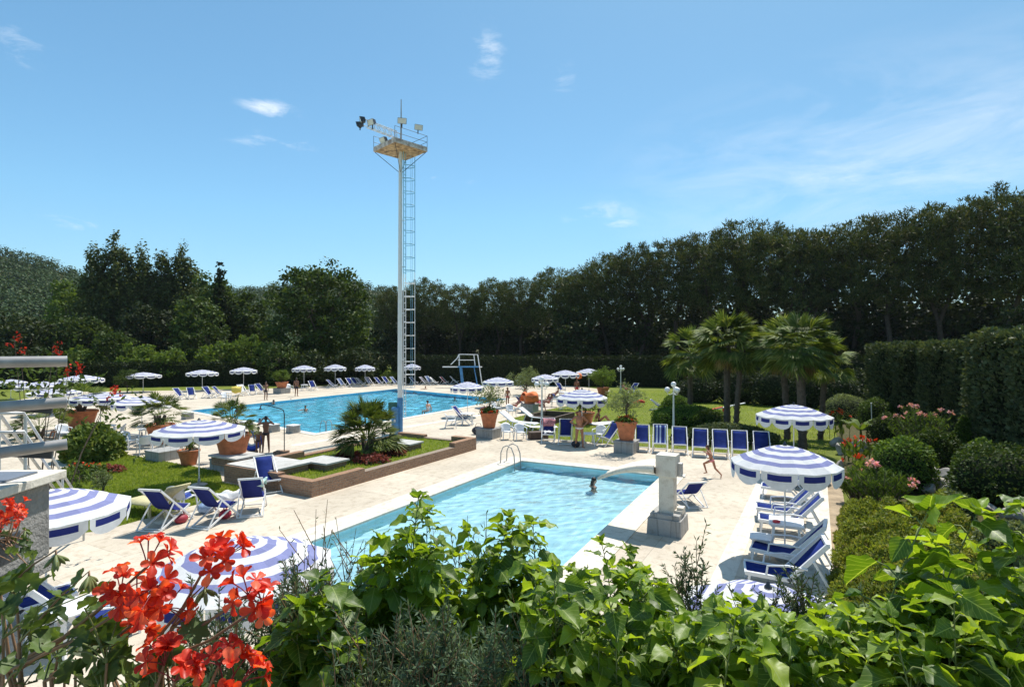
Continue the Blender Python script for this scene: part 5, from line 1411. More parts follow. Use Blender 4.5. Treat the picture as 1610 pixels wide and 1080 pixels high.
for i, (px, py, w, h, lab) in enumerate([(1487, 752, 30, 20, 'broad pale rock right of the largest round shrub'), (1470, 748, 26, 17, 'flat rock touching the largest round shrub'), (1478, 768, 34, 20, 'lower rock of the heap by the round shrub'), (1500, 776, 26, 18, 'small rock at the right of the heap'),
        (1462, 775, 22, 18, 'grey rock at the left foot of the heap'), (1322, 712, 16, 22, 'tall pale rock at the path under the cannas'), (1320, 745, 15, 26, 'pale rock along the path beside the parasol'), (1316, 700, 20, 16, 'pale rock at the corner of the lawn'), (1328, 760, 18, 20, 'rock at the path in front of the orange cannas'), (1350, 708, 24, 22, 'light rock behind the canna clumps'), (1590, 815, 40, 24, 'grey rock behind the ivy at the right edge'), (1550, 805, 36, 20, 'grey rock left of the one at the right edge')]):
    p = onb(px, py); k = p.y/F; rock(lab, p+Vector((0, 0, h*k*.25)), (w*k*.62, w*k*.5, h*k*.62), i)
for i, (px, py, ty, lab) in enumerate([(1371, 676, 634, 'white stake beside the banana plant'), (1345, 642, 606, 'thin white stake at the far end of the rock garden')]):
    p = onb(px, py); t = thing('garden_stake', lab, 'stake', p, 0, 'stakes in the rock garden'); MB().tube([(0,0,-.05), (-.04,0,(py-ty)*p.y/F)], .022, 7).build('rod', M_WHITE, t); MB().ball((-.04, 0, (py-ty)*p.y/F), .04, 8, 6).build('cap', M_WHITE, t)
# the mounded ground cover in front
def cover():
    rng = np.random.default_rng(9); n = 46000
    c0, c1 = onb(1318, 800), onb(1300, 960)
    u = rng.random(n); v = rng.random(n); u = np.clip(u+(.03*np.sin(v*31)+.022*np.sin(v*67+1)+.015*np.sin(v*131))*(1-u)**3, 0, 1); A_, B_, C_, D_ = [np.array(onb(*q)) for q in ((1322, 800), (1500, 792), (1640, 985), (1286, 985))]
    pos = (A_*(1-u)[:, None]+B_*u[:, None])*(1-v)[:, None]+(D_*(1-u)[:, None]+C_*u[:, None])*v[:, None]
    h = .40+sum(a_*np.sin(pos[:, 0]*kx+pos[:, 1]*ky+ph) for a_, kx, ky, ph in ((.10, 1.7, 2.9, .3), (.10, 3.7, -1.9, 1.1), (.08, -4.9, 3.3, 2.0), (.07, 7.7, 5.9, .7), (.06, 9.1, -8.3, 1.9), (.05, -13.0, 9.7, .2), (.05, 12.1, 15.3, 2.7)))
    h *= np.minimum(1, np.minimum(np.minimum(u, 1-u)*9, np.minimum(v, 1-v)*9)+.04)
    pos[:, 2] += h*(1-.45*rng.random(n)**2)
    nm = unit(rdir(rng, n)*.9+np.array([0, 0, .7])); Y = unit(np.cross(nm, rdir(rng, n))+np.array([0, 0, .45])); s = .6+.8*rng.random(n)
    o = np_mesh('ground_cover', *inst(*LEAF, pos, Y, nm, .042*s, .075*s), M_COVER); tag(o, 'mounded olive green ground cover filling the bed beside the kerb', 'ground cover', kind='stuff')
cover()
# bed of shrubs at the left edge of the small lawn
LS = 'shrubs at the left end of the small lawn'
p = G(146, 722); dome_shrub('round_shrub', 'round spiky green shrub beside the stair rail', p, (1.05, 1.0), 1.35, 5000, .2, M_PALM, 41, group=LS)
p = G(128, 752); ground_plants('flowering_plant', 'dark leaved plants with orange blossoms below the spiky shrub', 'plant', p, (.9, .7), 900, .12, M_BROAD, 42, .5, (M_RED, 8, .07), LS)
p = G(120, 790); olive('thin stemmed shrub in front of the spiky one', p, 1.3, .42, 43, M_LIGHTB, 22, 22, .10, LS, 'thin_shrub')
p = G(160, 778); olive('loose pale shrub on the small lawn', p, .75, .45, 44, M_OLIVE, 30, 30, .09, LS, 'loose_shrub')
p = G(62, 690); bushy_palm('yellowish cordyline palm behind the stair rail', p, 1.9, 1.3, 44, 45)
p = G(175, 742); ground_plants('bedding_plant', 'reddish low plants at the edge of the small lawn', 'plant', p, (.5, .35), 300, .10, M_REDLEAF, 46, .25, None, LS)
p = G(200, 618); olive('dark upright bush in front of the left hedge', p, 2.4, 1.2, 47, M_BROAD, 60, 50, .2, None, 'upright_bush', .6)
# short grass on the small lawn
def lawn_blades(name, lab, poly, n, L, seed):
    rng = np.random.default_rng(seed); P2 = np.array([(p.x, p.y) for p in poly]); lo, hi = P2.min(0), P2.max(0)
    q = lo+(hi-lo)*rng.random((n*3, 2)); ins = np.zeros(len(q), bool)
    for i in range(len(P2)):
        a, b = P2[i], P2[(i+1) % len(P2)]
        c = ((a[1] > q[:, 1]) != (b[1] > q[:, 1])) & (q[:, 0] < (b[0]-a[0])*(q[:, 1]-a[1])/(b[1]-a[1]+1e-12)+a[0]); ins ^= c
    q = q[ins][:n]; m = len(q); pos = np.concatenate([q, np.full((m, 1), -.004)], 1)
    o = np_mesh(name, *inst(*TUFT, pos, rdir(rng, m)*.55+np.array([0, 0, 1.]), rdir(rng, m), L*.35, L*(.6+.8*rng.random(m))), M_GRASS); tag(o, lab, 'grass', kind='stuff')
lawn_blades('lawn', 'short grass of the small lawn by the deckchairs', LEFTLAWN, 32000, .065, 1)
lawn_blades('lawn', 'short grass of the lawn behind the deckchair row', RL+gp((1330, 700), (1330, 640), (1040, 614)), 40000, .075, 2)
# ---------------------------------------------------------------- people
def skin(name, c): return simple(name, c, .55, var=.08, vscale=5)
M_SK1 = skin('tanned_skin', (.40,.17,.09)); M_SK2 = skin('dark_tanned_skin', (.24,.10,.055)); M_SK3 = skin('pale_skin', (.55,.30,.20))
M_HAIRD = simple('dark_hair', (.025,.016,.012), .5); M_HAIRB = simple('brown_hair', (.09,.045,.022), .55); M_HAIRG = simple('grey_brown_hair', (.14,.10,.075), .6)
M_SWW = simple('white_swimwear', (.72,.68,.66), .8); M_SWK = simple('black_swimwear', (.02,.02,.03), .7); M_SWP = simple('pink_swimwear', (.75,.25,.28), .7); M_SWB = simple('blue_swimwear', (.05,.09,.35), .7); M_SWR = simple('red_swimwear', (.55,.05,.06), .7)
M_EYE = simple('eye', (.03,.02,.02), .3); M_LIP = simple('lips', (.35,.10,.08), .5)
def mir(d):
    o = dict(d)
    for k, v in d.items():
        if k.endswith('L') and k[:-1]+'R' not in d: o[k[:-1]+'R'] = (-v[0], v[1], v[2])
    return o
STAND = dict(pel=(0,0,.95), chest=(0,.0,1.27), neck=(0,.01,1.46), head=(0,-.025,1.63), shL=(.185,.01,1.42), elL=(.25,.05,1.13), wrL=(.26,-.03,.88), haL=(.255,-.06,.79), hipL=(.095,0,.92), knL=(.11,-.02,.49), anL=(.115,.03,.075), toL=(.14,-.13,.03))
HIPS = dict(STAND, elL=(.40,.06,1.19), wrL=(.22,-.07,1.05), haL=(.15,-.10,1.02), knL=(.14,-.02,.49), anL=(.17,.03,.075), toL=(.22,-.12,.03), head=(.01,-.04,1.62))
LOOK = dict(STAND, elL=(.36,-.10,1.34), elR=(-.36,-.10,1.34), wrL=(.13,-.16,1.57), haL=(.09,-.15,1.64), knL=(.12,0,.49), anL=(.14,.03,.075), toL=(.17,-.13,.03))
RUN = dict(pel=(0,0,.93), chest=(0,-.10,1.23), neck=(0,-.17,1.41), head=(0,-.24,1.56), shL=(.18,-.14,1.38), elL=(.24,.10,1.24), wrL=(.22,-.03,1.06), haL=(.2,-.10,1.03), shR=(-.18,-.18,1.37), elR=(-.24,-.28,1.16), wrR=(-.2,-.46,1.26), haR=(-.18,-.53,1.29),
           hipL=(.09,-.02,.90), knL=(.10,-.38,.70), anL=(.10,-.24,.28), toL=(.10,-.38,.20), hipR=(-.09,.02,.90), knR=(-.10,.14,.50), anR=(-.11,.46,.22), toR=(-.11,.44,.05))
SIT = dict(pel=(0,0,.13), chest=(0,.06,.44), neck=(0,.03,.63), head=(0,-.02,.80), shL=(.185,.05,.60), elL=(.25,.20,.36), wrL=(.24,.24,.10), haL=(.24,.2,.03), hipL=(.09,-.04,.12), knL=(.14,-.40,.42), anL=(.13,-.68,.08), toL=(.14,-.84,.06))
EDGE = dict(pel=(0,0,.13), chest=(0,.02,.45), neck=(0,-.02,.64), head=(0,-.06,.81), shL=(.185,0,.60), elL=(.25,.1,.34), wrL=(.24,.10,.09), haL=(.24,.04,.03), hipL=(.09,-.06,.11), knL=(.12,-.46,.08), anL=(.12,-.50,-.34), toL=(.12,-.64,-.38))
RECL = dict(pel=(0,.02,.42), chest=(0,.26,.66), neck=(0,.36,.82), head=(0,.37,.99), shL=(.185,.34,.78), elL=(.27,.18,.58), wrL=(.26,-.05,.55), haL=(.25,-.13,.55), hipL=(.09,-.04,.42), knL=(.12,-.46,.50), anL=(.12,-.66,.10), toL=(.13,-.8,.06))
WAVE = dict(STAND, elR=(-.44,-.05,1.44), wrR=(-.66,-.12,1.40), haR=(-.74,-.15,1.40))
def person(lab, loc, rz, H, pose, sk=M_SK1, hair=None, hl=0, suit=('briefs', M_SWW), build_=1.0, group=None, vox=.013):
    J = {k: Vector(v) for k, v in mir(pose).items()}
    t = thing('person', lab, 'person', loc, rz, group); mb = MB()
    def seg(a, b, ra, rb, n=10): mb.tube([a, b], [ra, rb], n); mb.ball(a, ra, 10, 6); mb.ball(b, rb, 10, 6)
    def eball(c, r, axis, lat=Vector((1, 0, 0)), m_=mb):
        z = axis.normalized(); x = (lat-z*lat.dot(z)).normalized(); y = z.cross(x); R = Matrix((x, y, z)).transposed(); tmp = MB().ball((0,0,0), r, 16, 10)
        m_.add([R @ Vector(v)+Vector(c) for v in tmp.v], tmp.f, 0, True)
    ax = (J['chest']-J['pel']); lat = (J['shL']-J['shR']).normalized(); B = build_
    eball(J['pel'], (.160*B, .112*B, .135), ax, lat); eball(J['pel'].lerp(J['chest'], .52), (.135*B, .098*B, .17), ax, lat); eball(J['chest'], (.165*B, .115*B, .185), ax, lat)
    eball(J['chest'].lerp(J['neck'], .62), (.145*B, .085*B, .10), J['neck']-J['chest'], lat)
    seg(J['neck'], J['neck'].lerp(J['head'], .55), .055, .05)
    hd = (J['head']-J['neck']).normalized(); f = Vector((0, -1, 0)); f = (f-hd*f.dot(hd)).normalized()
    hc = J['head']; eball(hc+hd*.015, (.074, .092, .098), hd, lat); eball(hc-hd*.05+f*.022, (.056, .066, .066), hd, lat)
    mb.ball(hc+f*.098-hd*.014, (.013, .017, .02), 8, 6)
    for s in (-1, 1): mb.ball(hc+lat*.076*s-hd*.01, (.012, .02, .03), 8, 6)
    for S in 'LR':
        sg = 1 if S == 'L' else -1
        seg(J['sh'+S], J['el'+S], .052*B, .040); seg(J['el'+S], J['wr'+S], .041, .027); seg(J['chest'].lerp(J['neck'], .7), J['sh'+S], .065, .056)
        w, h = J['wr'+S], J['ha'+S]; d = (h-w).normalized(); sx = d.orthogonal().normalized(); nrm_ = d.cross(sx)
        seg(w, w.lerp(h, .75), .027, .030)
        for q, (o_, l_) in enumerate(((-.026, .075), (-.009, .088), (.009, .083), (.026, .066))):
            k0_ = w.lerp(h, .8)+sx*o_; k1_ = k0_+d*l_*.55; mb.tube([k0_, k1_, k1_+(d*.8+nrm_*.5).normalized()*l_*.45], [.0105, .010, .008], 6)
        tb = w.lerp(h, .3)+sx*.026; mb.tube([tb, tb+(sx*.8+d*.6).normalized()*.035, tb+(sx*.5+d).normalized()*.065], [.012, .011, .009], 6)
        seg(J['hip'+S], J['kn'+S], .083*B, .054); seg(J['kn'+S], J['kn'+S].lerp(J['an'+S], .35), .054, .052); seg(J['kn'+S].lerp(J['an'+S], .35), J['an'+S], .052, .035)
        heel = J['an'+S]+(J['an'+S]-J['to'+S]).normalized()*.035; heel.z -= .035
        seg(heel, J['to'+S], .034, .026)
    tmp = mb.build('body_tmp', sk); rm = tmp.modifiers.new('r', 'REMESH'); rm.mode = 'VOXEL'; rm.voxel_size = vox; rm.use_smooth_shade = True
    sm_ = tmp.modifiers.new('s', 'SMOOTH'); sm_.factor = .5; sm_.iterations = 2
    dg = bpy.context.evaluated_depsgraph_get(); me = bpy.data.meshes.new_from_object(tmp.evaluated_get(dg)); me.name = 'body'
    bpy.data.objects.remove(tmp); me.materials.clear(); me.materials.append(sk)
    body = bpy.data.objects.new('body', me); COL.objects.link(body); body.parent = t
    if hair:
        hb = MB(); eball(hc+hd*.035-f*.016, (.083, .095, .092), hd, lat, hb); eball(hc-f*.045-hd*.01, (.076, .062, .085), hd, lat, hb)
        if hl: hb.tube([hc-f*.05, hc-f*.085-Vector((0,0,.12)), hc-f*.09-Vector((0,0,.12+hl))], [.06, .06, .03], 10)
        hb.build('hair', hair, t)
    fc = MB()
    for s in (-1, 1): fc.ball(hc+lat*.03*s+f*.084+hd*.012, (.011, .008, .008), 8, 6)
    fc.build('eyes', M_EYE, t); MB().ball(hc+f*.088-hd*.055, (.024, .008, .008), 8, 6).build('mouth', M_LIP, t)
    if suit:
        kind, m = suit; sb = MB()
        if kind in ('briefs', 'bikini', 'trunks'):
            eball(J['pel']-ax.normalized()*.035, (.168*B, .121*B, .088), ax, lat, sb)
            for S in 'LR':
                q = .42 if kind == 'trunks' else .10
                sb.tube([J['hip'+S].lerp(J['pel'], .1), J['hip'+S].lerp(J['kn'+S], q)], [.094*B, .082*B+.006], 12)
        if kind == 'bikini':
            for s in (-1, 1): sb.ball(J['chest']+lat*.07*s+f*.095+ax.normalized()*.04, (.062, .045, .055), 10, 7)
            eball(J['chest']+ax.normalized()*.02, (.168*B, .119*B, .022), ax, lat, sb)
        if kind == 'suit':
            eball(J['pel']-ax.normalized()*.03, (.168*B, .121*B, .10), ax, lat, sb); eball(J['pel'].lerp(J['chest'], .52), (.142*B, .106*B, .18), ax, lat, sb); eball(J['chest']-ax.normalized()*.03, (.171*B, .122*B, .155), ax, lat, sb)
        sb.build('swimwear', m, t)
    t.scale = (H/1.74,)*3; return t
def water_at(px, py, sink): p = G(px, py, -.09); p.z = -.09-sink; return p
def tow(p): return face(Vector((-p[0], -p[1], 0)).normalized())
p = G(911, 704); person('suntanned man in white briefs standing with hands on his hips', p, tow(p)+.15, 1.76, HIPS, M_SK1, M_HAIRB, 0, ('briefs', M_SWW), 1.08, vox=.010)
p = G(1119, 751); person('child in pink swimwear running along the deck behind the water spout', p, face(-E2*.9+E1*.25), 1.20, RUN, M_SK1, M_HAIRB, .04, ('bikini', M_SWP), .9, vox=.010)
p = G(418, 712); person('taller child from behind shading the eyes with raised arms', (p.x, p.y, .02), tow(p)+math.pi+.1, 1.60, LOOK, M_SK2, M_HAIRD, 0, ('briefs', M_SWK), .92, vox=.010)
p = G(406, 717); person('small child standing in front of the blue swim ring', (p.x, p.y, .02), tow(p)+math.pi-.5, 1.24, STAND, M_SK2, M_HAIRD, 0, ('briefs', M_SWK), .95, vox=.010)
p = water_at(933, 764, 1.36); person('dark haired woman wading in the small pool', p, tow(p)+1.9, 1.65, STAND, M_SK3, M_HAIRD, .16, ('suit', M_SWK), .95)
GB = 'bathers in the large pool'
for (px, py, sink, H, dz, ps, sk_, hr, lab) in [(480, 645, 1.12, 1.6, .6, WAVE, M_SK1, M_HAIRD, 'bather in the middle of the large pool stretching an arm out'), (457, 629.5, 1.32, 1.6, 2.0, WAVE, M_SK2, M_HAIRD, 'bather at the far edge of the large pool near the pot'),
        (374, 652, .72, 1.45, .3, STAND, M_SK2, M_HAIRD, 'boy wading at the left end of the large pool'), (408, 661, 1.35, 1.6, 1.0, STAND, M_SK1, M_HAIRD, 'head of a bather behind the two boys'), (669, 613, 1.05, 1.6, .4, WAVE, M_SK1, M_HAIRB, 'bather at the far edge of the large pool right of the mast'), (651, 616.5, 1.45, 1.6, .4, STAND, M_SK1, M_HAIRD, 'head of a bather beside the mast')]:
    p = water_at(px, py, sink+.12); person(lab, p, tow(p)+dz, H, ps, sk_, hr, 0, ('briefs', M_SWB), .95, GB, .016)
p = G(673, 649); person('pale bather sitting on the edge of the large pool with back turned', (p.x, p.y, .03), face(-E2)-.1, 1.62, EDGE, M_SK3, M_HAIRD, 0, ('suit', M_SWW), .92)
p = G(551, 671); person('reclining woman with an orange towel by the bushy palm', p, face(E1)+.5, 1.65, SIT, M_SK1, M_HAIRD, .1, ('bikini', M_SWR), .95)
p = G(418, 629); person('boy standing on the far deck left of the clipped bush', p, tow(p)+.5, 1.62, STAND, M_SK2, M_HAIRD, 0, ('trunks', M_SWK), .92, vox=.016)
p = G(466, 623); person('man in black trunks standing at the far edge of the large pool', p, tow(p)+2.6, 1.74, STAND, M_SK2, M_HAIRD, 0, ('trunks', M_SWK), 1.05, vox=.016)
p = G(798, 639); person('girl in red bikini standing at the near corner of the large pool', p, tow(p)-.6, 1.5, STAND, M_SK2, M_HAIRB, .12, ('bikini', M_SWR), .9, vox=.016)
p = G(811, 646); person('woman sitting on a white chair beside the standing girl', (p.x, p.y, .02), tow(p)-1.2, 1.65, RECL, M_SK2, M_HAIRD, .08, ('bikini', M_SWP), .95, vox=.016)
p = G(849, 645); person('person in red sitting behind the front lamp post', (p.x, p.y, .0), tow(p)+.5, 1.65, RECL, M_SK2, M_HAIRD, 0, ('suit', M_SWR), 1.0, vox=.016)
p = G(907, 624); person('person standing under the three parasols by an orange towel', p, tow(p)+.4, 1.7, STAND, M_SK2, M_HAIRD, 0, ('trunks', M_SWR), 1.0, vox=.016)
p = G(942, 664); person('sunbather sitting on a white towel on the lawn', p, tow(p)+1.4, 1.68, SIT, M_SK2, M_HAIRD, .05, ('bikini', M_SWK), .95, vox=.014)
p = G(92, 688); person('child sitting on a white chair at the left', p, tow(p)-.6, 1.3, RECL, M_SK1, M_HAIRD, .05, ('briefs', M_SWR), .95, vox=.016)
p = G(884, 628); person('person sitting at the table under the three parasols', (p.x-.7, p.y, 0), tow(p)-1.3, 1.7, RECL, M_SK2, M_HAIRD, 0, ('trunks', M_SWB), 1.0, vox=.016)
p = G(984, 618); person('person in the shade beside the blue deckchair at the rear lamp post', p, tow(p)+1, 1.65, RECL, M_SK2, M_HAIRD, 0, ('trunks', M_SWR), 1.0, vox=.016)
for (px, py, sink, H, dz, lab) in [(430, 634, 1.30, 1.6, 1.0, 'bather up to the shoulders between the far pot and the middle of the large pool'), (560, 640, 1.35, 1.6, 2.0, 'head of a bather left of the bushy palm'), (715, 629, 1.35, 1.6, .5, 'head of a bather behind the pale woman on the pool edge')]:
    p = water_at(px, py, sink); person(lab, p, tow(p)+dz, H, STAND, M_SK1, M_HAIRD, 0, ('briefs', M_SWB), .95, GB, .016)
p = G(826, 640); person('boy standing in front of the orange towel', p, tow(p)-1.0, 1.5, STAND, M_SK1, M_HAIRD, 0, ('trunks', M_SWB), .9, vox=.016)
p = G(862, 640); person('woman reclining in red beside the front lamp post', (p.x, p.y, 0), tow(p)-.8, 1.65, RECL, M_SK2, M_HAIRD, .08, ('bikini', M_SWR), .95, vox=.016)
# --- things people brought
p = G(396, 713); rg_ = thing('swim_ring', 'blue swim ring with a white centre leaning by the big palm pot', 'swim ring', (p.x, p.y, .0), tow(p))
tor = MB(); R0, r0 = .33, .115; n1, n2 = 28, 12
vs = [((R0+r0*math.cos(2*math.pi*j/n2))*math.cos(2*math.pi*i/n1), r0*math.sin(2*math.pi*j/n2), .56+(R0+r0*math.cos(2*math.pi*j/n2))*math.sin(2*math.pi*i/n1)) for i in range(n1) for j in range(n2)]
tor.add(vs, [(i*n2+j, i*n2+(j+1) % n2, ((i+1) % n1)*n2+(j+1) % n2, ((i+1) % n1)*n2+j) for i in range(n1) for j in range(n2)], 0, True)
tor.build('tube', simple('blue_vinyl', (.05,.10,.55), .25), rg_)
inn = MB(); n2b = 10; R2, r2 = .20, .055
vs = [((R2+r2*math.cos(2*math.pi*j/n2b))*math.cos(2*math.pi*i/n1), r2*math.sin(2*math.pi*j/n2b), .56+(R2+r2*math.cos(2*math.pi*j/n2b))*math.sin(2*math.pi*i/n1)) for i in range(n1) for j in range(n2b)]
inn.add(vs, [(i*n2b+j, i*n2b+(j+1) % n2b, ((i+1) % n1)*n2b+(j+1) % n2b, ((i+1) % n1)*n2b+j) for i in range(n1) for j in range(n2b)], 0, True); inn.build('inner_band', M_PLASTIC, rg_)
MB().box((0, .02, .06), (.5, .35, .12)).build('stand', M_BRICK, rg_)
def cloth(name, lab, cat_, p, w, l, mat, rz=0.0, seed=0, drape=0.0, amp=.035):
    rng = np.random.default_rng(seed); n = 16; vs = []; ph = rng.random(6)*6
    for i in range(n+1):
        for j in range(n+1):
            u, v = i/n-.5, j/n-.5; x, y = u*w, v*l
            z = amp*(math.sin(u*9+ph[0])*math.cos(v*7+ph[1])+.6*math.sin(v*15+u*5+ph[2]))+amp*1.7-drape*max(0, abs(v)-.18)*l*1.2
            vs.append((x+.03*math.sin(v*8+ph[3]), y*(1-.45*(1 if drape and abs(v) > .18 else 0)*(abs(v)-.18)/.32) if drape else y, z))
    fs = [(i*(n+1)+j, (i+1)*(n+1)+j, (i+1)*(n+1)+j+1, i*(n+1)+j+1) for i in range(n) for j in range(n)]
    o = MB().add(vs, fs, 0, True).build(name, mat); so = o.modifiers.new('thick', 'SOLIDIFY'); so.thickness = .012; o.location = p; o.rotation_euler = (0, 0, rz); return tag(o, lab, cat_)
p = G(950, 667); cloth('towel', 'white towel spread on the lawn under the sunbather', 'towel', (p.x, p.y, .02), 2.0, 1.0, M_TOWELW, .2, 1)
p = G(833, 648); cloth('towel', 'orange towel draped over the dark red pot', 'towel', (p.x, p.y, 1.30), 1.0, 1.7, M_ORANGE, .4, 2, .9, .06)
p = G(907, 623); cloth('towel', 'orange towel held behind the person under the parasols', 'towel', (p.x, p.y+.3, 2.05), .8, 1.3, M_ORANGE, .3, 3, .9, .05)
p = G(372, 623); cloth('towel', 'yellow towel over a chair in the far row', 'towel', (p.x, p.y, .85), .8, 1.6, simple('yellow_cloth', (.72,.55,.10), .8), .4, 4, .9)
p = G(862, 695); cloth('towel', 'patterned dark red and white towel over the first deckchair', 'towel', (p.x+.05, p.y+.45, 1.02), .62, .9, simple('patterned_towel', (.42,.16,.18), .9, var=.9, vscale=22, col2=(.55,.5,.48)), .15, 5, .95)
p = G(862, 695); cloth('towel', 'white towel on the seat of the first deckchair', 'towel', (p.x, p.y-.15, .44), .48, .5, M_TOWELW, .2, 6, 0, .05)
p = G(398, 805); cloth('towel', 'pale green towel over the top of the low deckchair by the planter', 'towel', (p.x+.25, p.y-.15, .92), .35, .5, simple('mint_towel', (.50,.68,.62), .9), .1, 7, .9)
p = G(352, 806); cloth('towel', 'white towel hanging on the deckchair by the red bag', 'towel', (p.x+.15, p.y, .50), .6, .7, M_TOWELW, .7, 8, .8, .05)
p = G(1440, 640); p = G(998, 640); cloth('towel', 'red cloth lying over a lounger on the lawn edge', 'towel', (p.x, p.y, .42), 1.5, .8, M_REDROOF, .3, 9, .5, .05)
p = G(886, 695); cloth('towel', 'dark towel hanging from the deckchair left of the standing man', 'towel', (p.x+.35, p.y+.5, 1.0), .3, .8, M_SWK, .2, 10, .95)
p = G(1036, 645); ch2 = place(DCN, p, 1.2, 'dark folded lounger alone on the lawn', 'blue canvas deckchairs', (.9, 1.1, .75))
def bag(lab, p, r, m):
    t = thing('beach_bag', lab, 'bag', p, rp.uniform(0, 3), None); MB().ball((0, 0, r*.62), (r, r*.75, r*.66), 16, 10).build('body', m, t)
    MB().tube([(-r*.5, 0, r*1.1), (-r*.3, 0, r*1.7), (r*.3, 0, r*1.7), (r*.5, 0, r*1.1)], .014, 6).build('handle', m, t)
bag('red beach bag under a deckchair on the deck', G(354, 815), .20, simple('red_bag', (.55,.04,.07), .6))
bag('dark red bag below the leftmost deckchair', G(285, 822), .19, simple('dark_red_bag', (.35,.03,.05), .6))
bag('blue and white bag beside the deckchair with the red bag', G(325, 806), .26, simple('blue_bag', (.25,.36,.55), .7, var=.4, vscale=9))
bag('dark bag beside the standing man', G(905, 703), .24, M_SWK)
bag('dark bag on the deck by the table at the big pot', G(184, 697), .2, M_SWK)
bag('black bag beside the geranium pot', G(752, 683), .35, M_SWK)
# ---------------------------------------------------------------- terrace in the foreground
ter = MB(); ter.box((.4, -1.6, 1.55), (9.0, 6.0, 3.10)).build('terrace', M_PLASTER)['kind'] = 'structure'
tr = thing('plant_trough', 'long concrete trough of ivy and rosemary along the terrace edge', 'planter', (0.9, 1.10, 3.10), 0)
MB().box((0, .44, .28), (5.4, .10, .56)).box((0, -.44, .28), (5.4, .10, .56)).box((-2.65, 0, .28), (.10, .78, .56)).box((2.65, 0, .28), (.10, .78, .56)).build('wall', M_PLASTER, tr, bevel=.01)
MB().box((0, 0, .24), (5.2, .78, .48)).build('soil', M_SOIL, tr)
# concrete planter box at the left with its stone cap
pier = thing('concrete_planter', 'rough concrete planter box with a pale stone cap under the steel railing', 'planter', (-2.95, 2.55, 3.63), .06)
MB().box((0, 0, .19), (1.16, .62, .38)).build('box', M_PLASTER, pier, bevel=.008)
MB().box((.02, -.07, -.035), (1.20, .70, .07)).build('ledge', M_PLASTER, pier, bevel=.008)
MB().box((.02, 0, .403), (1.22, .72, .045)).build('cap', M_COPING, pier, bevel=.006)
MB().box((.0, .02, .43), (1.1, .5, .012)).build('slate', simple('slate', (.16,.18,.22), .5, var=.2), pier)
for x in (.30, .46): MB().box((x, -.08, .447), (.13, .10, .022)).build('tile', M_COPING, pier)
MB().box((-.35, 0, -1.90), (.45, .55, 3.66)).build('support', M_PLASTER, pier)
MB().box((.05, -.313, .17), (.55, .008, .22)).build('recess_shade', M_DARKWOOD, pier)  # flat dark panel on the face, painted as the shade of a recess
rail = thing('steel_railing', 'end of a round tube steel railing with three rails at the left edge', 'railing', (-2.75, 2.62, 4.18), 0)
for z0, z1 in ((4.628, 4.628), (4.413, 4.428), (4.195, 4.222)):
    r_ = MB(); a, b = Vector((-2.55-rail.location.x, 2.44-2.62, z0-4.18)), Vector((-2.19-rail.location.x, 2.75-2.62, z1-4.18))
    a2 = a+(a-b)*1.6
    r_.tube([a2, a, b], .0265, 18); r_.build('rail', M_METAL, rail)
    MB().tube([b, b+(b-a).normalized()*.003], .0272, 18).build('end_cap', M_ALU, rail)
MB().box((.29, -.02, .17), (.055, .055, .64)).build('post', M_DARKM, rail, bevel=.004)
for z in (4.36, 4.14): MB().bar((.25, .04, z-4.18+.06), (.50, .12, z-4.18+.03), .012, .035).build('bracket', M_DARKM, rail)
sr = thing('stair_rail', 'sloping double handrail of the stairs below the railing', 'handrail', (-7.8, 9.5, 0))
a, b = P(37, 649, 9.0)-sr.location, P(111, 764, 12.2)-sr.location; a.z, b.z = P(37, 649, 9.0).z, P(111, 764, 12.2).z
e = b+(b-a)*.42
for off in (0, .30): MB().tube([a+Vector((-.35, -.1, -off)), a+Vector((0, 0, -off)), e+Vector((0, 0, -off))], .027, 10).build('handrail', M_ALU, sr)
a2, e2 = a+Vector((-.75, .35, 0)), e+Vector((-.75, .35, 0))
for off in (0, .30): MB().tube([a2+Vector((0, 0, -off)), e2+Vector((0, 0, -off))], .027, 10).build('handrail', M_ALU, sr)
for q in (.02, .55, 1.0):
    for (s0, s1) in ((a, e), (a2, e2)):
        c = s0.lerp(s1, q); MB().tube([(c.x, c.y, max(.0, c.z-1.05)), c], .024, 8).build('post', M_ALU, sr)

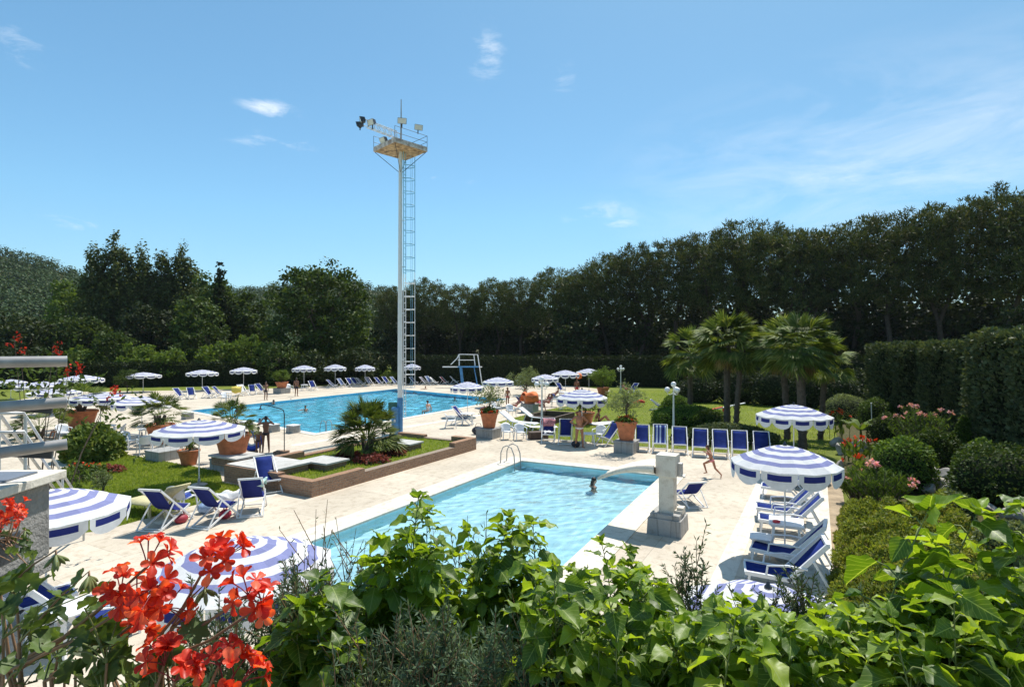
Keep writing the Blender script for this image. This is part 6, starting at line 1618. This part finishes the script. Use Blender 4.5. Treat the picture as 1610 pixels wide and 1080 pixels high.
# ---------------------------------------------------------------- leaves close to the camera
def leaf_mat(name, dark, light, vein, transl, rough, spec=.5, rib=True):
    m, nt, out = nodes(name)
    g = nn(nt, 'ShaderNodeNewGeometry'); uv = nn(nt, 'ShaderNodeUVMap')
    sx = nn(nt, 'ShaderNodeSeparateXYZ', {0: uv.outputs[0]})
    n_ = noise(nt, coords(nt), 25, 4); f = nn(nt, 'ShaderNodeMath', {0: nn(nt, 'ShaderNodeMath', {0: g.outputs['Random Per Island'], 1: .7}, operation='MULTIPLY').outputs[0], 1: nn(nt, 'ShaderNodeMath', {0: n_, 1: .4}, operation='MULTIPLY').outputs[0]}, operation='ADD').outputs[0]
    c = ramp(nt, f, [(.12, [q*.75 for q in dark]), (.42, dark), (.82, light), (1.0, [min(1, light[0]*1.35), light[1]*1.1, light[2]])])
    M = lambda op, a, b=None: nn(nt, 'ShaderNodeMath', {0: a, **({1: b} if b is not None else {})}, operation=op).outputs[0]
    ax = M('ABSOLUTE', sx.outputs[0])
    mid = M('LESS_THAN', ax, .016)
    sv = M('LESS_THAN', M('ABSOLUTE', M('SUBTRACT', M('FRACT', M('MULTIPLY', M('SUBTRACT', sx.outputs[1], M('MULTIPLY', ax, .9)), 6.5)), .5)), .055)
    vn = M('MAXIMUM', mid, M('MULTIPLY', sv, .45))
    c2 = nn(nt, 'ShaderNodeMixRGB', {0: vn, 1: c, 2: c4(vein)}).outputs[0] if rib else c
    bp = nn(nt, 'ShaderNodeBump', {'Height': M('ADD', vn, M('MULTIPLY', n_, .6)), 'Strength': .35, 'Distance': .004})
    bs = nn(nt, 'ShaderNodeBsdfPrincipled', {'Base Color': c2, 'Roughness': rough, 'Specular IOR Level': spec, 'Normal': bp.outputs[0]})
    tcn = nn(nt, 'ShaderNodeVectorMath', {0: c2, 1: (1.9, 1.75, .45)}, operation='MULTIPLY').outputs[0]
    trn = nn(nt, 'ShaderNodeBsdfTranslucent', {'Color': tcn})
    nt.links.new(nn(nt, 'ShaderNodeMixShader', {0: transl, 1: bs.outputs[0], 2: trn.outputs[0]}).outputs[0], out.inputs[0]); return m
M_IVY = leaf_mat('ivy_leaves', (.085,.155,.017), (.26,.37,.038), (.34,.42,.12), .46, .45)
M_GER = leaf_mat('geranium_leaves', (.05,.085,.025), (.12,.18,.05), (.17,.22,.08), .30, .5, .3)
M_STEMG = simple('green_stem', (.16,.19,.06), .6, var=.25); M_STEMR = simple('reddish_stem', (.26,.15,.08), .6, var=.3); M_PEDI = simple('red_pedicel', (.24,.03,.03), .6); M_STEMI = simple('ivy_stem', (.17,.20,.06), .7, var=.3)
def uv_mesh(name, V, Fc, UVt, ntpl, mat, parent):
    o = np_mesh(name, V, Fc, mat, parent, True); me = o.data
    if len(me.loops) != Fc.size: return o
    u = me.uv_layers.new(name='uv'); idx = np.zeros(len(me.loops), np.int32); me.loops.foreach_get('vertex_index', idx)
    u.data.foreach_set('uv', np.asarray(UVt, np.float32)[idx % ntpl].ravel()); return o
def leaf_tpl(rows, fold, droop, ripple=0.0):
    "rows: (y, half width); returns verts, tris"
    tv, tf = [], []
    for i, (y, w) in enumerate(rows):
        rz = ripple*math.sin(i*2.1)
        for s in (-1, -.5, 0, .5, 1): tv.append((s*w, y+abs(s)*.0, abs(s)**1.3*w*fold-droop*y*y+rz*abs(s)))
    for i in range(len(rows)-1):
        for j in range(4):
            a = i*5+j; tf += [(a, a+1, a+6), (a, a+6, a+5)]
    return np.array(tv), np.array(tf)
IVY_T = [leaf_tpl([(0, .02), (.03, .22), (.11, .37), (.24, .45), (.40, .43), (.58, .33), (.78, .20), (.92, .09), (1, .01)], f, d, r) for f, d, r in ((.30, .30, .09), (-.12, .45, .12), (.55, .16, .07))]
def ivy_plant(lab, base, stems, seed, size=.062, group='ivy plants in the trough', mat=None):
    "stems: list of tip points (world); leaves alternate along each stem on their own stalks"
    rng = np.random.default_rng(seed); t = thing('ivy_plant', lab, 'ivy', base, 0, group); B = np.array(base); mb = MB()
    acc_ = [[], [], []]; 
    for tip, dens in stems:
        tip = np.array(tip)-B; b0_ = np.array([tip[0]*.45+rng.normal()*.14, tip[1]*.35+rng.normal()*.04, 0.0]); L = np.linalg.norm(tip-b0_)
        mid = b0_*.5+tip*.5+np.array([rng.normal()*.07, rng.normal()*.05, .04]); k = max(5, int(L/.028*dens))
        us_ = np.linspace(0, 1, 8); cur = [(1-u)**2*b0_+2*u*(1-u)*mid+u*u*tip for u in us_]
        mb.tube([Vector(c) for c in cur], [.0040-.0032*u for u in us_], 6)
        for q in range(k):
            u = .25+.75*((q+rng.random()*.5)/k)**.72; c = (1-u)**2*b0_+2*u*(1-u)*mid+u*u*tip
            a = q*2.4+rng.normal()*.5; out = np.array([math.cos(a), math.sin(a), .35+.5*rng.random()]); out /= np.linalg.norm(out)
            s = size*(1.15-.62*max(0, u-.55)/.45)*(.7+.55*rng.random()); pl_ = s*(.5+.5*rng.random())*(1.25-u*.7)
            e = c+out*pl_; mb.tube([Vector(c), Vector((c+e)/2+np.array([0, 0, .006])), Vector(e)], [.0016, .0014, .0012], 4, caps=False)
            d = out*np.array([1, 1, .25])+np.array([0, 0, -.15-.3*rng.random()])+rng.normal(size=3)*.25
            nm = np.array([.15, .05, 1.0])+out*np.array([.5, .5, 0])+rng.normal(size=3)*.48
            acc_[rng.integers(3)].append((e, d, nm, s))
        for q in range(4):      # young leaves close round the tip
            a = q*1.6+rng.random(); out = np.array([math.cos(a), math.sin(a), .7])
            acc_[rng.integers(3)].append((tip+np.array([0, 0, -.004*q]), out+rng.normal(size=3)*.2, np.array([.1, .2, 1.0])+rng.normal(size=3)*.35, size*(.34+.10*q)))
    Vs = []; 
    for tpl, lst in zip(IVY_T, acc_):
        if not lst: continue
        e, d, nm, s = [np.array(x) for x in zip(*lst)]
        Vs.append(inst(tpl[0], tpl[1], e, d, nm, s*1.02, s*1.22, s))
    uv_mesh('leaves', *cat(Vs), IVY_T[0][0][:, :2], len(IVY_T[0][0]), mat or M_IVY, t); mb.build('stems', M_STEMI, t); return t
IVT = [(430, 985), (480, 950), (520, 905), (560, 880), (600, 850), (640, 800), (660, 782), (690, 812), (740, 832), (790, 812), (830, 818), (870, 872), (920, 885), (950, 852), (1000, 868), (1040, 905), (1090, 945), (1130, 925), (1180, 928), (1250, 936), (1330, 948), (1400, 955), (1440, 925), (1500, 915), (1560, 905), (1640, 890)]
def ivt(x): return float(np.interp(x, [a for a, b in IVT], [b for a, b in IVT]))
rgi = np.random.default_rng(21)
def ivy_mass(lab, x0, x1, n, seed, d0=1.22, d1=1.62, dens=1.25, size=.062, peaks=()):
    tips = []
    for (px, py, d) in peaks: tips.append((P(px, py, d), dens))
    n = int(n*1.7)
    for i in range(n):
        px = x0+(x1-x0)*(i+rgi.random())/n; d = d0+(d1-d0)*rgi.random()
        f = rgi.random()**1.2; py = ivt(px)+12+f*(1100-ivt(px))*.9
        dd = d if f < .35 else d0+(d-d0)*.6
        tips.append((P(px, py, dd), dens))
    size *= .98; dens *= 1.75; xm = (x0+x1)/2; b_ = P(xm, 1080, (d0+d1)/2); ivy_plant(lab, (b_.x, min(1.42, (d0+d1)/2), 3.58), tips, seed, size)
ivy_mass('ivy with a large hanging pointed leaf right of the red geranium', 420, 545, 8, 1, 1.05, 1.3, .9, .075, [(505, 905, 1.15), (470, 950, 1.1)])
ivy_mass('ivy shoot standing highest against the small pool', 560, 720, 17, 2, 1.25, 1.5, 1, .062, [(658, 778, 1.35), (672, 800, 1.4), (600, 842, 1.3)])
ivy_mass('pair of ivy shoots rising in the middle before the pool', 720, 880, 18, 3, 1.3, 1.55, 1, .06, [(735, 832, 1.4), (800, 808, 1.45), (838, 818, 1.45)])
ivy_mass('ivy before the right edge of the small pool', 880, 1050, 19, 4, 1.3, 1.6, 1, .055, [(945, 850, 1.5), (985, 862, 1.5)])
ivy_mass('low ivy under the rosemary sprig beside the white loungers', 1040, 1180, 17, 5, 1.25, 1.6, 1, .058)
ivy_mass('low ivy in front of the nearest parasol', 1170, 1330, 18, 6, 1.2, 1.55, 1, .062)
ivy_mass('ivy in front of the olive green ground cover', 1320, 1460, 16, 7, 1.1, 1.45, 1, .068)
ivy_mass('tall ivy shoot with big sunlit leaves at the right', 1400, 1530, 9, 8, .92, 1.2, .8, .082, [(1462, 796, .98), (1430, 900, 1.0)])
ivy_mass('last tall ivy shoot cut by the right edge', 1500, 1660, 14, 9, .92, 1.25, .85, .08, [(1540, 800, 1.0), (1612, 790, .96), (1590, 850, 1.0)])
ivy_mass('ivy along the bottom right corner', 1150, 1640, 34, 10, .82, 1.05, .9, .066)
ivy_mass('ivy along the bottom of the middle', 820, 1180, 24, 11, .95, 1.15, .9, .06)

def rosemary(lab, base, tips, seed, group='rosemary and heath sprigs in the trough', nl=.016, per=110, thin=False, mat=None):
    rng = np.random.default_rng(seed); t = thing('rosemary_bush', lab, 'shrub', base, 0, group); B = np.array(base); mb, Vs = MB(), []
    for tip in tips:
        tip = np.array(tip)-B; b0_ = np.array([tip[0]*.5+rng.normal()*.03, tip[1]*.5+rng.normal()*.03, tip[2]*.18]); mid = (b0_+tip)/2+np.array([rng.normal()*.02, rng.normal()*.02, 0])
        us_ = np.linspace(0, 1, 6); mb.tube([Vector((1-u)**2*b0_+2*u*(1-u)*mid+u*u*tip) for u in us_], [.0024-.0018*u for u in us_], 5, caps=False)
        subs = [(b0_, mid, tip, per)]
        for k in range(7):
            u = .3+.6*rng.random(); c = (1-u)**2*b0_+2*u*(1-u)*mid+u*u*tip; e = c+np.array([rng.normal()*.03, rng.normal()*.03, .05+.06*rng.random()])
            subs.append((c, (c+e)/2+rng.normal(size=3)*.004, e, per//3)); mb.tube([Vector(c), Vector(e)], [.0013, .0007], 4, caps=False)
        for (p0, p1, p2, n) in subs:
            n = n if not thin else n//3
            u = (.12+.88*rng.random(n))[:, None]; pos = (1-u)**2*p0+2*u*(1-u)*p1+u*u*p2; ax = unit((p2-p0)[None]+np.zeros((n, 3)))
            d = unit(rdir(rng, n)+ax*.9); Vs.append(inst(*LEAF, pos, d, rdir(rng, n), nl*.24, nl*(.7+.6*rng.random(n))))
    np_mesh('leaves', *cat(Vs), mat or M_ROSE, t); mb.build('stems', M_STEMR, t); return t
M_ROSE = foliage('rosemary_leaves', (.045,.075,.045), (.11,.16,.09), .2, clump=6, third=(.17,.22,.13))
def ros(lab, pts, seed, **k):
    tips = [P(*q) for q in pts]; c = sum(tips, Vector())/len(tips); rosemary(lab, (c.x, min(1.42, c.y), 3.6), tips, seed, **k)
def cloud(x0, x1, y0, y1, n, d0, d1, seed):
    r = np.random.default_rng(seed); return [(x0+(x1-x0)*r.random(), y0+(y1-y0)*r.random()**.8, d0+(d1-d0)*r.random()) for _ in range(n)]
ros('dark rosemary mass filling the bottom centre', cloud(620, 930, 955, 1090, 84, .95, 1.2, 1), 1)
ros('rosemary left of the bottom centre, beside the hanging ivy leaf', cloud(520, 720, 960, 1090, 44, .95, 1.2, 2), 2)
ros('rosemary between the geranium and the ivy', cloud(385, 540, 890, 1080, 60, 1.15, 1.4, 3), 3)
ros('feathery heath in front of the parasol behind the geraniums', cloud(290, 390, 930, 1060, 22, 1.15, 1.35, 4)+[(300, 905, 1.3), (345, 925, 1.3)], 4, per=80)
ros('thin dry sprigs standing against the deck', [(497, 800, 1.4), (515, 785, 1.4), (528, 812, 1.4), (480, 850, 1.4), (545, 850, 1.4), (560, 830, 1.4), (510, 830, 1.4), (575, 850, 1.42)], 5, per=46, thin=True, nl=.013)
ros('thin sprigs between the ivy shoots and the pool', [(690, 845, 1.5), (708, 835, 1.5), (720, 850, 1.5), (850, 860, 1.5), (735, 810, 1.5), (765, 805, 1.5)], 6, per=60, thin=True)
ros('rosemary sprig standing before the sunny deck', [(1078, 868, 1.45), (1095, 850, 1.45), (1060, 890, 1.45), (1105, 885, 1.45), (1088, 900, 1.45), (1072, 905, 1.45), (1050, 905, 1.45)], 7, per=90)
ros('rosemary in front of the nearest white lounger', [(1225, 905, 1.4), (1245, 890, 1.4), (1260, 905, 1.4), (1240, 925, 1.4), (1275, 925, 1.4), (1215, 930, 1.4), (1255, 930, 1.4), (1290, 940, 1.4)], 8, per=90)
ros('rosemary under the tall ivy shoots at the right', cloud(1350, 1610, 940, 1060, 26, 1.2, 1.45, 9), 9)
ros('rosemary behind the ivy of the middle', cloud(900, 1320, 930, 1060, 40, 1.35, 1.55, 10), 10)
ros('heath under the tallest ivy shoot', cloud(440, 660, 880, 1010, 40, 1.38, 1.55, 11), 11)

# ---------------------------------------------------------------- red geraniums
M_PETAL = leaf_mat('geranium_petals', (.58,.032,.014), (.92,.18,.095), (.8,.1,.05), .38, .42, .4, rib=False)
PET = leaf_tpl([(0, .05), (.2, .11), (.45, .22), (.68, .33), (.86, .335), (.96, .25), (1.0, .14)], .5, .42, .05)
GL_R = []
def ger_leaf():
    tv = [(0, 0, 0)]; tf = []; n = 28
    for i in range(n+1):
        a = -math.pi*.5+.35+(2*math.pi-.7)*i/n; r = .5*(1+.10*math.cos(a*7+1.57)+.04*math.cos(a*21)); tv.append((r*.55*math.cos(a), .28+r*.55*math.sin(a), .02))
    for i in range(n+1):
        a = -math.pi*.5+.35+(2*math.pi-.7)*i/n; r = .5*(1+.13*math.cos(a*7+1.57)+.06*math.cos(a*21)); tv.append((r*math.cos(a), .28+r*math.sin(a), .10+.05*math.cos(a*7)))
    tv[0] = (0, .28, -.04)
    for i in range(n): tf += [(0, 1+i, 2+i), (1+i, n+2+i, n+3+i), (1+i, n+3+i, 2+i)]
    return np.array(tv), np.array(tf)
GLT = ger_leaf()
def geranium(lab, base, heads, buds, leaves, seed, soil=None):
    rng = np.random.default_rng(seed); t = thing('geranium', lab, 'geranium', base, 0, 'red geraniums on the terrace'); B = Vector(base)
    soil = Vector(soil if soil else (B.x+.05, 1.02, 3.56)); att = []
    def rise(q, r):
        "a woody stem from the soil up to the point q"
        q = Vector(q)-B; s0 = soil-B+Vector((rng.normal()*.06, rng.normal()*.04, 0)); m_ = s0.lerp(q, .55)+Vector((0, 0, .02)); stw.tube([s0, m_, q], [r*1.3, r*1.1, r], 6)
        for k_ in range(1, 7): att.append(s0.lerp(m_, k_/3) if k_ <= 3 else m_.lerp(q, (k_-3)/3))
    stw = MB()
    for (_, br) in heads+buds: rise(br, .0030)
    for k_ in rng.permutation(len(leaves))[:9]: rise(Vector(leaves[k_][0])-Vector((0, 0, .03)), .0022)
    st = MB(); pt = MB()
    for (hp, br) in heads:
        c = Vector(hp)-B; o = Vector(br)-B; midp = o.lerp(c, .5)+Vector((0, 0, -.012)); st.tube([o, midp, c], [.0030, .0027, .0023], 7)
        fl = MB(); n = 6; pos, D_, N_, S_ = [], [], [], []
        ax = (c-o).normalized()*.75+Vector((0, -.15, .5)); ax.normalize()
        for q in range(n):
            r = Vector(rdir(rng, 1)[0]); d = (r*1.0+ax*.62).normalized(); ln = .028+.016*rng.random(); e = c+d*ln; fl.tube([c, c+d*ln*.5+Vector((0,0,.002)), e], [.0012, .001, .0013], 5, caps=False)
            u = d.orthogonal().normalized(); w = d.cross(u); a0 = rng.random()*6.28; op = .35+.75*rng.random()
            for k in range(5):
                a = a0+k*1.2566+rng.normal()*.12; rd = u*math.cos(a)+w*math.sin(a); pd = (rd*op+d*(1.05-op*.5)).normalized()
                pos.append(e); D_.append(pd); N_.append(d*.9-rd*.5+Vector(rng.normal(size=3)*.12)); S_.append(.0205*(.7+.45*rng.random()))
        pos, D_, N_, S_ = np.array([tuple(x) for x in pos]), np.array([tuple(x) for x in D_]), np.array([tuple(x) for x in N_]), np.array(S_)
        Vp, Fp = inst(*PET, pos, D_, N_, S_, S_*1.1, S_); Vq = np.array([tuple(v) for v in fl.v]); Fq = np.array([q_ for f_ in fl.f if len(f_) == 4 for q_ in ((f_[0], f_[1], f_[2]), (f_[0], f_[2], f_[3]))])
        np_mesh('flower_head', *cat([(Vp, Fp), (Vq, Fq)]), [M_PETAL, M_PEDI], t, True, [0]*len(Fp)+[1]*len(Fq))
    for (hp, br) in buds:
        c = Vector(hp)-B; o = Vector(br)-B; st.tube([o, o.lerp(c, .6)+Vector((0, 0, .012)), c+Vector((0, 0, .008)), c], [.0022, .002, .0018, .002], 6); bd = MB()
        for q in range(9):
            d = (Vector(rdir(rng, 1)[0])*.7+Vector((.1, 0, -.9))).normalized(); e = c+d*(.010+.006*rng.random()); bd.tube([c, e, e+d*.008, e+d*.015], [.0012, .0035, .0032, .0006], 6)
        bd.build('bud_cluster', M_STEMG, t)
    pos, D_, N_, S_ = [], [], [], []
    for (lp, br, s) in leaves:
        c = Vector(lp)-B; o = Vector(br)-B; q_ = min(att, key=lambda a_: (a_-c).length+(.2 if a_.z > c.z else 0)); pt.tube([q_, q_.lerp(c, .5)+Vector((0, 0, .008)), c], [.0016, .0014, .0012], 5, caps=False)
        pos.append(tuple(c)); D_.append(tuple((c-o).normalized()*.6+Vector(rng.normal(size=3)*.4))); N_.append(tuple(Vector((.15, .1, .9))+Vector(rng.normal(size=3)*.45))); S_.append(s)
    pos, D_, N_, S_ = np.array(pos), np.array(D_), np.array(N_), np.array(S_); Vl = inst(*GLT, pos-unit(D_)*(S_*.28)[:, None]*0, D_, N_, S_, S_, S_)
    uv_mesh('leaves', *Vl, np.zeros((len(GLT[0]), 2))+.5, len(GLT[0]), M_GER, t); st.add(stw.v, stw.f, 0, True); st.add(pt.v, pt.f, 1, True); st.build('stems', [M_STEMR, M_STEMG], t); return t
rg5 = np.random.default_rng(55)
def gl(x0, x1, y0, y1, n, d0, d1):
    L = []
    for _ in range(n):
        px, py, d = x0+(x1-x0)*rg5.random(), y0+(y1-y0)*rg5.random(), d0+(d1-d0)*rg5.random(); L.append((P(px, py, d), P(px-90*rg5.random()-20, py+60+70*rg5.random(), d+.02), .030+.020*rg5.random()))
    return L
geranium('geranium with the biggest cluster of red blossoms, stems leaning right', P(40, 1080, 1.02),
         [(P(190, 930, .98), P(10, 1050, 1.0)), (P(215, 945, .96), P(30, 1040, 1.0)), (P(232, 890, .97), P(20, 1060, 1.02)), (P(245, 925, .95), P(0, 1060, 1.0)), (P(262, 955, .98), P(80, 1060, 1.0)), (P(212, 978, 1.0), P(70, 1070, 1.0))],
         [(P(140, 905, .98), P(30, 1010, 1.0)), (P(88, 872, 1.0), P(0, 935, 1.02))], gl(0, 190, 900, 1085, 60, .92, 1.1), 1)
geranium('geranium with three blossom heads in front of the striped parasol', P(240, 1090, 1.0),
         [(P(325, 888, 1.0), P(250, 1000, 1.0)), (P(352, 880, 1.02), P(260, 1000, 1.0)), (P(390, 935, .98), P(230, 1020, 1.0)), (P(412, 950, 1.0), P(250, 1040, 1.0))],
         [(P(322, 925, .99), P(270, 985, 1.0))], gl(150, 300, 1000, 1090, 26, .92, 1.08), 2)
geranium('geranium with red blossoms along the bottom edge', P(270, 1130, .95),
         [(P(258, 1045, .93), P(230, 1110, .93)), (P(275, 1070, .92), P(250, 1120, .93)), (P(345, 1045, .94), P(300, 1120, .93)), (P(368, 1060, .93), P(320, 1120, .93)), (P(380, 1072, .95), P(330, 1130, .93))],
         [], gl(200, 420, 1060, 1100, 16, .95, 1.08), 3)
bp_ = thing('flower_box', 'small dark flower box fixed to the concrete planter', 'flower pot', (-2.285, 2.40, 3.74), .06)
MB().box((0, 0, .07), (.15, .22, .13), taper=1.08).build('box', M_DARKM, bp_, bevel=.006); MB().box((0, 0, .134), (.14, .21, .012)).build('soil', M_SOIL, bp_); MB().box((-.06, 0, -.018), (.18, .06, .03)).build('bracket', M_DARKM, bp_)
geranium('geranium blossom in the flower box on the concrete planter', (-2.285, 2.40, 3.88),
         [(P(10, 805, 2.36), P(-5, 850, 2.44)), (P(28, 800, 2.36), P(14, 850, 2.46)), (P(4, 822, 2.36), P(-10, 858, 2.44)), (P(20, 815, 2.32), P(8, 855, 2.44)), (P(34, 812, 2.4), P(20, 850, 2.46))],
         [(P(40, 834, 2.3), P(20, 860, 2.42))], gl(-10, 50, 838, 878, 14, 2.3, 2.5), 4, (-2.285, 2.40, 3.87))
M_DRED = foliage('dark_red_petals', (.28,.015,.012), (.55,.04,.02), .25, clump=3, tcol=1.0)
# red flowering shrub beyond the railing
fs_ = thing('flowering_shrub', 'tall shrub with red flower spikes rising behind the steel railing', 'shrub', (P(50, 560, 13).x, 13, 0)); rng = np.random.default_rng(12); mb = MB(); TT = []
for (px, py) in [(22, 528), (32, 548), (84, 540), (94, 552), (110, 576), (122, 572), (176, 612), (182, 609)]:
    e = P(px, py, 12.4+rng.random()*1.2)-fs_.location; mb.tube([(e.x*.2, 0, 0), Vector((e.x*.6, e.y*.5, e.z*.6)), e], [.02, .010, .004], 5)
    for k in range(3): TT.append(np.array(e)+np.array([rng.normal()*.05, rng.normal()*.05, -.10*k]))
TT = np.array(TT); np_mesh('blossoms', *leaf_arrays(rng, TT, np.full(len(TT), .07), 8, .07, .045, up=.2), M_DRED, fs_)
lp = TT[rng.integers(len(TT), size=44)]*np.array([1, 1, .92])+rng.normal(size=(44, 3))*np.array([.35, .3, .35])-np.array([0, 0, .35])
np_mesh('leaves', *leaf_arrays(rng, lp, np.full(44, .2), 9, .13, .07), M_BROAD, fs_); mb.build('stems', M_BARK, fs_)
# ---------------------------------------------------------------- air
hm, nt, out = nodes('air')
pv_ = nn(nt, 'ShaderNodeVolumePrincipled', {'Color': (.80, .88, 1.0, 1), 'Density': .00009, 'Anisotropy': .2})
nt.links.new(pv_.outputs[0], out.inputs['Volume'])
hz = MB().box((0, 190, 44), (590, 440, 92)).build('haze', hm); hz['kind'] = 'stuff'; hz['label'] = 'thin summer haze over the far wooded hill'; hz['category'] = 'haze'
